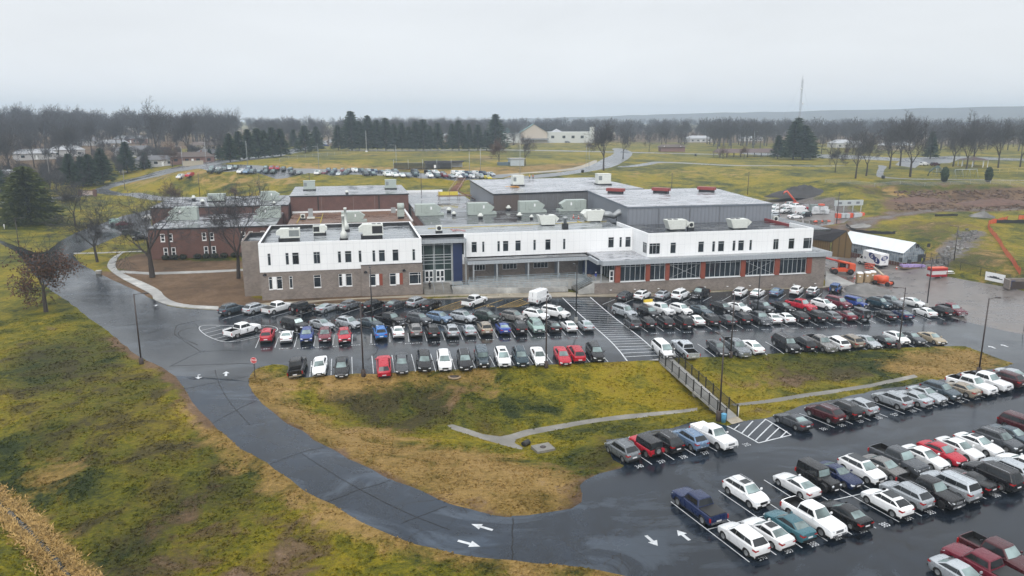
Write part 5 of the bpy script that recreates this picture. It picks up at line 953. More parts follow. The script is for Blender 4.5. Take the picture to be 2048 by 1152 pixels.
    if pick and 'white cap' in opts: c = MB().box(-L/2+.03, rb-.03, -w+.08, w-.08, deck+.0, deck+.09).build('bed_cover', PAINTS['white'], t)
    if jeep:
        for ax in (fa, ra):
            for s_ in (-1, 1):
                mm = MB(); a0 = [math.radians(g) for g in (8, 40, 70, 110, 140, 172)]
                mm.add([(ax+math.cos(g)*ar*1.02, s_*(w-.3), r+math.sin(g)*ar*1.0) for g in a0]+[(ax+math.cos(g)*ar*1.02, s_*(w+.1), r+math.sin(g)*ar*1.0) for g in a0], [(k, k+1, k+7, k+6) for k in range(5)]); o = mm.build('fender', TRIM, t)
        sp = link('spare_wheel', wm, t); sp.location = (-L/2-.12, 0, .98); sp.rotation_euler = (0, 0, -PI/2 if 0 else PI/2); q = link('rim', rm, sp)
        for k in (0, 1, 2, 3, 4, 5, 6): pass
    elif 'spare' in opts:
        sp = MB().lathe([(0,-.1),(.28,-.1),(.33,-.05),(.33,.08)], (-L/2-.03, 0, .98), 16, 'X').build('spare_wheel', PAINTS['white'], t); sp.material_slots[0].link = 'OBJECT'
    if 'service' in opts:
        for s_ in (-1, 1): MB().box(-L/2+.05, rb-.08, s_*w-.03 if s_ > 0 else -w-.06, s_*w+.06 if s_ > 0 else -w+.03, .75, deck+.12).build('tool_locker', PAINTS['white'], t)
        tm = text_mesh('Z', .55, .02); tm.materials.append(TRIM)
        for s_ in (-1, 1): o = link('lettering', tm, t); o.location = (.1, s_*(w+.012), .82); o.rotation_euler = (PI/2, 0, 0 if s_ < 0 else PI)
    if 'flatbed' in opts:
        MB().box(-L/2-.7, rb-.05, -w-.04, w+.04, deck-.02, deck+.1).build('flat_deck', PAINTS['white'], t); MB().box(-L/2-.95, -L/2-.6, -w+.1, w-.1, deck+.1, deck+.55).build('spreader', plain('yellow_paint_gloss', (.6, .42, .03), .4), t)
    if 'sunshade' in opts: p = quadpts(True, 0, .18, .82, .02); MB().add(p, [(0, 1, 6, 5), (1, 2, 7, 6), (2, 3, 8, 7), (3, 4, 9, 8)]).build('sunshade', plain('foil', (.6, .7, .68), .3, vary=.2), t)
    if van: MB().box(-L/2-.012, -L/2+.02, -.02, .02, .5, 2.3).build('door_seam', DARK, t)
    for o in list(t.children):
        pass
    return t
MODELS = {}
def model(style, opts):
    k = (style, tuple(sorted(opts)))
    if k not in MODELS: MODELS[k] = (make_car(style, opts), [False])
    return MODELS[k]
PAINTED = ('body', 'roof', 'mirror', 'spare_wheel')
def repaint(t, paint, roof=None):
    for o in t.children:
        n = o.name.split('.')[0]
        if n in PAINTED and len(o.material_slots) and o.material_slots[0].link == 'OBJECT': o.material_slots[0].material = roof if (roof and n == 'roof') else paint
KINDW = {'sedan': 'sedan', 'coupe': 'coupe', 'conv': 'convertible', 'suv': 'SUV', 'xsuv': 'crossover', 'bsuv': 'large SUV', 'minivan': 'minivan', 'pickup': 'pickup', 'jeep': 'off-roader', 'van': 'cargo van'}
def head(a, b):                                # direction on the ground between two surveyed points
    A, B = atg(*a), atg(*b); return math.atan2(B[1]-A[1], B[0]-A[0])
ROWS = {}
def row(key, phrase, group, hd, cars): ROWS[key] = (phrase, group, hd, cars)
Hh = head
hA = Hh((445,639),(490,627)); hB = Hh((556,656),(600,667)); hC = Hh((511,696),(522,669)); hD = Hh((622,750),(628,724)); hD2 = Hh((980,740),(970,715))
hE = Hh((1206,609),(1236,597)); hG = Hh((1311,685),(1283,663)); hG0 = Hh((1137,703),(1120,683)); hH = Hh((1431,713),(1400,690)); hL1 = Hh((1304,929),(1280,913)); hL2 = Hh((1550,1098),(1515,1074))
row('a', 'by the tan brick wall', 'cars parked below the tan brick wall', hA, [(464,617,'suv','slate',0,('rails',)),(511,616,'suv','silver',0,('rails',)),(556,614,'pickup','white',0,('covered',)),(606,614,'jeep','black',0,()),(655,614.5,'coupe','silver',0,()),(700,609,'xsuv','grey',0,()),(747,608,'xsuv','black',0,()),(791,608,'sedan','dark grey',0,()),(834,603,'suv','silver',0,('rails',)),(862,607.5,'xsuv','black',0,()),(949,600.5,'pickup','white',0,('covered','chrome')),(1080,592,'van','white',0,())])
row('b', 'in the angled row facing the entrance', 'cars in the angled row before the entrance', hB, [(590,648,'bsuv','black',0,('sunshade',)),(644,648,'sedan','silver',0,('sunroof',)),(697,645,'suv','silver',0,('sunroof',)),(741,645,'sedan','slate',0,()),(780,637.5,'pickup','black',0,()),(838,637.5,'suv','dark grey',0,()),(878,634.5,'suv','steel blue',0,()),(926,633,'suv','silver',0,('rails',)),(973,632.5,'suv','dark green',0,('rails',)),(1027,632.5,'suv','taupe',0,('rails',)),(1072,628.5,'suv','white',0,('sunroof','rails')),(1111,624,'bsuv','white',0,('sunroof',))])
row('s', 'on the white-hatched island', 'service vehicles', Hh((450,668),(520,648)), [(485,658,'pickup','white',0,('service',))])
row('c', 'in the middle row west of the hatching', 'cars in the west middle row', hC, [(535,669,'suv','red',0,('rails',)),(573,671,'coupe','white',0,()),(614,669,'suv','blue',1,()),(650,669,'suv','maroon',1,()),(689,670,'suv','red',1,()),(761,664,'suv','bright blue',0,()),(796,662.5,'sedan','white',0,()),(831,659.5,'suv','taupe',0,('rails',)),(865,661,'suv','black',0,('rails',)),(903,660.5,'suv','silver',0,()),(938,659.5,'sedan','silver',0,()),(969.5,655.5,'suv','beige',0,('rails',)),(1005.5,655.5,'sedan','blue',0,()),(1038.5,653.5,'suv','black',0,('rails',)),(1072,650.5,'minivan','pale green',1,()),(1106,652.5,'sedan','black',0,()),(1137.5,651.5,'sedan','white',0,()),(1171,650,'sedan','silver',0,())])
row('d', 'along the grass edge west of the hatching', 'cars along the west grass edge', hD, [(596,731,'pickup','black',0,()),(641,730,'sedan','white',1,()),(684,731,'sedan','black',1,()),(768,728,'suv','red',0,()),(803,724,'sedan','dark grey',1,()),(847,719,'suv','black',1,()),(888,718,'suv','white',1,('rails',)),(929.5,717,'suv','black',1,('rails',)),(964.5,713,'jeep','slate',1,()),(1004.5,712,'suv','white',1,('sunroof',)),(1040,711,'suv','dark teal',1,('rails',)),(1077,711,'sedan','white',1,()),(1124,710,'sedan','red',1,()),(1151,704,'suv','red',0,()),(1189.5,702,'suv','black',1,())])
row('e', 'below the cafeteria wall', 'cars parked below the cafeteria', hE, [(1251,591,'xsuv','dark grey',0,()),(1285,589,'suv','white',0,('sunroof',)),(1326,589,'xsuv','silver',0,('sunroof',)),(1361,588,'bsuv','white',0,()),(1399.5,585,'pickup','black',1,('covered',)),(1480.5,583.5,'suv','white',0,()),(1515.5,585,'sedan','white',0,()),(1553.5,583,'sedan','steel blue',0,()),(1593,580,'suv','white',0,()),(1626,582,'suv','grey',0,('white roof','sunroof')),(1671,576,'jeep','offroad blue',0,())])
row('f', 'in the angled row facing the cafeteria', 'cars in the angled row before the cafeteria', Hh((1283,641),(1316,652)), [(1248.5,622,'bsuv','silver',0,('rails',)),(1297,624,'suv','black',0,()),(1322,617,'pickup','white',0,('flatbed',)),(1361.5,618,'suv','white',0,()),(1402.5,620,'sedan','slate',0,()),(1445,615.5,'suv','black',0,('rails',)),(1478.5,614,'sedan','white',0,('sunroof',)),(1525,613,'suv','dark grey',0,('rails',)),(1566,613,'sedan','black',0,()),(1602,609,'pickup','red',0,()),(1646.5,608,'suv','white',0,('sunroof',)),(1676,604.5,'bsuv','maroon',0,()),(1712,605,'jeep','blue',0,('black rims',)),(1758,605,'suv','dark teal',0,('rails',)),(1779,602,'pickup','grey',0,()),(1826,604,'sedan','white',0,())])
row('g', 'in the middle row east of the hatching', 'cars in the east middle row', hG, [(1264.5,645,'suv','dark grey',0,('rails',)),(1294.5,644,'xsuv','black',0,()),(1330,643,'suv','black',0,()),(1366,643,'bsuv','black',0,()),(1391,639.5,'sedan','white',0,()),(1420,638.5,'suv','black',0,('rails',)),(1453,638,'sedan','dark grey',0,()),(1484,635,'suv','black',0,()),(1519,635,'pickup','dark grey',1,()),(1543.5,635.5,'sedan','white',0,()),(1569.5,634.5,'sedan','white',0,()),(1598,632,'xsuv','black',0,()),(1631.5,631,'suv','black',0,()),(1662,632,'xsuv','grey',0,('rails',)),(1692,630,'sedan','maroon',0,()),(1719,626.5,'jeep','dark grey',0,()),(1771,629,'conv','black',0,()),(1803.5,628,'coupe','navy',0,()),(1849.5,623.5,'sedan','white',0,()),(1882,621,'suv','black',0,()),(1903.5,618,'pickup','maroon',1,())])
row('h', 'along the grass edge east of the hatching', 'cars along the east grass edge', hH, [(1326,696,'minivan','white',1,('rails',)),(1369,695,'pickup','silver',0,()),(1435.5,694,'sedan','dark grey',1,()),(1471,691.5,'pickup','grey',1,()),(1503,691,'sedan','white',0,()),(1571.5,686,'bsuv','black',1,('rails',)),(1605,685,'suv','black',0,('rails',)),(1641,684,'pickup','taupe',1,()),(1672,684,'suv','white',0,()),(1701,680.5,'suv','beige',0,('rails',)),(1735,682.5,'sedan','silver',1,()),(1764,680.5,'sedan','black',0,()),(1793,675,'xsuv','white',1,()),(1824,675,'sedan','dark grey',1,()),(1864,676,'sedan','tan',1,())])
row('i', 'in the lower lot row backing onto the swale', 'cars in the lower lot beside the swale', hL1, [(1246,897,'suv','grey',0,('rails',)),(1291,888,'jeep','red',0,('black roof',)),(1331,880,'suv','black',0,('rails',)),(1380,875,'suv','steel blue',0,('spare','rails')),(1427.5,869,'pickup','white',1,('white cap','single','covered')),(1586,840,'coupe','dark grey',0,()),(1650,824,'suv','dark maroon',0,('rails',)),(1687,817,'suv','black',0,('rails',)),(1718.5,810.5,'xsuv','silver',0,()),(1785,797.5,'suv','silver',0,('rails',)),(1825,794,'sedan','silver',0,()),(1854,788,'coupe','silver',1,('sunroof',)),(1882,779.5,'suv','slate',1,()),(1920,776.5,'sedan','beige',0,()),(1943,767,'pickup','white',1,()),(1974,760,'pickup','white',1,('chrome',)),(2010.5,755.5,'suv','dark maroon',0,()),(2029,751,'sedan','silver',1,())])
row('j', 'in the far row of the double lower row', 'cars in the far half of the double lower row', hL2, [(1397,1007,'pickup','navy',0,('covered',)),(1492,982,'suv','white',1,('sunroof','rails')),(1593,968,'coupe','white',0,()),(1638,952,'jeep','black',1,('black rims',)),(1678,948,'coupe','navy',1,()),(1724,936.5,'suv','white',1,('pano',)),(1771,934,'sedan','taupe',1,()),(1798,916,'pickup','dark grey',1,()),(1850,913,'sedan','white',1,()),(1884,904,'sedan','red',1,()),(1919.5,896,'sedan','white',1,()),(1957.5,887,'sedan','white',1,('sunroof',)),(1997,878,'suv','dark grey',1,('rails',)),(2026,870,'sedan','slate',1,()),(2050,851,'bsuv','dark maroon',1,())])
row('k', 'in the near row of the double lower row', 'cars in the near half of the double lower row', hL2, [(1487,1074,'suv','white',0,()),(1535,1062,'sedan','white',0,('sunroof',)),(1579,1047,'sedan','teal',0,()),(1627,1030,'pickup','white',1,()),(1690,1026,'sedan','black',0,()),(1774,1002,'xsuv','white',0,('pano',)),(1813,986,'suv','silver',0,('rails',)),(1861,978,'pickup','black',1,('black rims',)),(1901,967,'bsuv','silver',0,('rails',)),(1940,958.5,'conv','black',0,()),(1985,947,'bsuv','black',0,('rails',)),(2016,936,'suv','silver',0,()),(2046,926,'sedan','white',0,())])
row('l', 'in the bottom right corner of the lot', 'cars in the bottom right corner', hL2, [(1925,1150,'sedan','silver',1,()),(1966,1129,'pickup','maroon',0,('covered',)),(2000,1108,'pickup','dark maroon',1,())])
used_labels = set(); NCAR = 0; ALLCARS = []
def cname(c): return c[3]+' '+KINDW[c[2]]
def extra(c):
    o = c[5]
    if 'service' in o: return ' utility-bodied pickup'
    if 'flatbed' in o: return ' flatbed pickup'
    return ' '+KINDW[c[2]]
for key, (ph, grp, hd, cars) in ROWS.items():
    cars = sorted(cars, key=lambda c: c[0]); names = [cname(c) for c in cars]
    for i, c in enumerate(cars):
        px, py, style, col, flip, opts = c; t0, usedf = model(style, [o for o in opts if o not in ('black roof', 'white roof')])
        if not usedf[0]: t = t0; usedf[0] = True
        else: t = copy_tree(t0)
        SPECH = SPEC[style][2]; p = atg(px, py, SPECH*.47); a = hd+(PI if flip else 0)+RNG.normal()*.018
        ca_, sa_ = math.cos(a), math.sin(a); Lh = SPEC[style][0]*.3; zf_, zr2 = Z(p[0]+ca_*Lh, p[1]+sa_*Lh), Z(p[0]-ca_*Lh, p[1]-sa_*Lh); zl_, zr3 = Z(p[0]-sa_*.8, p[1]+ca_*.8), Z(p[0]+sa_*.8, p[1]-ca_*.8)
        xa = Vector((ca_*2*Lh, sa_*2*Lh, zf_-zr2)).normalized(); ya = Vector((-sa_*1.6, ca_*1.6, zl_-zr3)).normalized(); za = xa.cross(ya).normalized(); ya = za.cross(xa)
        t.matrix_world = Matrix(((xa.x, ya.x, za.x, p[0]), (xa.y, ya.y, za.y, p[1]), (xa.z, ya.z, za.z, (zf_+zr2+zl_+zr3)/4+.01), (0, 0, 0, 1)))
        repaint(t, PAINTS[col], PAINTS['black'] if 'black roof' in opts else (PAINTS['white'] if 'white roof' in opts else None))
        lab = col+extra(c)
        if 'black roof' in opts: lab = 'red off-roader with black hard top'
        if 'white roof' in opts: lab = 'grey SUV with white roof'
        L_, R_ = (names[i-1] if i else None), (names[i+1] if i < len(cars)-1 else None)
        if L_ and R_: lab += ' '+ph+', between '+L_+' and '+R_
        elif R_: lab += ' '+ph+', at its left end before '+R_
        elif L_: lab += ' '+ph+', at its right end after '+L_
        else: lab += ' '+ph+' beside the angled row'
        w_ = lab.split()
        if len(w_) > 16: lab = ' '.join(w_[:16])
        assert lab not in used_labels, lab
        used_labels.add(lab); tag(t, lab, {'pickup': 'pickup', 'van': 'van', 'minivan': 'minivan', 'jeep': 'off-roader', 'suv': 'SUV', 'xsuv': 'SUV', 'bsuv': 'SUV'}.get(style, 'car'), grp); ALLCARS.append(t)
# ------------------------------------------------------------------ lamps, signs, bridge, yard
def g3(px, py): p = atg(px, py); return np.array([p[0], p[1], zs(p[0], p[1])])
def lamp(label, bx, by, h=9.6, arm=0.0, base=.9, heads=1, mat=POLE, name='street_lamp', grp='lamp posts', al=1.3, br=.3):
    p = g3(bx, by); t = thing(name, label, 'lamp post', p, arm, grp)
    if base: MB().lathe([(br,-.3),(br,base),(br-.06,base+.03)], (0,0,0), 14).build('footing', plain('brown_footing', (.06, .045, .04), .8) if mat is POLE else CONC, t)
    MB().tube([(0,0,base),(0,0,h)], [.11,.075], 8).build('pole', mat, t)
    for k in range(heads):
        s = 1 if k == 0 else -1; a = MB(); a.tube([(0,0,h-.12),(s*al*.5,0,h-.02),(s*al,0,h)], .04, 5); ao = a.build('arm', mat, t); MB().obox((s*(al+.2),0,h+.0), .62, .3, .13).build('lamp_head', mat, t)
    return t
lamp('brown lamp post on the lawn edge left of the drive', 283, 728, 9.9, 0.1); lamp('brown lamp post on the grass edge west, by an empty bay', 727, 752, 10.0, 2.9); lamp('brown lamp post on the grass edge in front of the white sedans', 1092, 735, 9.8, 1.2)
lamp('tall black lamp post in front of the orange-trimmed brick windows', 745, 655, 9.6, 1.57, mat=BLACKM); lamp('tall black lamp post beside the striped crossing', 1152, 645, 9.7, 1.6, mat=BLACKM); lamp('dark lamp post at the foot of the footbridge', 1438, 842, 10.4, 1.57, 1.3, br=.38); lamp('brown lamp post on the grass edge behind the silver pickup', 1461, 715, 9.5, 1.2)
lamp('black lamp post standing before the cafeteria cross-bracing', 1514, 632, 9.9, 2.9, mat=BLACKM); lamp('brown lamp post on the grass edge among the east row', 1797, 698, 9.6, 2.95); lamp('black lamp post at the yard end of the upper rows', 1853, 616, 9.6, 2.9, mat=BLACKM); lamp('brown lamp post behind the white pickups of the lower lot', 1957, 748, 10.6, 0.05)
lamp('thin lamp post by the white box truck slope', 1908, 520, 8, 2.6, 0, grp='thin lamp posts'); lamp('lone brown lamp post on the lawn below the big pine', 40, 508, 9, 0, 0, grp='thin lamp posts')
for i, (x, y, h, lab) in enumerate(((400,394,8.5,'bare wooden pole on the bank left of the rear roofs'),(520,389,7.,'bare pole on the bank behind the low rear roof'),(620,380,6,'bare pole rising behind the brick gymnasium'),(843,393,8,'bare pole on the bank right of the brick gymnasium'),(1343,380,6.5,'thin pole on the slope behind the red roof monitors'),(1495,389,8.5,'thin pole on the slope by the grey gymnasium corner'),(1673,447,9.5,'brown pole beside the stacked building materials'),(1557,445,6.,'grey post beside the yard behind the gymnasium'),(162,425,6,'brown pole on the grass before the school sign'))):
    p = g3(x, y); t = thing('utility_pole', lab, 'pole', p, 0, 'bare poles'); MB().tube([(0,0,-.3),(0,0,h)], [.13,.09], 6).build('shaft', POLE, t); MB().box(-.2, .2, -.05, .05, h-.25, h-.1).build('bracket', POLE, t)
for x, y, h, lab in ((413,331,10,'grey street light by the road left of the hillside lot'),(366,338,10,'grey street light by the two-tone cars at the hillside lot'),(495,331,10.5,'grey street light behind the hillside lot cars'),(638,339,10,'grey street light midway along the hillside lot'),(793,340,10.5,'grey street light right of the batting cage path'),(961,346,10,'grey street light right of the batting cage'),(939,354,10,'grey street light by the yellow car'),(1040,349,12,'tall pale street light behind the rear gymnasium'),(1172,331,10,'left of two pale street lights by the curving road'),(1178,333,9.3,'right of two pale street lights by the curving road'),(1207,315,11,'pale street light standing among the big bare tree'),(1507,299,12,'white floodlight pole in the far park')):
    lamp(lab, x, y, h, 0.0 if x > 900 else PI, 0, 1, GALV, 'street_light', 'street lights', 2.0)
# stop sign
def stop(x, y, lab, rz):
    p = g3(x, y); t = thing('stop_sign', lab, 'road sign', p, rz, 'stop signs'); MB().box(-.04, .04, .02, .08, -.2, 2.9).build('post', POLE, t)
    pl = MB().lathe([(.45,0),(.45,.03)], (0,-.02,2.5), 8, 'Y', smooth=False).build('plate', plain('sign_red', (.5, .02, .03), .4), t); MB().lathe([(.42,0),(.42,.004),(.39,.004),(.39,0)], (0,-.026,2.5), 8, 'Y', smooth=False, cap=False).build('border', WTRIM, pl)
    me = text_mesh('STOP', .33, .008); me.materials.append(WTRIM); o = link('lettering', me, pl); o.location = (0, -.028, 2.5); o.rotation_euler = (PI/2, 0, 0)
stop(510, 757, 'red octagonal stop sign on the tip of the grass beside the drive', -.25); stop(2046, 672, 'red stop sign at the right edge by the upper road', 0.6)
# footbridge ramp with black mesh railings
FB = thing('footbridge', 'sloping concrete footbridge with black mesh railings across the grassy swale', 'bridge')
P0, P1 = g3(1318, 724), g3(1452, 842); Q0, Q1 = g3(1345, 719), g3(1474, 836); P0[2] += .25; Q0[2] = P0[2]; P1[2] += .2; Q1[2] = P1[2]
m = MB(); m.add([P0, P1, Q1, Q0, P0-[0,0,.35], P1-[0,0,.35], Q1-[0,0,.35], Q0-[0,0,.35]], [(0,1,2,3),(7,6,5,4),(0,4,5,1),(1,5,6,2),(2,6,7,3),(3,7,4,0)]); m.build('deck', CONC, FB)
def lp(a, b, t): return a+(b-a)*t
m = MB(); ap = g3(1487, 843); ap2 = g3(1464, 849); m.add([P1-[0,0,.02], ap2+[0,0,.04], ap+[0,0,.04], Q1-[0,0,.02]], [(0,1,2,3)]); m.build('landing', PAVE, FB)
m = MB(); b0 = g3(1296, 721)+[0,0,.04]; b1 = g3(1326, 716)+[0,0,.04]; m.add([b0, P0-[0,0,.02], Q0-[0,0,.02], b1], [(0,1,2,3)]); m.build('landing', CONC, FB)
mesh_m = bpy.data.materials.new('railing_mesh'); mesh_m.use_nodes = True; nt = mesh_m.node_tree; b = nt.nodes['Principled BSDF']; b.inputs['Base Color'].default_value = (.012, .012, .014, 1); b.inputs['Alpha'].default_value = .5; b.inputs['Roughness'].default_value = .5
link_m = bpy.data.materials.new('chain_link'); link_m.use_nodes = True; b = link_m.node_tree.nodes['Principled BSDF']; b.inputs['Base Color'].default_value = (.02, .02, .022, 1); b.inputs['Alpha'].default_value = .3
grey_link = bpy.data.materials.new('grey_chain_link'); grey_link.use_nodes = True; b = grey_link.node_tree.nodes['Principled BSDF']; b.inputs['Base Color'].default_value = (.3, .31, .32, 1); b.inputs['Alpha'].default_value = .22
for A, B, dn in ((P0, P1, 'railing'), (Q0, Q1, 'railing')):
    r = MB(); r.tube([A+[0,0,1.3], B+[0,0,1.3]], .04, 5); r.tube([A+[0,0,.12], B+[0,0,.12]], .03, 5); ro = r.build(dn, BLACKM, FB)
    MB().add([A+[0,0,.12], B+[0,0,.12], B+[0,0,1.3], A+[0,0,1.3]], [(0,1,2,3)]).build('mesh_panel', mesh_m, ro)
    for k in range(10): c = lp(A, B, k/9); MB().box(c[0]-.06, c[0]+.06, c[1]-.06, c[1]+.06, c[2]-.1, c[2]+1.5).build('post', BLACKM, FB)
for t_ in (.25, .5, .75): c = lp((P0+Q0)/2, (P1+Q1)/2, t_); MB().box(c[0]-.3, c[0]+.3, c[1]-.3, c[1]+.3, c[2]-2.6, c[2]-.36).build('support', CONC_D, FB)
p = g3(1447, 845); t = thing('litter_bin', 'light blue litter bin between lamp footing and footbridge', 'bin', p); MB().lathe([(.26,0),(.31,.95),(.3,1.0)], (0,0,0), 14).build('drum', plain('bin_blue', (.10, .32, .50), .45), t); MB().lathe([(.32,1.0),(.32,1.1),(.2,1.15)], (0,0,0), 14).build('rim', plain('bin_blue', (.10, .32, .50), .45), t); MB().tube([(-.25,.2,1.1),(-.25,.2,1.45),(.25,.2,1.45),(.25,.2,1.1)], .025, 5).build('handle', BLACKM, t)
p = g3(1476, 834); t = thing('marker_post', 'white marker post at the foot of the footbridge railing', 'post', p); MB().tube([(0,0,-.1),(0,0,1.3)], .07, 6).build('pipe', WTRIM, t); MB().lathe([(.08,1.3),(0,1.36)], (0,0,0), 8).build('cap', WTRIM, t)
# swale inlets
p = g3(1086, 900); t = thing('drain_inlet', 'square concrete drain inlet with round lid in the swale', 'drain', p, .2); MB().box(-1.1, 1.1, -.9, .9, -.3, .35).build('box', CONC_D, t); MB().lathe([(.35,.352),(.35,.38),(0,.39)], (0,0,0), 14).build('lid', POLE, t)
p = g3(909, 753.5); t = thing('manhole', 'flat round manhole lid set in the tan grass', 'manhole', p); MB().lathe([(.9,-.1),(.9,.06),(0,.06)], (0,0,0), 18).build('collar', plain('worn_collar', (.28, .21, .13), .8), t); MB().lathe([(.62,.062),(.62,.09),(0,.1)], (0,0,0), 18).build('lid', POLE, t)
m = MB().lathe([(.34,0),(.34,.9),(.28,.9),(.28,0)], (0,0,0), 12, 'Y'); o = m.build('culvert_pipe', plain('culvert', (.03, .03, .03), .7)); p = g3(1047, 893); o.location = (p[0], p[1], p[2]+.25); o.rotation_euler = (0, 0, -.9); tag(o, 'dark corrugated culvert mouth at the end of the concrete channel', 'pipe')
# greenhouse
GH = thing('greenhouse', 'long glazed greenhouse with a white ribbed roof behind the box truck', 'greenhouse'); 
a0, a1, a2 = g3(1678, 507)[:2], g3(1804, 532)[:2], g3(1866, 525)[:2]; u = (a1-a0); Lg = np.linalg.norm(u); u /= Lg; v = np.array([-u[1], u[0]])
if v @ (a2-a1) < 0: v = -v
zg = float(zs(*a1))-.1; hE_, hR, Wg = 3.3, 5.5, float(np.linalg.norm(a2-a1))
def gp(s, d, z): q = a0+u*s+v*d; return (q[0], q[1], zg+z)
gm_, gnt, gb = nt_new('greenhouse_glazing'); gx = gnt.nodes.new('ShaderNodeTexCoord').outputs['Object']; gf = noise(gnt, gx, .9, 5, .65); gnt.links.new(ramp(gnt, gf, [(.3, (.10,.12,.14)), (.5, (.22,.26,.3)), (.7, (.36,.41,.46))]), gb.inputs['Base Color']); gb.inputs['Roughness'].default_value = .25
m = MB(); w4 = .9
for s0, s1, d0, d1 in ((0,Lg,0,0),(Lg,Lg,0,Wg),(0,0,0,Wg),(0,Lg,Wg,Wg)):
    m.add([gp(s0,d0,w4), gp(s1,d1,w4), gp(s1,d1,hE_), gp(s0,d0,hE_)], [(0,1,2,3)])
for s in (0, Lg): m.add([gp(s,0,hE_), gp(s,Wg,hE_), gp(s,Wg/2,hR)], [(0,1,2)])
gw = m.build('glazing', gm_, GH, False); f = MB()
for k in range(27): s = Lg*k/26; f.tube([gp(s,-.03,0), gp(s,-.03,hE_)], .045, 4)
for k in range(12): d = Wg*k/11; h = hE_+(hR-hE_)*(1-abs(d-Wg/2)/(Wg/2)); f.tube([gp(Lg+.03,d,0), gp(Lg+.03,d,h)], .045, 4)
for z in (w4, 2.4, hE_): f.tube([gp(0,-.03,z), gp(Lg,-.03,z)], .05, 4); f.tube([gp(Lg+.03,0,z), gp(Lg+.03,Wg,z)], .05, 4)
f.build('glazing_bar', GALV, gw); m = MB()
for s0, s1, d0, d1 in ((0,Lg,0,0),(Lg,Lg,0,Wg),(0,0,0,Wg)): m.add([gp(s0,d0,-.4), gp(s1,d1,-.4), gp(s1,d1,w4), gp(s0,d0,w4)], [(0,1,2,3)])
m.build('base_wall', REDBRICK, GH, False); m = MB(); nr = 44
for side in (0, 1):
    vs = []; fs = []
    for k in range(nr*2+1):
        s = -.3+(Lg+.6)*k/(nr*2); b_ = .05 if k % 2 else 0
        vs += [gp(s, -.35 if side == 0 else Wg+.35, hE_-.12+b_), gp(s, Wg/2, hR+.06+b_)]
        if k: fs.append((2*k-2, 2*k, 2*k+1, 2*k-1))
    m.add(vs, fs)
m.build('roof', plain('white_polycarbonate', (.66, .70, .73), .35, vary=.1, scale=.4), GH, False)
for s in (2.5, 5, 10, 15, 19, 21.5): MB().add([gp(s,-.06,1.0), gp(s+1.1,-.06,1.0), gp(s+1.1,-.06,2.0), gp(s,-.06,2.0)], [(0,1,2,3)]).build('vent', plain('vent_dark', (.05, .055, .06), .5), GH, False)
for d in (3.6, 7.2): MB().add([gp(Lg+.06,d,4.2), gp(Lg+.06,d+1,4.2), gp(Lg+.06,d+1,5.1), gp(Lg+.06,d,5.1)], [(0,1,2,3)]).build('vent', DARK, GH, False)
d_ = MB().add([gp(Lg+.08,4.6,0), gp(Lg+.08,7.0,0), gp(Lg+.08,7.0,2.6), gp(Lg+.08,4.6,2.6)], [(0,1,2,3)]).build('door', plain('vent_dark', (.05, .055, .06), .5), GH, False); MB().add([gp(Lg+.1,5.9,.3), gp(Lg+.1,6.5,.3), gp(Lg+.1,6.5,1.7), gp(Lg+.1,5.9,1.7)], [(0,1,2,3)]).build('notice', plain('notice_yellow', (.4, .42, .05), .5), d_, False)
# brown shed
SH = thing('brown_shed', 'low shed with dark shingle roof and ochre plank gable behind the cafeteria', 'shed'); zsd = 0.2
e0, e1 = atz(1618, 497, zsd), atz(1663, 503, zsd); ez = 3.3; ec = atz(1664, 482, zsd+ez); el = atz(1612, 475, zsd+ez); rc = atz(1693, 461, zsd+6.2); rl = atz(1625, 450.5, zsd+6.2); eb = rc+(rc-ec)*.5; eb[2] = zsd+ez; el2 = rl+(rl-el)*.5; el2[2] = zsd+ez
m = MB(); m.add([el, ec, rc, rl], [(0,1,2,3)]); m.add([rl, rc, eb, el2], [(0,1,2,3)]); m.add([el-[0,0,.25], ec-[0,0,.25], ec, el], [(0,1,2,3)]); m.add([ec-[0,0,.3], rc-[0,0,.3], rc, ec], [(0,1,2,3)]); m.build('roof', plain('dark_shingle', (.035, .032, .036), .85, vary=.3, scale=2.), SH, False)
OCH = panelmat('ochre_planks', (.15, .095, .035), (.08, .05, .02), .3, 0, .03, .7); k_ = lambda p, z: (p[0], p[1], z)
MB().add([k_(ec,zsd-.5), k_(eb,zsd-.5), k_(eb,zsd+ez), k_(rc,zsd+5.9), k_(ec,zsd+ez)], [(0,1,2,3,4)]).build('gable_wall', OCH, SH, False); MB().add([k_(el+[0,.5,0],zsd-.5), k_(ec+[0,.5,0],zsd-.5), k_(ec+[0,.5,0],zsd+ez), k_(el+[0,.5,0],zsd+ez)], [(0,1,2,3)]).build('front_wall', OCH, SH, False)
# vehicles and plant in the yard
ORNG = plain('plant_orange', (.60, .085, .025), .4, vary=.1); ORNG2 = plain('plant_red_orange', (.62, .10, .05), .45, vary=.1)
def wheel4(t, xs, w, r, wd=.4, rim=GALV, ry=None):
    for x in xs:
        for s in (-1, 1): o = MB().lathe([(r*.5,-wd/2),(r*.95,-wd/2),(r,-wd*.3),(r,wd*.3),(r*.95,wd/2),(r*.5,wd/2)], (0,0,0), 16, 'Y', cap=False).build('wheel', RUBBER, t); o.location = (x, s*w, r); MB().lathe([(0,-wd*.4),(r*.52,-wd*.42),(r*.52,wd*.42),(0,wd*.4)], (0,0,0), 12, 'Y').build('rim', rim, o)
p = g3(1683, 548); TH = thing('telehandler', 'orange telehandler with its boom reaching toward the cafeteria corner', 'telehandler', p, hd_((1706,547),(1662,545))); wheel4(TH, (1.7,-1.7), .95, .68, .45, POLE)
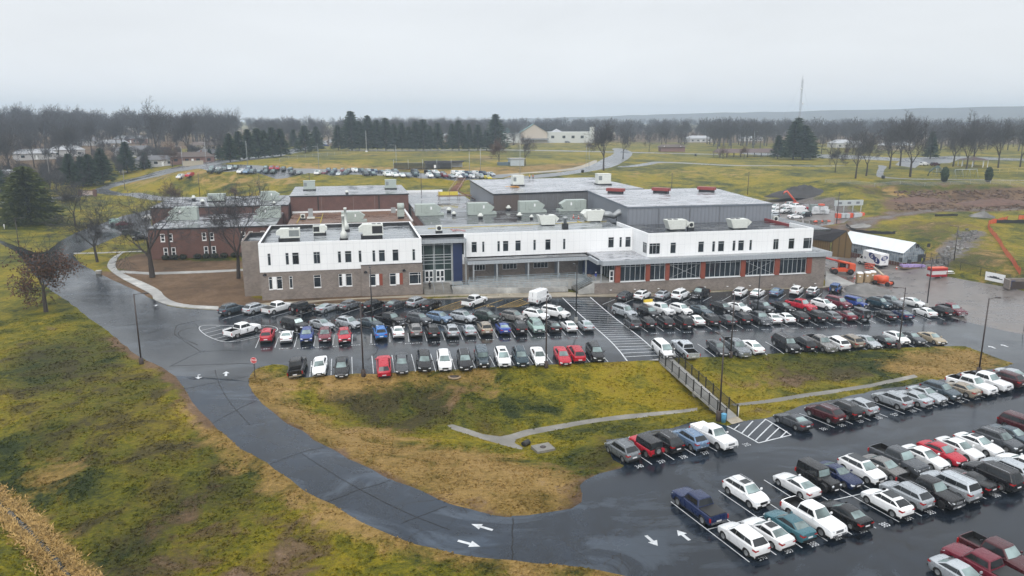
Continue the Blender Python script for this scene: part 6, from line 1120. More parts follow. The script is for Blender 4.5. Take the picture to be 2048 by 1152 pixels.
MB().box(-2.6, 2.2, -.62, .62, .65, 1.25).build('chassis', ORNG, TH); MB().box(-2.7, -1.4, -.9, .9, .9, 2.5).build('engine_cover', ORNG, TH); MB().box(2.0, 2.6, -.5, .5, .55, 1.1).build('front_axle', POLE, TH)
m = MB(); m.prism([(-.9,-1.05),(.7,-1.05),(.7,-.1),(-.9,-.1)], 1.2, 1.5); m.build('cab_floor', ORNG, TH); cb = MB(); cb.box(-.85, .65, -1.04, -.12, 1.5, 2.55); co = cb.build('cab', CGLASS, TH); f = MB()
for x in (-.86, .66):
    for y in (-1.05, -.11): f.tube([(x,y,1.5),(x,y,2.6)], .05, 4)
f.box(-.95, .75, -1.1, -.06, 2.55, 2.65); f.build('cab_frame', ORNG, co)
MB().tube([(-2.5,.25,2.3),(1.2,.25,3.1)], .3, 4).build('boom', ORNG, TH); MB().tube([(1.15,.25,3.09),(4.1,.25,3.75)], .21, 4).build('inner_boom', plain('boom_red', (.5, .04, .03), .4), TH); m = MB(); m.tube([(4.1,.25,3.75),(4.6,.25,3.3),(4.9,.25,2.9)], .16, 4); m.box(4.8, 5.0, -.5, 1.0, 2.2, 3.1); m.box(5.0, 6.0, -.3, -.18, 2.2, 2.28); m.box(5.0, 6.0, .68, .8, 2.2, 2.28); m.build('fork_carriage', BLACKM, TH)
p = g3(1766, 570); BL = thing('boom_lift', 'orange boom lift with cream boom, parked beside the toilets', 'boom lift', p, hd_((1748,566),(1782,572))); wheel4(BL, (1.35,-1.35), 1.0, .5, .35, POLE)
MB().box(-1.7, 1.7, -.8, .8, .4, .8).build('chassis', ORNG, BL); MB().lathe([(1.2,.8),(1.25,1.3),(1.2,1.9),(.9,2.05)], (-.2,0,0), 14).build('turret', ORNG, BL); MB().box(-1.7, -.4, -1.0, 1.0, 1.0, 1.9).build('counterweight', ORNG, BL)
q = g3(1738, 537); dirw = np.array([q[0]-p[0], q[1]-p[1]]); rzb = BL.rotation_euler[2]; dl = np.array([dirw[0]*math.cos(-rzb)-dirw[1]*math.sin(-rzb), dirw[0]*math.sin(-rzb)+dirw[1]*math.cos(-rzb)]); s1 = dl*.92
MB().tube([(-.2,0,2.2), (s1[0]*.72, s1[1]*.72, 1.7)], .24, 4).build('boom', plain('boom_cream', (.55, .48, .36), .4), BL); MB().tube([(s1[0]*.7, s1[1]*.7, 1.75), (s1[0], s1[1], 1.3)], .17, 4).build('boom_tip', ORNG2, BL)
m = MB(); c0 = dl*.98
for z in (.35, .9, 1.45): m.tube([(c0[0]-.9,c0[1]-.4,z),(c0[0]+.9,c0[1]-.4,z),(c0[0]+.9,c0[1]+.5,z),(c0[0]-.9,c0[1]+.5,z),(c0[0]-.9,c0[1]-.4,z)], .06, 4)
for x in (-.9, 0, .9):
    for y in (-.4, .5): m.tube([(c0[0]+x,c0[1]+y,.3),(c0[0]+x,c0[1]+y,1.5)], .06, 4)
m.box(c0[0]-.9, c0[0]+.9, c0[1]-.4, c0[1]+.5, .28, .36); m.build('basket', ORNG2, BL)
pt = None
for i, (x, y, lab) in enumerate(((1718,566,'tan portable toilet nearest the orange telehandler'),(1733,565,'tan portable toilet in the middle of the three'),(1743.5,563.5,'tan portable toilet nearest the orange boom lift'))):
    p = g3(x, y)
    if pt is None:
        pt = thing('portable_toilet', lab, 'portable toilet', p, -.35, 'portable toilets'); TB = plain('toilet_tan', (.30, .215, .12), .5)
        MB().box(-.6, .6, -.6, .6, .1, 2.15).build('cabin', TB, pt); dd = MB().box(-.45, .45, -.63, -.603, .2, 2.0).build('door', plain('toilet_door', (.34, .25, .15), .5), pt); MB().box(-.3, .1, -.645, -.632, 1.5, 1.75).build('sign', WTRIM, dd); m = MB(); m.lathe([(.84,2.152),(.72,2.4),(.3,2.5),(0,2.52)], (0,0,0), 4, smooth=False); ro = m.build('roof', WTRIM, pt); ro.rotation_euler = (0,0,PI/4); MB().box(-.65, .65, -.65, .65, -.1, .1).build('skid', BLACKM, pt)
    else: c = copy_tree(pt, None, p, -.35); c['label'] = lab
def mound(name, label, cat, px, py, rx, ry, h, mat, n=26, kind=None, seed=1):
    p = g3(px, py); rg = np.random.default_rng(seed); vs = []; fs = []; R_ = 9
    for i in range(R_+1):
        f = i/R_
        for k in range(n): a = 2*PI*k/n; j = 1+.12*math.sin(3*a+seed)+.07*rg.normal()*f; x, y = p[0]+rx*f*j*math.cos(a), p[1]+ry*f*j*math.sin(a); z = p[2]+h*max(0, (1-f)**.85*(1+.1*rg.normal()*(i > 0))) - .15*f; vs.append((x, y, max(z, zs(x, y)-.25) if f > .8 else z))
    for i in range(R_):
        for k in range(n): fs.append((i*n+k, i*n+(k+1) % n, (i+1)*n+(k+1) % n, (i+1)*n+k))
    m = MB().add(vs, fs, 0, True); o = m.build(name, mat); return tag(o, label, cat, kind=kind)
GRV = asphalt('gravel', .17, (.7, .9), crack=False, tint=(1.03, 1, .96), seed=1.9); DKG = asphalt('dark_spoil', .055, (.75, .95), crack=False, tint=(1.05, 1, 1), seed=2.2)
mound('gravel_pile', 'grey gravel heap in front of the portable toilets', 'gravel', 1729, 582, 5.6, 4.2, 1.7, GRV, seed=3)
mound('spoil_heap', 'big dark crushed-stone bank behind the yard pickups', 'spoil heap', 1606, 392, 13, 7, 4.2, DKG, seed=5); mound('spoil_heap', 'small grey rock heap on the torn-up hillside', 'spoil heap', 1965, 433, 4, 3, 1.6, GRV, seed=6); mound('spoil_heap', 'low brown spoil ridge left on the torn-up hillside', 'spoil heap', 1830, 403, 14, 5, 1.6, plain('brown_spoil', (.115, .065, .048), .95, vary=.35, scale=.8), seed=7); mound('spoil_heap', 'brown spoil hump at the right edge of the hillside', 'spoil heap', 1990, 408, 16, 6, 1.8, plain('brown_spoil', (.115, .065, .048), .95, vary=.35, scale=.8), seed=8); mound('spoil_heap', 'blue-grey stone heap at the dirt track mouth', 'spoil heap', 1722, 453, 5, 2.5, .9, GRV, seed=9)
rg = np.random.default_rng(5); m = MB()
for i in range(150): q = g3(1870+75*i/150+rg.normal()*8, 535-72*i/150+rg.normal()*6); m.obox((q[0], q[1], q[2]+.1), *rg.uniform(.3, .8, 3), rg.uniform(0, 3), rg.uniform(0, 1))
tag(m.build('riprap', GRV), 'loose grey stones lining the gully up the slope', 'stones', kind='stuff')
m = MB()
for i in range(520):
    q = atg(1790+270*rg.random(), 381+40*rg.random()); k_ = rg.random()**3; m.obox((q[0], q[1], q[2]+.05), .4+1.6*k_, .4+1.2*k_, .25+.6*k_, rg.uniform(0, 3), rg.uniform(-.6, .6))
tag(m.build('clods', plain('earth_clods', (.10, .062, .042), .95, vary=.45, scale=1.)), 'clods and stumps strewn over the torn-up brown ground', 'earth', kind='stuff')
# box truck
p = g3(1741, 532); BT = thing('box_truck', 'white box truck with big navy lettering beside the greenhouse', 'truck', p, hd_((1766,536),(1716,525))); wheel4(BT, (2.6,-2.2), .92, .42, .3, RIM)
WP = PAINTS['white']; MB().box(-4.3, 1.55, -1.2, 1.2, .95, 3.6).build('cargo_box', WP, BT); MB().box(.6, 1.6, -1.15, 1.15, 3.0, 3.75).build('attic', WP, BT); MB().box(-4.3, 3.5, -.6, .6, .5, .94).build('chassis', BLACKM, BT)
m = MB(); m.prism([(1.6,.5),(1.6,2.3),(1.8,2.4),(2.35,2.4),(2.9,1.62),(3.75,1.45),(3.9,1.2),(3.9,.5)], -.95, .95); me = m.mesh('cab'); me.transform(Matrix.Rotation(PI/2, 4, 'X')); me.transform(Matrix.Scale(1, 4)); co = link('cab', me, BT, [WP]); MB().add([(2.37,-.85,2.36),(2.37,.85,2.36),(2.9,.85,1.66),(2.9,-.85,1.66)], [(0,1,2,3)]).build('windscreen', CGLASS, BT).location = (.02, 0, .02)
for s in (-1, 1): MB().add([(1.8,s*.957,1.55),(2.75,s*.957,1.55),(2.3,s*.957,2.25),(1.8,s*.957,2.25)], [(0,1,2,3)]).build('side_window', CGLASS, BT); MB().box(3.86, 3.92, s*.75-.15, s*.75+.15, .95, 1.2).build('headlight', HEADL, BT)
NV = plain('logo_navy', (.012, .02, .13), .4, vary=0)
for s in (-1, 1):
    th = np.linspace(0, 2*PI, 25)[:-1]; m = MB()
    for cx, cz, k_ in ((-1.55, 2.75, 0), (-3.1, 2.0, 1)): m.add([(cx+1.15*math.cos(a)*(1 if s < 0 else 1), s*(1.206+.002*k_), cz+.72*math.sin(a)-.28*math.cos(a)*(-1)) for a in th], [tuple(range(24))])
    m.build('logo', NV, BT)
    for ch, cx, cz in (('G', -1.5, 2.7), ('.', -2.3, 2.1), ('S', -3.1, 2.0)): me = text_mesh(ch, 1.15, .03); me.materials.append(WP); o = link('lettering', me, BT); o.location = (cx, s*1.217, cz); o.rotation_euler = (PI/2, 0, 0 if s < 0 else PI)
    me = text_mesh('GS', .6, .02); me.materials.append(NV); o = link('lettering', me, BT); o.location = (.75, s*1.212, 2.0); o.rotation_euler = (PI/2, 0, 0 if s < 0 else PI)
m = MB(); m.add([(-4.306, .95*math.cos(a), 2.6+.55*math.sin(a)-.15*math.cos(a)) for a in th], [tuple(range(24))]); m.build('logo', NV, BT); me = text_mesh('GS', .85, .04); me.materials.append(WP); o = link('lettering', me, BT); o.location = (-4.318, 0, 2.6); o.rotation_euler = (PI/2, 0, -PI/2); me = text_mesh('GS', .4, .01); me.materials.append(NV); o = link('lettering', me, BT); o.location = (-4.312, -.2, 1.7); o.rotation_euler = (PI/2, 0, -PI/2); MB().box(-4.4, -4.2, -1.1, 1.1, .6, .8).build('rear_bumper', BLACKM, BT)
# pallet of purple bags, red float, white table, fence, banner
p = g3(1826, 536); t = thing('bag_pallet', 'purple bags piled on pallets in front of the greenhouse', 'bags', p, -.25); rg = np.random.default_rng(2)
for i in range(16): MB().obox((-2.4+.65*(i % 8)+rg.normal()*.05, -.4+.8*(i//8), .5+.12*rg.random()), .6, .75, .5, rg.normal()*.1).build('bag', plain('bag_purple', (.36, .27, .52), .4), t)
MB().box(-2.8, 2.6, -.85, .85, .0, .22).build('pallet', plain('pallet_wood', (.2, .14, .08), .8), t)
p = g3(1873, 556); t = thing('food_trailer', 'red trailer with a white serving panel parked by the fence', 'trailer', p, -.05); t.scale = (.68, .68, .68); RD = plain('trailer_red', (.30, .012, .02), .4)
MB().box(-2.9, 2.9, -1.1, 1.1, .5, 1.2).build('lower_body', RD, t); MB().box(-2.7, 2.6, -1.0, 1.0, 1.201, 2.5).build('serving_panel', plain('panel_offwhite', (.55, .55, .56), .5), t); MB().box(-2.9, 2.9, -1.15, 1.15, 2.501, 3.2).build('canopy', RD, t); MB().box(-2.8, 2.8, -1.1, 1.1, 3.2, 3.5).build('roof', ORNG2, t); wheel4(t, (.6,), 1.05, .35, .22); 
for x in (-2.85, 2.75): MB().box(x, x+.12, -1.12, -1.0, 1.2, 2.5).build('post', RD, t)
p = g3(1895, 549); t = thing('picnic_table', 'white picnic table beside the red trailer', 'table', p, -.15); MB().box(-1.1, 1.1, -.4, .4, .7, .77).build('tabletop', WTRIM, t)
for s in (-1, 1): MB().box(-1.1, 1.1, s*.75-.13, s*.75+.13, .42, .47).build('bench', WTRIM, t); MB().tube([(s*.8,-.75,0),(s*.8,.2,.7)], .04, 4).build('leg', GALV, t)
def chain_fence(name, label, pts, h, mat, post, step=3.2, pr=.05):
    t = thing(name, label, 'fence'); Ps = [g3(*q) for q in pts]; wp = []
    for a, b in zip(Ps[:-1], Ps[1:]):
        n = max(1, int(np.linalg.norm(b-a)/step)); wp += [a+(b-a)*k/n for k in range(n)]
    wp.append(Ps[-1]); wp = [np.array([q[0], q[1], zs(q[0], q[1])]) for q in wp]; m = MB(); r = MB()
    for a, b in zip(wp[:-1], wp[1:]): m.add([a+[0,0,.05], b+[0,0,.05], b+[0,0,h], a+[0,0,h]], [(0,1,2,3)]); r.tube([a+[0,0,h], b+[0,0,h]], pr*.6, 4, cap=False)
    m.build('mesh_panel', mat, t, False); r.build('top_rail', post, t, False)
    for q in wp: MB().tube([q-[0,0,.2], q+[0,0,h+.05]], pr, 5).build('post', post, t)
    return t
chain_fence('chain_link_fence', 'black chain-link fence along the foot of the grass slope', [(1843,537),(1850,520),(1872,527),(1920,541),(1960,552),(2018,568)], 2.0, link_m, BLACKM)
chain_fence('chain_link_fence', 'low grey chain-link fence along the crest above the torn-up ground', [(1650,366),(1700,367),(1800,368.5),(1900,370),(2060,373)], 1.3, grey_link, GALV, 6); chain_fence('chain_link_fence', 'grey ballfield fence between evergreens and field', [(560,324),(640,313),(720,305),(820,304),(920,304.5)], 1.8, grey_link, GALV, 10)
p = g3(1989, 566); t = thing('banner_sign', 'white banner with a dark roofline picture on the black fence', 'banner', p, hd_((1960,557),(2015,571))); MB().box(-2.2, 2.2, -.1, -.05, .3, 2.1).build('panel', WTRIM, t); m = MB(); m.box(-1.7, 1.7, -.112, -.105, .95, 1.15); m.box(-1.2, 1.0, -.112, -.105, 1.15, 1.32); m.box(-.5, .4, -.112, -.105, 1.32, 1.45); m.build('picture', plain('print_dark', (.05, .055, .06), .5), t)
p = g3(2036, 573); t = thing('dumpster_enclosure', 'brown block enclosure with dark gates at the fence end', 'enclosure', p, -.2); t.scale = (.8, .8, .85); MB().box(-3.5, 3, .2, .6, -.3, 2.0).build('back_wall', TANBRICK, t); MB().box(-3.7, -3.3, -2, .2, -.3, 2.0).build('side_wall', TANBRICK, t); MB().box(-3.2, 3, -2.2, -2.05, -.2, 1.7).build('gate', POLE, t)
p = g3(2021, 574); t = thing('recycling_bin', 'blue wheeled bin in front of the block enclosure', 'bin', p); MB().box(-.5, .5, -.4, .4, .1, 1.3).build('drum', plain('bin_dark_blue', (.01, .03, .14), .5), t); MB().box(-.55, .55, -.45, .45, 1.302, 1.4).build('lid', plain('bin_dark_blue', (.01, .03, .14), .5), t)
# orange safety netting down the slope
om = bpy.data.materials.new('orange_netting'); om.use_nodes = True; b = om.node_tree.nodes['Principled BSDF']; b.inputs['Base Color'].default_value = (.62, .09, .04, 1); b.inputs['Alpha'].default_value = .8; b.inputs['Roughness'].default_value = .6
def netting(label, pts, h=1.2, mat=None, nm='safety_fence', cat='fence'):
    t = thing(nm, label, cat); P_ = [np.array(q) for q in smooth_line([g3(*q) for q in pts], 2)]; m = MB()
    wv = [h*(1+.12*math.sin(k*1.9)) for k in range(len(P_))]
    for k in range(len(P_)-1): a, b_ = P_[k], P_[k+1]; m.add([(a[0], a[1], zs(a[0],a[1])), (b_[0], b_[1], zs(b_[0],b_[1])), (b_[0]+.12, b_[1], zs(b_[0],b_[1])+wv[k+1]), (a[0]+.12, a[1], zs(a[0],a[1])+wv[k])], [(0,1,2,3)], 0, True)
    m.build('net' if mat is om else 'fabric', mat, t, False)
    for k in range(0, len(P_), 3): a = P_[k]; z = zs(a[0], a[1]); MB().tube([(a[0]+.08,a[1],z-.1),(a[0]+.08,a[1],z+h*1.1)], .04, 4).build('stake', POLE, t)
    return t
netting('orange safety netting running down the grass slope to the fence', [(2014,441),(1995,446),(1976,448),(1975,456),(1983,468),(1992,478),(2005,498),(2022,525),(2040,550)], 1.25, om); netting('orange netting scrap at the right edge of the dirt track', [(2036,439),(2060,436)], 1.2, om); netting('black silt fence curving below the dirt track', [(1692,452),(1700,460),(1712,465),(1740,467),(1780,469),(1790,468)], .8, BLACKM, 'silt_fence', 'silt fence'); netting('short black silt fence beside the dirt track', [(1869,433),(1890,432),(1915,432)], .6, BLACKM, 'silt_fence', 'silt fence'); netting('black silt fence along the right end of the dirt track', [(1990,446),(2020,446),(2060,446)], .9, BLACKM, 'silt_fence', 'silt fence')
# yard behind the gymnasium
p = g3(1583, 411); RBm = thing('boom_lift', 'red-orange folded boom lift on the dark stone bank', 'boom lift', p, 0, None); MB().box(-1.8, 2.0, -1, 1, .3, 1.1).build('chassis', ORNG2, RBm); MB().tube([(1.6,0,1.2),(-2.2,0,5.0)], .32, 4).build('boom', ORNG2, RBm); MB().tube([(-2.2,0,5.0),(-3.2,0,4.6),(-3.4,0,4.0)], .28, 4).build('jib', ORNG2, RBm); wheel4(RBm, (1.2,-1.2), 1, .45, .3, POLE)
YR = [(1578,412,'pickup','white',.55),(1590,415,'pickup','white',.55),(1608,417,'coupe','red',.15),(1552,415,'suv','white',.5),(1552,424,'pickup','white',.3),(1572,423,'pickup','white',.45),(1589,424,'suv','dark grey',.4),(1601,425,'van','white',.3),(1610,431,'suv','black',.45),(1590,434,'sedan','white',.1),(1545,432,'suv','silver',.3)]
labs = ['white pickup nearest the red boom lift in the back yard','second white pickup beside the red coupe in the back yard','red coupe in the back yard behind the grey gymnasium','white SUV half hidden by the grey gymnasium corner','white pickup by the gymnasium wall in the back yard','white pickup middle of the near yard row','dark SUV between white pickup and white van in the back yard','white van by the dark SUVs in the back yard','black SUV at the open end of the near yard row','white sedan nearest the low dark roof in the back yard','silver SUV mostly hidden behind the grey gymnasium']
for (x, y, st_, co_, ang), lab in zip(YR, labs):
    t0, uf = model(st_, []); t = t0 if not uf[0] else copy_tree(t0); uf[0] = True; p = g3(x, y+3); t.matrix_world = Matrix.Translation(p.tolist()) @ Matrix.Rotation(ang-.2+(PI if st_ in ('pickup', 'suv') else 0), 4, 'Z'); repaint(t, PAINTS[co_]); tag(t, lab, {'pickup': 'pickup', 'suv': 'SUV', 'van': 'van'}.get(st_, 'car'), 'vehicles in the yard behind the gymnasium'); used_labels.add(lab)
rg = np.random.default_rng(9); p = g3(1648, 427); t = thing('bag_stack', 'white bulk bags stacked beside the yard', 'bags', p)
for i in range(9): MB().obox((-3.6+1.3*(i % 5)+rg.normal()*.1, rg.normal()*.4, .6+1.1*(i//5)), 1.2, 1.2, 1.1, rg.normal()*.2).build('bag', plain('bag_white', (.6, .62, .64), .6), t)
MB().obox((-1.2, 0, 2.9), 1.6, 1.2, .5).build('orange_cover', ORNG2, t)
p = g3(1630, 421); t = thing('crate_stack', 'grey-green crates left of the white bulk bags', 'crates', p)
for i in range(4): MB().obox((-1.6+1.2*i, rg.normal()*.2, 1.0), 1.1, 1.4, 2.0+.3*rg.random()).build('crate', plain('crate_grey', (.22, .26, .25), .7), t)
p = g3(1695, 434); t = thing('frame_rack', 'pale steel frames standing above pallets in the yard', 'frames', p); m = MB()
for x in (-4.5, -1.6, 1.6, 4.5): m.tube([(x,0,0),(x,0,5.2)], .15, 4)
m.box(-5, 5, -.2, .2, 3.6, 5.3); m.build('frame', plain('pale_steel', (.42, .46, .47), .5), t)
for x in (-3.2, 0, 3.1): MB().box(x-.6, x+.6, -.24, -.21, 4.1, 4.8).build('opening', plain('slate_panel', (.14, .155, .18), .5), t)
for i in range(7): MB().obox((-4.4+1.45*i, -1.6+rg.normal()*.3, .7), 1.3, 1.3, 1.4, rg.normal()*.2).build('pallet_load', plain('wrapped_load', (.44, .47, .49), .5) if i % 3 else ORNG2, t)
p = g3(1642, 444); t = thing('pipe_bundle', 'orange pipe bundle lying at the front of the yard', 'pipes', p, .05)
for i in range(5): MB().tube([(-3,.3*i-.6,.25+.12*(i % 2)),(3,.3*i-.6,.25+.12*(i % 2))], .18, 6).build('pipe', ORNG2, t)
p = g3(1618, 446); t = thing('block_row', 'row of concrete blocks edging the yard', 'concrete blocks', p, -.1)
for i in range(6): MB().obox((-5+2*i, rg.normal()*.3, .45), 1.2, .8, .9, rg.normal()*.2).build('block', CONC_D, t)
# hillside stair, sign, cones, people on roof
t = thing('hillside_steps', 'rust-brown timber steps climbing the bank to the upper lot', 'steps'); A, B = g3(905, 389), g3(925.5, 357); m = MB(); dv = (B-A)[:2]/np.linalg.norm((B-A)[:2]); nv = np.array([-dv[1], dv[0]])*1.5
for k in range(14): c = A+(B-A)*(k+.5)/14; m.obox((c[0], c[1], zs(c[0], c[1])+.25), 1.0, 3.0, .22, math.atan2(dv[1], dv[0]))
m.build('treads', plain('rust_timber', (.2, .085, .055), .8), t)
for s in (-1, 1): r = MB(); a = A+[*(nv*s), 1.2]; b = B+[*(nv*s), 1.2]; r.tube([a, b], .09, 4); [r.tube([a+(b-a)*k/6, a+(b-a)*k/6-[0,0,1.2]], .07, 4) for k in range(7)]; r.build('handrail', plain('pale_timber', (.36, .26, .22), .7), t)
p = g3(176, 393); t = thing('school_sign', 'brick-pillared school sign on the lawn by the junction', 'sign', p, -.1)
for x in (-2.6, 2.6): MB().box(x-.6, x+.6, -.5, .5, -.3, 2.6).build('pillar', REDBRICK, t)
MB().box(-2.0, 2.0, -.15, .15, .5, 2.0).build('panel', plain('sign_cream', (.45, .36, .33), .6), t); MB().box(-2.0, 2.0, -.2, .2, 2.05, 2.3).build('beam', REDBRICK, t)
def person(label, x, y, z, rz, shirt, legs, hat=None, arm=0.0, head=(.25, .15, .11)):
    """one continuous skinned body: pelvis, spine, limbs with fingers"""
    t = thing('person', label, 'person', (x, y, z), rz); V = []; E_ = []; R_ = []
    def nd(p, r, par=None): V.append(p); R_.append(r); (E_.append((par, len(V)-1)) if par is not None else None); return len(V)-1
    pel = nd((0,0,.93), .15); sp = nd((0,.01,1.15), .145, pel); ch = nd((0,.01,1.36), .155, sp); nk = nd((0,.0,1.5), .06, ch); hd0 = nd((0,-.02,1.6), .085, nk); nd((0,-.015,1.72), .09, hd0)
    for s in (-1, 1):
        hip = nd((s*.1,0,.86), .1, pel); kn = nd((s*.11,-.03-.02*s,.48), .062, hip); an = nd((s*.11,.02-.06*s,.09), .045, kn); nd((s*.12,-.15-.06*s,.04), .04, an)
        sh = nd((s*.2,.0,1.4), .065, ch); el = nd((s*.26,.02-.12*arm,1.13), .048, sh); wr = nd((s*.25,-.08-.3*arm,.9+.16*arm), .034, el); ha = nd((s*.25,-.11-.36*arm,.82+.17*arm), .036, wr)
        for q in range(4): nd((s*(.23+.012*q),-.12-.40*arm+.012*q,.73+.02*(q == 3)+.17*arm), .011, ha)
        nd((s*.225,-.16-.38*arm,.80+.17*arm), .012, ha)
    me = bpy.data.meshes.new('body'); me.from_pydata(V, E_, []); o = link('body', me, None); sk = o.modifiers.new('s', 'SKIN'); ss = o.modifiers.new('u', 'SUBSURF'); ss.levels = ss.render_levels = 1
    for i, d in enumerate(me.skin_vertices[0].data): d.radius = (R_[i], R_[i]*(.72 if R_[i] > .12 else 1)); d.use_root = i == 0
    dg = bpy.context.evaluated_depsgraph_get(); nm = bpy.data.meshes.new_from_object(o.evaluated_get(dg)); bpy.data.objects.remove(o); nm.name = 'body'; nm.materials.clear()
    for mt in (shirt, legs, plain('skin_%.2f' % head[0], head, .6, vary=0)): nm.materials.append(mt)
    for pl in nm.polygons: pl.material_index = 1 if pl.center.z < .92 and abs(pl.center.x) < .2 else (2 if pl.center.z > 1.52 or (abs(pl.center.x) > .2 and pl.center.z < .9+.17*arm) else 0); pl.use_smooth = True
    link('body', nm, t); MB().lathe([(.105,0),(.11,.05),(.085,.12),(0,.15)], (0,-.0,1.71), 12).build('hat' if hat else 'hair', hat or plain('hair_dark', (.02, .015, .012), .7, vary=0), t); f = MB()
    f.obox((0,-.11,1.65), .03, .04, .05); f.obox((-.035,-.1,1.685), .025, .012, .014); f.obox((.035,-.1,1.685), .025, .012, .014); f.obox((0,-.1,1.6), .05, .012, .014); f.build('face_features', plain('features', (.12, .06, .05), .6, vary=0), t)
    return t
BLK = plain('black_cloth', (.012, .012, .014), .8)
person('person in black climbing the entrance steps', 15.3, 143.6, .48, PI, BLK, BLK); person('person in blue jacket and white helmet at the top of the terrace stairs', 47.8, 140.2, 1.5, -1.2, plain('blue_cloth', (.02, .05, .3), .7), plain('grey_cloth', (.3, .32, .35), .8), WTRIM, .8)
for px, lab in ((1059,'person in yellow vest standing on the rear gymnasium roof by the white tower unit'),(1066,'person in orange vest beside the yellow-vested worker on the rear roof')): q = atz(px, 359, 13.45); person(lab, q[0], q[1], 13.45, 0, plain('vest_yellow' if px < 1062 else 'vest_orange', (.6, .4, .05) if px < 1062 else (.45, .17, .07), .6), plain('dark_trousers', (.03, .03, .04), .8), plain('helmet', (.6, .5, .4), .4), .6)
t = thing('plank_table', 'plank table on trestles by the navy terrace wall', 'table', (46.9, 141.6, 1.5), 1.4); MB().box(-1.2, 1.2, -.4, .4, .8, .9).build('tabletop', plain('plank', (.17, .11, .07), .8), t)
for x in (-.9, .9): MB().tube([(x,-.3,0),(x,0,.8),(x,.3,0)], .04, 4).build('leg', plain('plank', (.17, .11, .07), .8), t)
p = atz(898, 400, 8.2); t = thing('scaffold_deck', 'yellow-edged work platform beyond the dark roof', 'scaffold', (p[0], p[1], 8.1), 0); MB().box(-3.2, 2.8, -.2, .1, 1.6, 2.7).build('yellow_guard', plain('guard_yellow', (.6, .5, .06), .5), t); MB().box(-3.4, 7, -1.5, 2.5, 1.3, 1.5).build('deck', plain('plank', (.17, .11, .07), .8), t); m = MB()
for x in (-3, 0, 3, 6):
    for y in (-1.3, 2.3): m.tube([(x,y,0),(x,y,2.9)], .06, 4)
m.tube([(3,-1.3,2.8),(8,-1.3,.2)], .14, 4); m.build('frame', plain('rust_timber', (.2, .085, .055), .8), t)
def cone(label, x, y, z):
    t = thing('traffic_cone', label, 'traffic cone', (x, y, z), 0, 'traffic cones'); MB().lathe([(.2,.04),(.04,.75),(0,.75)], (0,0,0), 10).build('cone', ORNG2, t); MB().lathe([(.15,.3),(.105,.5)], (0,0,0), 10).build('band', WTRIM, t); MB().box(-.24, .24, -.24, .24, 0, .04).build('foot', ORNG2, t)
for i, lab in enumerate(('first orange cone along the right lower roof edge','second orange cone along the right lower roof edge','third orange cone along the right lower roof edge','last orange cone along the right lower roof edge')): cone(lab, 97.4-.0*i, 156-3.6*i, 6.0)
for px, py, lab in ((1147,435,'orange cone on the low roof by the silver-ducted unit'),(1157,437,'second orange cone by the silver-ducted unit')): q = atz(px, py, 9); cone(lab, q[0], q[1], 9.0)
q = g3(1793, 538); cone('orange cone by the greenhouse wall', q[0], q[1], q[2]); q = g3(1709, 557); cone('orange cone beside the portable toilets', q[0], q[1], q[2])
# shrubs below the brick classroom windows
LEAFD = plain('hedge_leaf', (.022, .028, .015), .8, vary=.4, scale=5)
def shrub_mesh(rx, ry, h, n, seed, leaf=.16):
    r = np.random.default_rng(seed); m = MB()
    for i in range(n):
        d = r.normal(size=3); d /= np.linalg.norm(d); k = r.uniform(.55, 1.05); c = np.array([d[0]*rx*k, d[1]*ry*k, h*.5+d[2]*h*.5*k]); a = r.normal(size=3); a /= np.linalg.norm(a); b_ = np.cross(a, d+.1); b_ /= np.linalg.norm(b_)+1e-9; s = leaf*r.uniform(.6, 1.4); m.add([c-a*s, c+b_*s*.7, c+a*s, c-b_*s*.7], [(0,1,2,3)])
    return m.mesh('foliage')
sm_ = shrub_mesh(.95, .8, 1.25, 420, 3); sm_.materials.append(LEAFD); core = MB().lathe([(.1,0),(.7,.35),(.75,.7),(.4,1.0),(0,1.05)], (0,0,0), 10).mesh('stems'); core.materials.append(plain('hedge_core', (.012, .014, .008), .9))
for i, x in enumerate((-42.3,-40.3,-38.4,-35.2,-33.2,-31.2,-29.1,-26.8,-24.6,-22.4,-20.2)):
    t = thing('clipped_shrub', 'dark clipped shrub under the brick classroom windows, number %d from the bare-tree end' % (i+1), 'shrub', (x, 191.8, zs(x, 191.8)), i*1.1, 'clipped shrubs'); t['label'] = ('dark clipped shrub at the bare-tree end of the brick wall hedge', 'dark clipped shrub second from the bare-tree end of the hedge', 'dark clipped shrub third from the bare-tree end of the hedge', 'dark clipped shrub just left of the downpipe', 'dark clipped shrub under the middle pair of windows', 'dark clipped shrub right of the middle pair of windows', 'dark clipped shrub midway between window pairs', 'dark clipped shrub behind the second bare tree, left side', 'dark clipped shrub right behind the second bare tree trunk', 'dark clipped shrub next to last before the tan brick wing', 'dark clipped shrub nearest the tan brick wing')[i]
    link('foliage', sm_, t); link('stems', core, t)
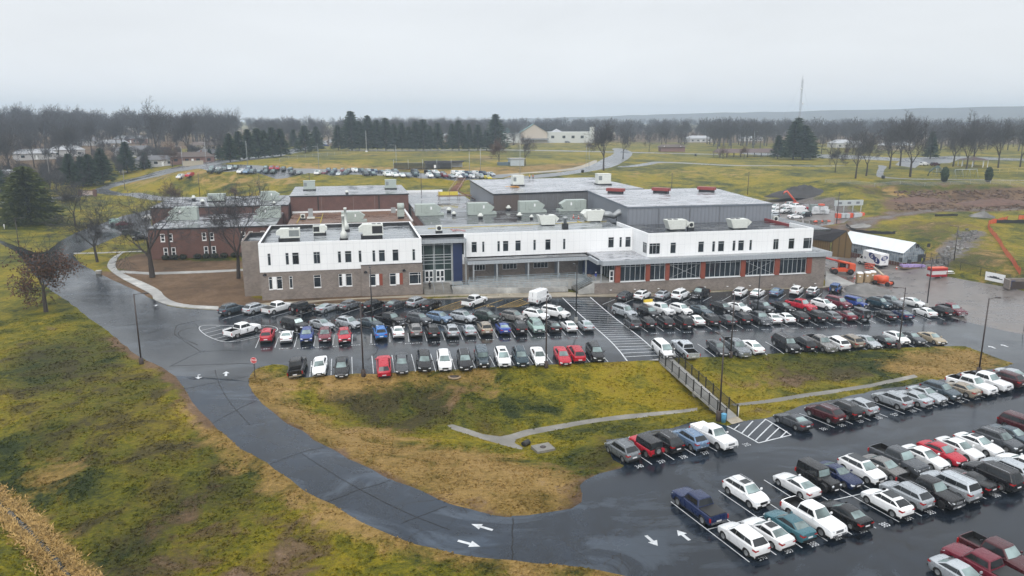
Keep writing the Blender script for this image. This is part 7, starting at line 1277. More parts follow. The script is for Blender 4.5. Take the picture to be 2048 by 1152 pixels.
# ------------------------------------------------------------------ trees
def bare_tree(seed, H=15., spread=.42, levels=5, trunk=.32, forks=(3, 4), minr=.022, droop=0., upright=.55, ret_tips=False, twigs=2, lead=(.1, .4)):
    r = np.random.default_rng(seed); tm, cm = MB(), MB(); tips = []
    def grow(p, d, L, rad, lev):
        n = 3 if lev < 3 else 2; pts = [p]; rs = [rad]; q = p.copy(); dd = d.copy()
        for k in range(n):
            dd = dd + r.normal(size=3)*.075*(1+lev*.3)*(.3 if lev == 0 else 1) + np.array([0, 0, (.13-.02*lev)*upright-droop*.05*lev]); dd /= np.linalg.norm(dd); q = q+dd*L/n; pts.append(q.copy()); rs.append(max(minr*.8, rad*(1-.42*(k+1)/n)))
        (tm if lev < 2 else cm).tube(pts, rs, 6 if lev < 2 else (4 if lev < 3 else 3), cap=False)
        if lev >= levels: tips.append((pts[-1], dd)); return
        c = r.integers(forks[0], forks[1]+1); 
        for i in range(c):
            az = 2*PI*(i+r.uniform(-.3, .3))/c; ax = np.cross(dd, [0, 0, 1.]) if abs(dd[2]) < .95 else np.array([1., 0, 0]); ax /= np.linalg.norm(ax); bx = np.cross(dd, ax); an = spread*(r.uniform(*lead) if i == 0 else r.uniform(1.0, 1.75))
            nd = dd*math.cos(an)+(ax*math.cos(az)+bx*math.sin(az))*math.sin(an); t0 = 1.0 if i == 0 else r.uniform(.4 if lev else .62, 1.0); idx = t0*n; i0 = min(int(idx), n-1); bp = pts[i0]+(pts[i0+1]-pts[i0])*(idx-i0)
            grow(bp, nd, L*(r.uniform(.74, .86) if i == 0 else r.uniform(.55, .8)), max(minr, rs[-1]*r.uniform(.6, .8)), lev+1)
    grow(np.array([0, 0, -.3]), np.array([r.normal()*.02, r.normal()*.02, 1.]), H*.27, trunk, 0)
    for p, d in tips:
        for k in range(twigs):
            e = d+r.normal(size=3)*.42; e[2] += .12; e /= np.linalg.norm(e); L = H*.06*r.uniform(.6, 1.5); s = np.cross(e, r.normal(size=3)); s /= np.linalg.norm(s); w = minr*.62
            cm.add([p-s*w, p+s*w, p+e*L], [(0, 1, 2)]); f = p+e*L*.4; e2 = e+r.normal(size=3)*.6; cm.add([f-s*w*.8, f+s*w*.8, f+e2/np.linalg.norm(e2)*L*.7], [(0, 1, 2)])
    a, b = tm.mesh('trunk'), cm.mesh('crown'); allz = max(v[2] for v in cm.v); k = H/allz
    for me in (a, b): me.transform(Matrix.Scale(k, 4)); 
    if ret_tips: return a, b, [(p*k, d) for p, d in tips]
    return a, b
def put_tree(name, label, cat, loc, meshes, mats, rz=0., sc=1., group=None, names=('trunk', 'crown'), sz=None):
    t = thing(name, label, cat, loc, rz, group); t.scale = (sc, sc, sz or sc)
    for me, mt, nm in zip(meshes, mats, names):
        if not len(me.materials): me.materials.append(mt)
        link(nm, me, t)
    return t
# named bare trees near the school
def near_tree(label, bx, by, topy, seed, spread=.45, tr=.34, mat=TWIG, **kw):
    p = g3(bx, by); dist = math.hypot(p[0], p[1]); h = dist*((by-topy)/F_PX)*1.03+.0; a, b = bare_tree(seed, h, spread, 5, tr*h/15, (3, 4), .03, twigs=6, lead=(.6, 1.1), **kw); return put_tree('bare_tree', label, 'tree', p, (a, b), (BARK, mat), 0), h
near_tree('tall leafless tree between the two walkways in front of the brick block', 305, 555, 372, 21, .52, .42)
near_tree('leafless upright tree against the tan brick corner', 477, 557, 362, 34, .42, .32)
near_tree('leafless spreading tree beside the bend of the entrance road', 195, 524, 398, 8, .5, .3); near_tree('thin leafless tree behind the bend of the entrance road', 151, 452, 366, 15, .42, .3)
# oak still holding rusty leaves
p = g3(92, 624); a, b, tips = bare_tree(52, 15.2, .66, 5, .36, (3, 4), .026, ret_tips=True, twigs=3, lead=(.5, 1.)); t = put_tree('oak_tree', 'small oak holding rust-brown leaves on the west lawn', 'tree', p, (a, b), (BARK, TWIG), PI/2-math.atan2(sum(q[1] for q, d in tips), sum(q[0] for q, d in tips))); m = MB(); r = np.random.default_rng(4)
for q, d in tips:
    if q[2] > 9.8+r.normal()*1.3+q[0]*.3: continue
    for k in range(11):
        c = q+r.normal(size=3)*.55; u_ = r.normal(size=3); u_ /= np.linalg.norm(u_); v_ = np.cross(u_, r.normal(size=3)); v_ /= np.linalg.norm(v_); s = r.uniform(.13, .27); m.add([c-u_*s, c+v_*s*.6, c+u_*s, c-v_*s*.6], [(0,1,2,3)])
lm, nt, bb = nt_new('rusty_leaves'); nt.links.new(ramp(nt, noise(nt, pos(nt), 2.2, 4, .7), [(.3, (.03,.012,.007)), (.5, (.08,.034,.017)), (.7, (.15,.07,.035))]), bb.inputs['Base Color']); bb.inputs['Roughness'].default_value = .75
me = m.mesh('leaves'); me.materials.append(lm); link('leaves', me, t)
# conifers
def needle_mat(name, c0, c1):
    m, nt, b = nt_new(name); nt.links.new(ramp(nt, noise(nt, pos(nt), .7, 5, .7), [(.3, c0), (.7, c1)]), b.inputs['Base Color']); b.inputs['Roughness'].default_value = .8; b.inputs['Specular IOR Level'].default_value = .2; return m
NEED = needle_mat('pine_needles', (.012, .026, .014), (.05, .078, .036)); NEED2 = needle_mat('olive_pine_needles', (.020, .034, .012), (.12, .135, .035)); NEEDB = needle_mat('spruce_needles', (.014, .028, .022), (.035, .058, .042))
def conifer(seed, H, R, n, leaf, taper=.8, base=.1, layers=16):
    r = np.random.default_rng(seed); m = MB(); tk = MB().tube([(0,0,-.3),(0,0,H*.97)], [R*.075, .04], 7).mesh('trunk')
    for i in range(n):
        f = r.random()**.8; lay = (int(f*layers)+r.uniform(.0, .55))/layers; z = H*(base+(1-base)*lay); rr = R*(1-lay)**taper+.12; az = r.uniform(0, 2*PI); k = r.uniform(.12, 1.0)**.6; lob = 1+.3*math.sin(az*5+lay*40+seed)+.2*r.normal()
        c = np.array([math.cos(az)*rr*k*lob, math.sin(az)*rr*k*lob, z-rr*k*.22+r.normal()*.12]); o = np.array([math.cos(az), math.sin(az), -.25+.5*r.random()]); o /= np.linalg.norm(o); sd = np.cross(o, r.normal(size=3)); sd /= np.linalg.norm(sd); s = leaf*r.uniform(.6, 1.5)
        m.add([c-o*s*.6-sd*s*.32, c-o*s*.6+sd*s*.32, c+o*s], [(0,1,2)])
    return tk, m.mesh('crown')
p = g3(60, 443); put_tree('pine_tree', 'huge bushy pine alone on the lawn at the far left', 'tree', p, conifer(3, 17.2, 8.4, 15000, .75, .62, .07, 13), (BARK, NEED2))
CV = [conifer(40+i, 15, 3.6+.5*(i % 3), 2600, .75, .8, .12) for i in range(4)]
def con_at(bx, by, topy, label, i, grp='evergreens', wide=1., mat=NEED):
    p = g3(bx, by); d = math.hypot(p[0], p[1]); h = d*(by-topy)/F_PX*1.02; t = put_tree('pine_tree', label, 'tree', p, CV[i % 4], (BARK, mat), i*1.7, h/15*wide, grp, sz=h/15); return t
ev = [(677,301,254),(704,301,228),(719,301,246),(737,301,236),(755,301,244),(772,301,240),(789,301,250),(804,301,249),(818,301,256),(832,301,246),(847,301,242),(861,301,255),(876,301,249),(904,301,250),(918,301,244),(938,301,251),(956,301,252),(973,301,262),(991,301,232)]
evn = ['first evergreen of the ballfield row, beside the uphill road','very tall evergreen second in the ballfield row','evergreen just right of the tallest one in the ballfield row','evergreen behind the white flagpole','evergreen right of the white flagpole','dense evergreen at the dark middle of the ballfield row','evergreen seventh along the ballfield row, thin top','evergreen eighth along the ballfield row, beside a shorter one','short evergreen between two taller ones in the ballfield row','evergreen with rounded top, tenth in the ballfield row','tall evergreen eleventh along the ballfield row','narrow evergreen before the gap in the ballfield row','dark pointed evergreen at the gap in the ballfield row','thin brownish evergreen after the gap in the ballfield row','broad dark evergreen right of the gap','slim evergreen between the two broad dark ones','broad dark evergreen near the church end of the row','short evergreen near the church end of the row','tallest evergreen at the church end of the row']
for i, ((x, y, ty), lab) in enumerate(zip(ev, evn)): con_at(x, y, ty, lab, i, 'ballfield evergreens', .85 if 'slim' in lab or 'narrow' in lab or 'thin' in lab else 1.15)
for i, (x, y, ty, lab) in enumerate(((461,324,273,'evergreen at the lot end of the roadside clump'),(480,321,268,'second evergreen of the roadside clump'),(498,318,264,'third evergreen of the roadside clump'),(517,316,262,'fourth evergreen of the roadside clump'),(530,315,266,'fifth evergreen of the roadside clump'),(546,314,260,'sixth evergreen of the roadside clump'),(562,313,262,'evergreen at the uphill end of the roadside clump'),(611,306,256,'round evergreen alone beside the uphill road'),(634,302,257,'twin evergreen just before the uphill road gap'),(588,296,262,'darker evergreen across the uphill road'))): con_at(x, y, ty, lab, i+3, 'roadside evergreens', 1.25)
for i, (x, y, ty, lab, w) in enumerate(((1555,318,275,'lowest evergreen of the park clump',1.3),(1586,319,250,'tall evergreen of the park clump, left of centre',1.25),(1605,319,258,'broad evergreen at the centre of the park clump',1.5),(1620,319,279,'short evergreen at the right of the park clump',1.3),(1592,312,244,'bluish evergreen rising behind the park clump',1.2))): con_at(x, y, ty, lab, i, 'park evergreens', w)
for i, (x, y, ty, lab, w) in enumerate(((143,374,318,'dark broad evergreen beside the leaning utility pole',1.1),(182,372,318,'brownish evergreen left of the roadside junction',1.2),(207,368,308,'brownish evergreen behind the round shrub',1.3),(255,346,292,'dark evergreen on the road verge before the ranch houses',1.2),(291,338,309,'small dark evergreen by the ranch house drive',1.2),(166,372,322,'squat dark evergreen in the roadside thicket',1.1),(440,320,292,'bluish evergreen by the grey-roofed house',1.3),(420,322,300,'small bluish evergreen by the utility box',1.2),(2,390,345,'dark evergreen cut off at the left edge',1.2),(1215,282,255,'dark round evergreen beyond the curving road',1.5),(1860,318,272,'dark evergreen behind the playground',1.1))): con_at(x, y, ty, lab, i+1, 'verge evergreens', w)
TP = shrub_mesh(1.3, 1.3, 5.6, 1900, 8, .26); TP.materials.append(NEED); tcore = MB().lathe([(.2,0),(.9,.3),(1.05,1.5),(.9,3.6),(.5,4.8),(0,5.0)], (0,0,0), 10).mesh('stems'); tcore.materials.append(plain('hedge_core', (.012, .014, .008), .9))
for x, y, lab in ((1888,364,'dark columnar evergreen left of the swing frames'),(1976,364,'dark columnar evergreen right of the swing frames')): t = thing('columnar_evergreen', lab, 'shrub', g3(x, y), x, 'columnar evergreens'); link('foliage', TP, t); link('stems', tcore, t)
# woods: shared models, every tree its own object
BT_ = [bare_tree(100+i, 20, (.36, .44, .5, .4, .33, .47)[i], 5, .36, (3, 4), .04, twigs=5) for i in range(6)]
RB_ = [bare_tree(200+i, 9, (.46, .55)[i], 4, .17, (3, 5), .03, twigs=6) for i in range(2)]
def wood_tree(p, i, h, lab, grp, red=False):
    ms = RB_[i % 2] if red else BT_[i % 6]; return put_tree('bare_tree', lab, 'tree', p, ms, (BARK, TWIG2 if red else TWIG), i*2.1, h/(9 if red else 20), grp)
for i, (x, y, ty, lab) in enumerate(((1207,341,238,'big bare tree in front of the curving road'),(1050,331,262,'bare forked tree by the blue-white shed'),(1711,357,262,'large spreading bare tree on the park crest'),(1732,352,268,'bare tree close behind the spreading crest tree'),(1820,354,236,'bare tree beside the curved park path'),(1779,338,246,'bare tree behind the curved park path'),(1800,332,240,'further bare tree between park path and car park'),(1246,318,250,'bare tree right of the road crest'),(1298,304,262,'bare tree left of the park restroom'),(1331,300,248,'bare tree rising behind the restroom roof'),(1365,303,262,'broad bare tree right of the restroom'),(1435,298,240,'bare tree behind the long shelter, left end'),(1462,298,242,'bare tree behind the long shelter, beside the left one'),(1506,296,240,'bare tree behind the long shelter, middle'),(1520,298,246,'bare tree behind the long shelter, right end'),(1932,340,255,'pale many-stemmed bare tree above the swings'),(1946,330,236,'tall bare tree behind the pale many-stemmed one'),(1906,333,250,'straight bare tree between the columnar evergreens'),(1996,336,252,'bare tree near the yellow fence'),(2040,334,250,'bare tree at the right edge of the park'),(1661,308,252,'bare tree right of the park evergreen clump'),(1670,345,292,'small bushy bare tree on the park slope'),(460,322,262,'bare tree at the head of the hillside lot'),(436,318,258,'bare tree left of the roadside evergreens'),(378,324,226,'great bare tree among the ranch houses'),(314,316,206,'great bare tree left of the ranch houses'))): wood_tree(g3(x, y), i, math.hypot(*g3(x, y)[:2])*(y-ty)/F_PX*1.02, lab, 'park and street trees')
for i, (x, y, ty, lab) in enumerate(((998,330,270,'reddish leafless tree by the ballfield shed'),(345,334,280,'reddish bare tree beside the ranch house roof'),(345,420,362,'low reddish bare tree before the low rear roof'),(470,402,362,'reddish twiggy tree rising behind the low rear roof'),(1690,318,290,'small reddish bare tree on the park slope by the path'),(1446,318,288,'small reddish bare tree left in front of the long shelter'),(1488,318,290,'small reddish bare tree right in front of the long shelter'),(1178,300,280,'reddish sapling left of the curving road'),(905,300,262,'reddish tree among the ballfield evergreens'),(545,300,262,'reddish bare tree behind the roadside evergreens'))): wood_tree(g3(x, y), i, math.hypot(*g3(x, y)[:2])*(y-ty)/F_PX*1.02, lab, 'reddish bare trees', True)
roads_xy = [p for n_, p in REG if n_ in ('road_n', 'road_m', 'road_f', 'park', 'path_b', 'path_c', 'backlot', 'school_e')]
def scatter(poly_px, n, dmin, hr, lab, grp, seed, red=.0, hs=None):
    r = np.random.default_rng(seed); P_ = np.array(poly_px, float); lo_, hi = P_.min(0), P_.max(0); got = []; tries = 0
    while len(got) < n and tries < n*60:
        tries += 1; q = lo_+(hi-lo_)*r.random(2)
        if not pip(q[None], P_)[0] or any(np.hypot(*(q-g)) < dmin for g in got) or any(pip(q[None], rd)[0] for rd in roads_xy): continue
        got.append(q)
    for i, q in enumerate(got): wood_tree((q[0], q[1], Z(*q)), i+seed, r.uniform(*hr)*(hs or 1) if r.random() > red else r.uniform(7, 11), lab, grp, False)
scatter([(-330,300),(-160,315),(-120,345),(-105,400),(-120,520),(-190,560),(-330,520)], 62, 8, (16, 24), 'bare tree in the roadside wood left of the uphill road', 'roadside wood', 1)
scatter([(-420,520),(-190,560),(-120,520),(-75,520),(-75,640),(-120,760),(-420,760)], 76, 10, (20, 29), 'tall hazy bare tree among the houses behind the roadside wood', 'neighbourhood trees', 2)
scatter([(-60,575),(40,580),(150,600),(150,690),(-60,700)], 44, 9, (17, 24), 'bare tree behind the ballfield evergreens', 'trees behind the evergreens', 3)
scatter([(170,730),(330,720),(330,900),(130,900)], 24, 13, (15, 20), 'misty bare tree behind the pale church', 'trees behind the church', 4)
scatter([(230,560),(345,500),(520,470),(620,600),(430,760),(300,740)], 66, 12, (16, 23), 'hazy bare tree in the far park woods', 'park woods', 5)
scatter([(240,400),(330,395),(430,420),(430,470),(340,470)], 9, 18, (15, 20), 'bare tree scattered round the park car park', 'car park trees', 6)
# the far tree belt that reads as one mass
def far_belt(name, label, n, where, hs, seed, mt):
    r = np.random.default_rng(seed); a, b = bare_tree(77, 19, .45, 3, .35, (4, 5), .085, twigs=7); V0 = np.array([v.co for v in b.vertices]); F0 = np.array([list(p.vertices)+[-1]*(4-len(p.vertices)) for p in b.polygons]); Va = np.array([v.co for v in a.vertices]); Fa = np.array([list(p.vertices)+[-1]*(4-len(p.vertices)) for p in a.polygons]); nb = len(V0); V0 = np.concatenate([V0, Va]); F0 = np.concatenate([F0, np.where(Fa >= 0, Fa+nb, -1)]); VV, FF = [], []; off = 0
    for i in range(n):
        x, y = where(r); g = r.uniform(0, 6.28); s = r.uniform(*hs); c_, s_ = math.cos(g)*s, math.sin(g)*s
        VV.append(np.stack([V0[:, 0]*c_-V0[:, 1]*s_+x, V0[:, 0]*s_+V0[:, 1]*c_+y, V0[:, 2]*s+Z(x, y)], 1)); FF.append(np.where(F0 >= 0, F0+off, -1)); off += len(V0)
    VV = np.concatenate(VV); me = bpy.data.meshes.new(name); me.from_pydata(VV.tolist(), [], [[i for i in f if i >= 0] for f in np.concatenate(FF).tolist()], shade_flat=True); me.materials.append(mt); me.update(); tag(link(name, me), label, 'woods', kind='stuff')
def w_far(r):
    an = r.uniform(-.62, .62)+YAW; d = 600+1250*r.random()**1.3; d += 150*(abs(an-YAW-.1) < .12); return d*math.sin(an), d*math.cos(an)
def w_poly(P_):
    P_ = np.array(P_, float); lo_, hi = P_.min(0), P_.max(0)
    def f(r):
        while True:
            q = lo_+(hi-lo_)*r.random(2)
            if pip(q[None], P_)[0] and not any(pip(q[None], rd)[0] for rd in roads_xy): return q
    return f
far_belt('far_woods', 'hazy bare woodland along the horizon', 900, w_far, (.75, 1.25), 3, TWIG)
far_belt('undergrowth', 'low grey-brown scrub under the roadside and neighbourhood trees', 330, w_poly([(-420,320),(-165,322),(-128,350),(-112,400),(-120,500),(-75,540),(-75,640),(-120,760),(-420,760)]), (.25, .6), 4, TWIG)
vg = G([(-60,397),(60,394),(120,386),(180,372),(240,353),(300,337),(350,327),(420,315),(400,309),(320,318),(200,330),(60,350),(-60,360)])
far_belt('undergrowth', 'thick grey scrub and saplings along the verge of the uphill road', 230, w_poly(vg), (.22, .5), 9, TWIG)
far_belt('neighbourhood_woods', 'dense hazy bare woodland filling the hillside behind the ranch houses', 170, w_poly([(-420,330),(-200,380),(-130,480),(-75,560),(-70,640),(-120,860),(-420,860)]), (.7, 1.35), 8, TWIG)
far_belt('undergrowth', 'low hazy scrub under the park woods and behind the church', 330, w_poly([(130,720),(330,600),(520,480),(640,620),(430,900),(130,950)]), (.22, .5), 5, TWIG2)
far_belt('park_woods', 'hazy bare woodland behind the park', 170, w_poly([(180,600),(330,560),(520,500),(700,560),(720,700),(430,950),(150,950)]), (.65, 1.15), 10, TWIG)
far_belt('undergrowth', 'low scrub behind the ballfield evergreens', 90, w_poly([(-60,575),(150,600),(150,720),(-60,720)]), (.25, .5), 6, TWIG2)
# distant ridge on the right
m = MB(); pr = [(1300,700,40),(1100,1000,52),(1000,1500,56),(900,1900,50),(500,2250,44),(0,2420,30),(-400,2500,14)]; rg = np.random.default_rng(6); pts = smooth_line([np.array(q) for q in ((2150,1000,50),(2050,1500,54),(1750,2150,50),(1350,2550,40),(950,2680,28),(500,2720,14),(100,2740,4))], 3); vs = []; fs = []
for i, q in enumerate(pts):
    d = np.array([q[0], q[1]])/np.hypot(q[0], q[1]); h = q[2]+rg.normal()*1.2
    vs += [(q[0]-d[0]*260, q[1]-d[1]*260, 8), (q[0]-d[0]*90, q[1]-d[1]*90, 12+h*.55), (q[0], q[1], 12+h), (q[0]+d[0]*200, q[1]+d[1]*200, 8)]
    if i: fs += [(4*i-4+k, 4*i+k, 4*i+k+1, 4*i-3+k) for k in range(3)]
tag(m.add(vs, fs, 0, True).build('hills', plain('wooded_ridge', (.085, .085, .08), .95, vary=.3, scale=.02), None, False), kind='structure')
# ------------------------------------------------------------------ hillside lot cars, houses, church, park furniture
def far_car(kind):
    m = MB(); L, W_, H, hb = {'sedan': (4.7,1.84,1.45,.95), 'suv': (4.7,1.9,1.75,1.08), 'pickup': (5.6,2.0,1.85,1.1)}[kind]
    pr = {'sedan': [(-2.35,.3),(-2.35,.9),(-1.75,1.0),(-1.1,1.43),(.25,1.45),(.95,.98),(2.2,.8),(2.35,.55),(2.35,.3)], 'suv': [(-2.35,.35),(-2.35,1.05),(-2.1,1.7),(.4,1.75),(1.1,1.1),(2.25,.95),(2.35,.6),(2.35,.35)], 'pickup': [(-2.8,.45),(-2.8,1.15),(-1.1,1.15),(-.95,1.85),(.6,1.88),(1.15,1.15),(2.7,1.05),(2.8,.7),(2.8,.45)]}[kind]
    n = len(pr); vs = []
    for s in (-1, 1): vs += [(x, s*W_/2*(.8 if z > hb+.2 else (.95 if abs(x) > L/2-.1 else 1)), z) for x, z in pr]
    m.add(vs, [tuple(range(n))[::-1], tuple(range(n, 2*n))]+[(i, (i+1) % n, n+(i+1) % n, n+i) for i in range(n)], 0)
    hi = [q for q in pr if q[1] > hb+.25]; a, b = hi[0], hi[-1]; y = W_/2*.8+.012
    for s in (-1, 1): m.add([(a[0]-.2,s*(y+.07),hb+.1),(b[0]+.35,s*(y+.07),hb+.1),(b[0]-.02,s*y,H-.12),(a[0]+.1,s*y,H-.12)], [(0,1,2,3)], 1)
    i0 = pr.index(b); c = pr[i0+1]; f = lambda p, q, t: (p[0]+(q[0]-p[0])*t, p[1]+(q[1]-p[1])*t); p0, p1 = f(b, c, .1), f(b, c, .92); m.add([(p0[0]+.02,-.62,p0[1]+.02),(p0[0]+.02,.62,p0[1]+.02),(p1[0]+.02,.74,p1[1]+.02),(p1[0]+.02,-.74,p1[1]+.02)], [(0,1,2,3)], 2)
    i1 = pr.index(a); c = pr[i1-1]; p0, p1 = f(a, c, .1), f(a, c, .8); m.add([(p0[0]-.02,-.6,p0[1]+.02),(p0[0]-.02,.6,p0[1]+.02),(p1[0]-.02,.7,p1[1]+.02),(p1[0]-.02,-.7,p1[1]+.02)], [(0,1,2,3)], 1)
    for x in (L*.3, -L*.3):
        for s in (-1, 1): m.lathe([(.0,-.12),(.36,-.12),(.36,.12),(0,.12)], (x, s*(W_/2-.1), .36), 12, 'Y', 3)
    return m.mesh('car_'+kind)
FC = {}
for k in ('sedan', 'suv', 'pickup'):
    me = far_car(k); [me.materials.append(x) for x in (PAINTS['white'], CGLASS, LGLASS, RUBBER)]; FC[k] = me
front_r = [(361,345.5,'suv','white'),(379,344,'suv','red'),(423,342,'suv','dark green'),(438,342.5,'suv','dark green'),(482,342.5,'suv','white'),(494,343,'suv','steel blue'),(505,343,'suv','slate'),(519,343.5,'sedan','slate'),(533,343.5,'suv','dark teal'),(547,343.5,'suv','dark green'),(585,345,'suv','dark grey'),(599,345.5,'sedan','grey'),(635.5,345,'suv','white'),(650,345,'sedan','maroon'),(666,346.5,'suv','dark teal'),(678,347.5,'sedan','silver'),(692,346.5,'suv','dark teal'),(731.5,348,'suv','dark grey'),(746,348,'suv','slate'),(774,349,'suv','white'),(789,349.5,'suv','white'),(803.5,350,'sedan','white'),(816,350,'sedan','grey'),(831,349.5,'suv','dark teal'),(859,351,'suv','white'),(874,351.5,'suv','slate'),(888,351.5,'suv','maroon'),(902.5,352,'sedan','silver'),(917,352.5,'sedan','white'),(931,352.5,'suv','navy'),(945,352.8,'sedan','white'),(960,353,'pickup','silver'),(975,355,'coupe' if 0 else 'sedan','yellow')]
back_r = [(424,336,'suv','grey'),(437,336.5,'sedan','white'),(449,336.5,'suv','dark grey'),(460,336,'pickup','silver'),(472,336.5,'suv','dark green'),(498,336.5,'suv','navy'),(532,336,'suv','dark green'),(544,336,'suv','red'),(555,336,'suv','red'),(567,337.5,'suv','black'),(581,337.5,'sedan','dark teal'),(657,340.5,'suv','navy'),(670,341,'suv','navy'),(685,340.5,'suv','maroon'),(698,341.5,'suv','dark grey'),(710,341,'suv','white'),(724,342,'suv','slate'),(738,342.5,'suv','silver'),(750,343,'suv','navy'),(764,343.5,'sedan','dark grey'),(777,343,'sedan','silver'),(790,343,'suv','grey'),(830,343.5,'suv','dark grey'),(857,345,'suv','black'),(871,345.5,'suv','white'),(885,346.5,'sedan','slate'),(911,346,'suv','white'),(925,346.5,'suv','white'),(938,347.5,'suv','navy'),(952,347,'suv','white'),(967,347.5,'suv','navy'),(981,348,'sedan','silver')]
for ph, L_, ang in (('in the front row of the hillside lot', front_r, -1.35), ('in the back row of the hillside lot', back_r, -1.2)):
    for i, (x, y, k, col) in enumerate(L_):
        p = g3(x, y+3.2); o = link('parked_car', FC[k]); o.location = p.tolist(); o.rotation_euler = (0, 0, ang+ (-.45 if x < 700 else 0)+RNG.normal()*.04); o.material_slots[0].link = 'OBJECT'; o.material_slots[0].material = PAINTS[col]
        nm = lambda q: q[3]+' '+{'suv': 'SUV'}.get(q[2], q[2])
        lab = nm(L_[i])+' '+ph; l_, r_ = (nm(L_[i-1]) if i else None), (nm(L_[i+1]) if i < len(L_)-1 else None)
        lab += (', between '+l_+' and '+r_) if l_ and r_ else (', at its left end' if r_ else ', at its right end')
        w_ = lab.split(); lab = ' '.join(w_[:16])
        if lab in used_labels: lab = lab.replace(' the hillside lot', ' hillside lot')+' '+('near the batting cage' if x > 640 else 'near the uphill road')
        k_ = 0
        while lab in used_labels: lab = nm(L_[i])+' '+ph+', '+('second' if k_ == 0 else 'third')+' of two alike'; k_ += 1
        used_labels.add(lab); tag(o, lab, 'SUV' if k == 'suv' else ('pickup' if k == 'pickup' else 'car'), 'cars in the hillside lot')
ROOFS = [plain('house_roof_grey', (.13, .13, .14), .8), plain('house_roof_brown', (.11, .085, .075), .8), plain('house_roof_pale', (.36, .37, .39), .6)]; HW = [plain('house_wall_pale', (.46, .46, .46), .7), plain('house_wall_brick', (.2, .11, .09), .8), plain('house_wall_tan', (.33, .28, .22), .8)]
def house(label, px, py, L, D, h, rz, ri, wi, hip=.3):
    p = g3(px, py); t = thing('ranch_house', label, 'house', p, rz, 'houses'); MB().box(-L/2, L/2, -D/2, D/2, -.6, h).build('wall', HW[wi], t); e = .5; rh = h+D*.22; m = MB(); m.add([(-L/2-e,-D/2-e,h+.01),(L/2+e,-D/2-e,h+.01),(L/2+e,D/2+e,h+.01),(-L/2-e,D/2+e,h+.01),(-L/2+D*hip,0,rh),(L/2-D*hip,0,rh)], [(0,1,5,4),(2,3,4,5),(1,2,5),(3,0,4),(3,2,1,0)]); ro = m.build('roof', ROOFS[ri], t); MB().box(L*.2, L*.2+.8, .5, 1.2, rh-.8, rh+.7).build('chimney', HW[1], ro)
    for k in range(max(2, int(L/5))): x = -L/2+L*(k+.5)/max(2, int(L/5)); MB().box(x-.8, x+.8, -D/2-.05, -D/2-.01, 1.0, 2.2).build('window', GLASS, t)
    MB().box(-.5, .5, -D/2-.06, -D/2-.015, 0, 2.1).build('door', WTRIM, t); return t
for a in (('pale low ranch house just above the uphill road',325,331,24,9,2.9,.25,0,0),('brown-roofed ranch house behind the great bare tree',385,325,20,10,3,.2,1,1),('grey-roofed ranch house right of the great bare tree',430,318,18,10,3,.25,0,1),('grey-roofed house up the lane among the bare trees',272,312,20,11,3.2,.4,0,0),('long brick house high on the misty hill',262,286,22,10,3.2,.2,2,1),('pale house at the left behind the roadside wood',70,318,18,10,3,.5,2,0),('white-gabled house behind the utility pole',135,312,16,10,3.4,.4,2,0),('small pale house at the far left edge',12,365,14,10,3,.4,2,0),('tan house on the hill right of the lane',408,300,16,9,3,.2,1,2),('hazy white house beyond the evergreen gap',612,281,14,9,3.2,.3,2,0),('hazy grey house in the misty wood, left',170,291,18,10,3,.4,0,0),('hazy pale house in the misty wood, centre',228,296,18,10,3,.3,2,2),('white two-gabled house seen between the ballfield evergreens',893,280,18,10,4.5,.2,2,0),('low pale house far beyond the park',1395,284,22,11,3.2,.1,2,0),('low white house in the haze right of the restroom',1500,282,20,10,3,.1,2,0),('hazy house at the right behind the park woods',1690,295,22,11,3.2,.0,2,0),('pale house through the woods above the park car park',1790,300,20,10,3.2,.0,2,2)): house(*a)
# church with green gable
def church():
    p = g3(1068, 286); t = thing('church', 'pale church with a teal gable roof and flat-roofed wings', 'church', p, -.2); GR = plain('teal_roof', (.07, .19, .18), .5); PW = plain('church_wall', (.50, .44, .37), .7); PW2 = plain('church_wing', (.52, .54, .53), .7)
    s = math.hypot(p[0], p[1])/F_PX; W_, H1, H2, D = 52*s, 21*s, 36*s, 26; m = MB(); m.prism([(-W_/2,0),(W_/2,0),(W_/2,H1),(0,H2),(-W_/2,H1)], 0, D); me = m.mesh('nave'); me.transform(Matrix.Rotation(PI/2, 4, 'X')); me.transform(Matrix.Translation((0, D, 0))); link('nave', me, t, [PW])
    m = MB(); e = 1.0; m.add([(-W_/2-e,-e,H1-.6),(0,-e,H2+.3),(0,D,H2+.3),(-W_/2-e,D,H1-.6)], [(0,1,2,3)]); m.add([(W_/2+e,-e,H1-.6),(0,-e,H2+.3),(0,D,H2+.3),(W_/2+e,D,H1-.6)], [(3,2,1,0)]); m.build('roof', GR, t, False)
    MB().box(W_/2+.01, W_/2+92*s, 2, 24, -1, 21*s).build('east_wing', PW2, t); MB().box(W_/2+84*s, W_/2+92*s, -1, 4, -1, 31*s).build('tower', PW2, t); MB().box(-W_/2-42*s, -W_/2-.01, 3, 22, -1, 19*s).build('west_wing', PW2, t); MB().box(-W_/2, W_/2+1, -3, -.1, 6*s, 9*s).build('porch_roof', plain('porch_grey', (.2, .21, .22), .6), t)
    m = MB(); m.lathe([(14*s,20.2*s),(0,27*s)], (W_/2+20*s, 13, 0), 4, smooth=False); m.build('pyramid_roof', ROOFS[2], t); m = MB(); m.lathe([(14*s,19.2*s),(0,29*s)], (-W_/2-26*s, 12, 0), 4, smooth=False); m.build('green_pyramid_roof', GR, t)
    for x in (8, 30, 48, 66): MB().box(W_/2+x*s, W_/2+(x+6)*s, 1.9, 1.97, 9*s, 14*s).build('window', GLASS, t)
church()
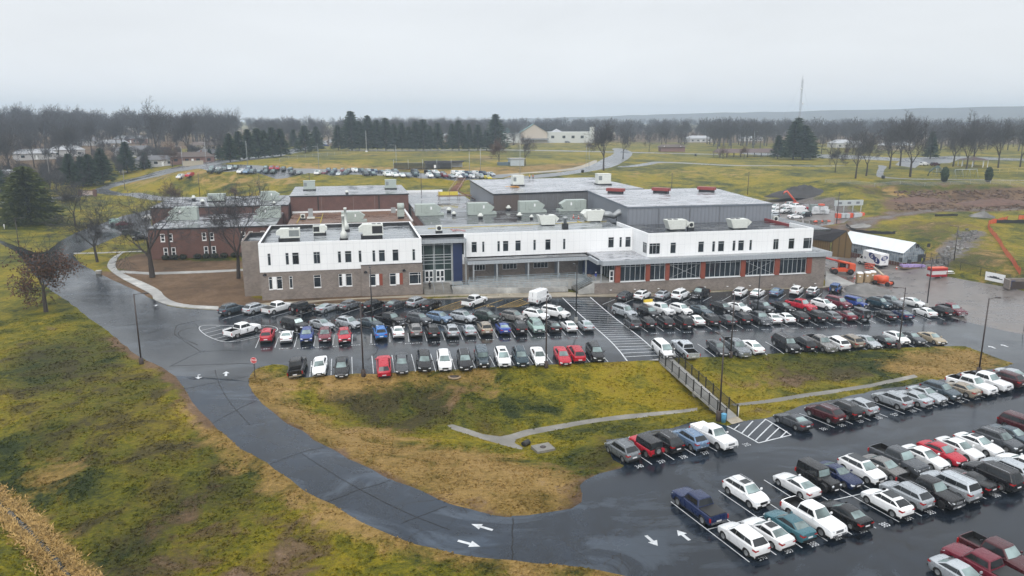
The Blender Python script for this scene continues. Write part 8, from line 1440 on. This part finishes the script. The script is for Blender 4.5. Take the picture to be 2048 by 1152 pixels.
# ballfield
p = g3(855, 338); t = thing('batting_cage', 'black-netted batting cage with grey posts beside the hillside lot', 'batting cage', p, -.12); m = MB(); m.box(-14, 10, -2, 3, 2.6, 2.65); m.box(-14, 10, -2, -1.98, .1, 2.6); m.build('net', mesh_m, t, False)
for x in (-14, -8, -2, 4, 10): MB().tube([(x,-2,0),(x,-2,4.2)], .1, 5).build('post', GALV, t)
p = g3(888, 336); t = thing('dugout', 'low dugout with dark roof and pale back wall', 'dugout', p, -.12); MB().box(-8, 8, 4, 4.3, -.3, 2.3).build('back_wall', plain('pale_block', (.5, .52, .54), .7), t); MB().box(-8.5, 8.5, 1, 5, 2.32, 2.9).build('roof', plain('dark_shingle', (.035, .032, .036), .85), t)
p = g3(874, 338.5); t = thing('notice_board', 'small white notice board before the batting cage', 'sign', p); MB().box(-1.3, 1.3, -.1, .1, .6, 1.9).build('panel', WTRIM, t)
for x in (-1.1, 1.1): MB().box(x-.06, x+.06, -.08, .08, -.2, .6).build('leg', GALV, t)
p = g3(733, 304); t = thing('flagpole', 'white flagpole with a white base at the ballfield fence', 'flagpole', p); MB().tube([(0,0,0),(0,0,13)], [.14,.07], 6).build('pole', WTRIM, t); MB().lathe([(.8,-.2),(.8,.7),(0,.75)], (0,0,0), 10).build('base', WTRIM, t)
p = g3(1032, 331); t = thing('ballfield_shed', 'small blue-white shed by the forked bare tree', 'shed', p, .1); MB().box(-3.2, 3.2, -2, 2, -.3, 3.0).build('wall', plain('shed_pale', (.42, .47, .5), .6), t); MB().box(-3.6, 3.6, -2.4, 2.4, 3.01, 3.3).build('roof', ROOFS[2], t); MB().box(-8.5, -3.3, -1, 1.2, -.3, 1.6).build('lean_to', plain('shed_teal', (.08, .12, .14), .6), t)
p = g3(889, 298.5); o = link('parked_car', FC['sedan']); o.location = p.tolist(); o.rotation_euler = (0, 0, .1); o.material_slots[0].link = 'OBJECT'; o.material_slots[0].material = PAINTS['dark teal']; tag(o, 'dark car driving along the road behind the ballfield', 'car')
for x, y, col, lab in ((1082,284,'white','white car parked at the church door'),(1105,285,'silver','silver car on the church drive'),(1135,286,'grey','grey car near the church tower'),(1060,285,'silver','silver car by the church porch'),(652,293,'blue','blue car on the uphill road by the evergreen gap'),(1870,332,'dark maroon','dark red car in the park car park'),(1848,331,'white','white car by the park path end')): p = g3(x, y); o = link('parked_car', FC['suv' if x != 652 else 'sedan']); o.location = p.tolist(); o.rotation_euler = (0, 0, .2); o.material_slots[0].link = 'OBJECT'; o.material_slots[0].material = PAINTS[col]; tag(o, lab, 'car', 'scattered far cars')
# park buildings and playground
p = g3(1488, 314); t = thing('park_shelter', 'long open picnic shelter with a brown roof', 'shelter', p, -.05); L = 36; m = MB(); m.add([(-L/2,-4.5,2.6),(L/2,-4.5,2.6),(L/2-1,0,4.8),(-L/2+1,0,4.8),(-L/2,4.5,2.6),(L/2,4.5,2.6)], [(0,1,2,3),(3,2,5,4),(0,3,4),(1,5,2)]); m.build('roof', plain('shelter_roof', (.11, .075, .072), .8), t, False)
for k in range(9):
    for y in (-4, 4): MB().box(-L/2+1+k*(L-2)/8-.12, -L/2+1+k*(L-2)/8+.12, y-.12, y+.12, -.3, 2.62).build('post', POLE, t)
for k in range(10): MB().box(-L/2+2+k*3.4, -L/2+4+k*3.4, -1.5, 1.5, .7, .8).build('table', POLE, t)
p = g3(1343, 303); t = thing('park_restroom', 'small brick park restroom with white floodlights', 'restroom', p, -.1); MB().box(-8, 8, -3, 3, -.5, 2.9).build('wall', plain('brick_far', (.2, .11, .1), .8), t); m = MB(); m.add([(-9,-4,2.92),(9,-4,2.92),(9,4,2.92),(-9,4,2.92),(-7,0,4.6),(7,0,4.6)], [(0,1,5,4),(2,3,4,5),(1,2,5),(3,0,4)]); m.build('roof', ROOFS[1], t)
for x in (-6, 5): MB().lathe([(.4,0),(0,.5)], (x,-3.3,3.3), 8).build('floodlight', WTRIM, t)
p = g3(1945, 333); t = thing('gazebo', 'brown-roofed open gazebo behind the swings', 'gazebo', p); MB().lathe([(7,3.2),(0.5,4.6),(0,4.7)], (0,0,0), 8, smooth=False).build('roof', plain('shelter_roof', (.11, .075, .072), .8), t)
for k in range(8): a = 2*PI*k/8; MB().box(6*math.cos(a)-.12, 6*math.cos(a)+.12, 6*math.sin(a)-.12, 6*math.sin(a)+.12, -.3, 3.3).build('post', WTRIM, t)
p = g3(1930, 355); t = thing('swing_frame', 'white swing frames between the two columnar evergreens', 'swings', p); m = MB()
for k in range(4): x = -5+3.4*k; m.tube([(x,-1,0),(x,0,3.2),(x,1,0)], .12, 4)
m.tube([(-5,0,3.2),(5.2,0,3.2)], .12, 4); m.build('frame', plain('pale_steel', (.42, .46, .47), .5), t)
for k in range(3): x = -3.3+3.4*k; MB().box(x-.3, x+.3, -.12, .12, .5, .58).build('seat', BLACKM, t); MB().tube([(x,0,.58),(x,0,3.2)], .025, 4).build('chain', GALV, t)
p = g3(1873, 352); t = thing('play_structure', 'dark green play tower with a slide in the park', 'playground', p); MB().box(-1.4, 1.4, -1.2, 1.2, 1.5, 1.7).build('deck', plain('play_green', (.03, .06, .055), .5), t); MB().lathe([(2,3.2),(0,4.4)], (0,0,0), 4, smooth=False).build('roof', plain('play_green', (.03, .06, .055), .5), t); MB().tube([(1.4,0,1.6),(3.5,0,.9),(5,0,.3)], .4, 5).build('slide', plain('play_dark', (.04, .05, .06), .4), t); MB().tube([(-1.4,0,3.4),(-3.4,0,2.0),(-4.2,0,.2)], .35, 6).build('tube_slide', plain('play_green', (.03, .06, .055), .5), t)
for x in (-1.3, 1.3):
    for y in (-1.1, 1.1): MB().tube([(x,y,0),(x,y,3.3)], .1, 5).build('post', GALV, t)
p = g3(2025, 348); t = thing('ball_court_fence', 'yellow pipe fence at the right of the park', 'fence', p); m = MB()
for k in range(6): m.tube([(-11+4.4*k,0,0),(-11+4.4*k,0,2.6)], .11, 4)
for z in (1.2, 2.5): m.tube([(-11,0,z),(11,0,z)], .1, 4)
m.build('frame', plain('yellow_pipe_paint', (.45, .36, .14), .5), t)
# radio mast
p = g3(1596, 275); s = math.hypot(p[0], p[1])/F_PX; Hm = 33+(236-160)*s-p[2]; t = thing('radio_mast', 'slender lattice radio mast rising out of the haze', 'mast', p); m = MB(); w = 1.1
for a in (0, 2.09, 4.19): m.tube([(w*math.cos(a),w*math.sin(a),0),(w*.7*math.cos(a),w*.7*math.sin(a),Hm*.93)], .16, 4)
for k in range(22): z = Hm*.93*k/22; m.tube([(w,0,z),(w*math.cos(2.09),w*math.sin(2.09),z+Hm*.04),(w*math.cos(4.19),w*math.sin(4.19),z),(w,0,z+Hm*.04)], .09, 3)
MA = plain('mast_grey', (.28, .29, .31), .5); m.build('lattice', MA, t, False); MB().tube([(0,0,Hm*.92),(0,0,Hm)], .14, 5).build('antenna', MA, t)
for z, x in ((.55, 1.6), (.78, -1.4)): MB().lathe([(1.1,0),(.9,.5),(0,.7)], (x,-1.2,Hm*z), 10, 'Y').build('dish', WTRIM, t)
for k, (a, z) in enumerate(((0.3,.6),(2.4,.6),(4.5,.6),(.3,.9),(2.4,.9))): MB().tube([(0,0,Hm*z),(math.cos(a)*26,math.sin(a)*26,0)], .05, 3).build('guy_wire', MA, t)
# utility poles with wires at the left
pts = []
for x, y, h, lab in ((102,374,13,'tall utility pole with crossarm beside the dark evergreens'),(-40,440,12,'utility pole just outside the left edge'),(276,330,12,'utility pole by the ranch house lane'),(250,380,8,'short pole with a red tag at the junction verge')):
    p = g3(x, y); t = thing('utility_pole', lab, 'pole', p, .4, 'utility poles'); MB().tube([(0,0,-.3),(0,0,h)], [.18,.12], 6).build('shaft', plain('pole_grey', (.2, .19, .185), .8), t); MB().box(-1.4, 1.4, -.08, .08, h-1.0, h-.8).build('crossarm', plain('pole_grey', (.2, .19, .185), .8), t)
    for s in (-1.2, 0, 1.2): MB().lathe([(.07,0),(.05,.25)], (s,0,h-.8), 6).build('insulator', WTRIM, t)
    pts.append(p+[0, 0, h-.7])
m = MB()
for a, b in ((pts[1], pts[0]), (pts[0], pts[2])):
    for o in (-.6, .5): m.tube([a+(b-a)*k/12+[0, o, -5.0*(k/12)*(1-k/12)*1.2] for k in range(13)], .03, 3, cap=False)
tag(m.build('power_lines', BLACKM, None, False), 'thin power lines sagging past the big pine', 'power lines')
p = g3(386, 331); t = thing('utility_cabinet', 'cream utility cabinet beside the uphill road', 'cabinet', p, .2); MB().box(-4.5, 4.5, -1, 1, -.2, 2.0).build('cabinet', plain('cabinet_cream', (.42, .37, .28), .6), t); MB().box(-4.6, 4.6, -1.1, 1.1, 2.01, 2.15).build('lid', plain('cabinet_lid', (.35, .31, .24), .6), t)
for x, y, lab in ((1766,357,'black litter bin at the bend of the park path'),(1165,345,'dark utility box beside the curving road'),(1391,312,'dark litter bin on the park lawn')): p = g3(x, y); t = thing('litter_bin', lab, 'bin', p); MB().lathe([(.6,0),(.65,1.1),(.5,1.2),(0,1.25)], (0,0,0), 10).build('drum', BLACKM, t); MB().lathe([(.68,1.0),(.68,1.08)], (0,0,0), 10).build('rim', POLE, t)
p = g3(9, 458); t = thing('marker_post', 'white marker post on the lawn at the left edge', 'post', p); MB().tube([(0,0,-.1),(0,0,1.4)], .12, 6).build('pipe', WTRIM, t)
t = thing('road_barricade', 'small grey drain block at the road edge by the walkway', 'drain', g3(198, 547)); MB().box(-.5, .5, -.4, .4, -.1, .6).build('block', CONC_D, t); MB().box(-.55, .55, -.45, .45, .6, .7).build('cap', CONC, t)
p = g3(286, 484); 
for x, y, col, lab, st_ in ((262,470,'dark green','dark green SUV behind the leafless trees by the brick block','suv'),(284,480,'black','black car behind the leafless trunk by the brick block','sedan'),(235,448,'pale green','pale green van in the side lot behind the leafless trees','suv'),(300,438,'white','white car behind the spreading leafless crown','sedan'),(248,452,'maroon','maroon car beside the pale green one in the side lot','sedan')): p = g3(x, y); o = link('parked_car', FC[st_]); o.location = p.tolist(); o.rotation_euler = (0, 0, .3); o.material_slots[0].link = 'OBJECT'; o.material_slots[0].material = PAINTS[col]; tag(o, lab, 'car', 'cars in the side lot')
# ------------------------------------------------------------------ overcast sky, soft sun, hazy air
W = bpy.data.worlds.new("World"); S.world = W; W.use_nodes = True; nt = W.node_tree; bg = nt.nodes['Background']
sky = nt.nodes.new('ShaderNodeTexSky'); sky.sky_type = 'NISHITA'; sky.sun_disc = False; sky.sun_elevation = math.radians(35); sky.sun_rotation = math.radians(200); sky.dust_density = 6; sky.air_density = 1.2
tc = nt.nodes.new('ShaderNodeTexCoord'); sx = nt.nodes.new('ShaderNodeSeparateXYZ'); nt.links.new(tc.outputs['Generated'], sx.inputs[0])
cl = noise(nt, mapping(nt, tc.outputs['Generated'], (1, 1, 3)), 1.6, 5, .55, .4)
grad = ramp(nt, sx.outputs[2], [(0., (8.6, 8.85, 9.05)), (.13, (6.9, 7.1, 7.35)), (.45, (9.8, 10.2, 10.6)), (1., (14.6, 14.8, 15.))])
cloud = mixc(nt, 1., grad, ramp(nt, cl, [(.35, .93), (.65, 1.05)]), 'MULTIPLY')
nt.links.new(mixc(nt, .9, sky.outputs[0], cloud), bg.inputs['Color']); bg.inputs['Strength'].default_value = .11
sun = bpy.data.lights.new('sun', 'SUN'); sun.energy = 1.2; sun.angle = math.radians(30); sun.color = (1, .97, .93); so = bpy.data.objects.new('sun', sun); COL.objects.link(so)
so.rotation_euler = (math.radians(50), 0, math.radians(-20))
hz = MB().box(-3250, 3250, -900, 3700, -12, 92); ho = hz.build('haze', []); tag(ho, kind='stuff')
hm = bpy.data.materials.new('haze'); hm.use_nodes = True; hn = hm.node_tree; hn.nodes.remove(hn.nodes['Principled BSDF']); pv = hn.nodes.new('ShaderNodeVolumePrincipled')
pv.inputs['Color'].default_value = (.72, .85, 1., 1); pv.inputs['Density'].default_value = .00038; pv.inputs['Anisotropy'].default_value = .55; hn.links.new(pv.outputs[0], hn.nodes['Material Output'].inputs['Volume']); ho.data.materials.append(hm)
S.view_settings.view_transform = 'Standard'; S.view_settings.look = 'None'; S.view_settings.exposure = .22; S.view_settings.gamma = 1
S.cycles.max_bounces = 5; S.cycles.diffuse_bounces = 2; S.cycles.glossy_bounces = 3; S.cycles.transmission_bounces = 2; S.cycles.volume_bounces = 1; S.cycles.use_denoising = True; S.cycles.transparent_max_bounces = 4
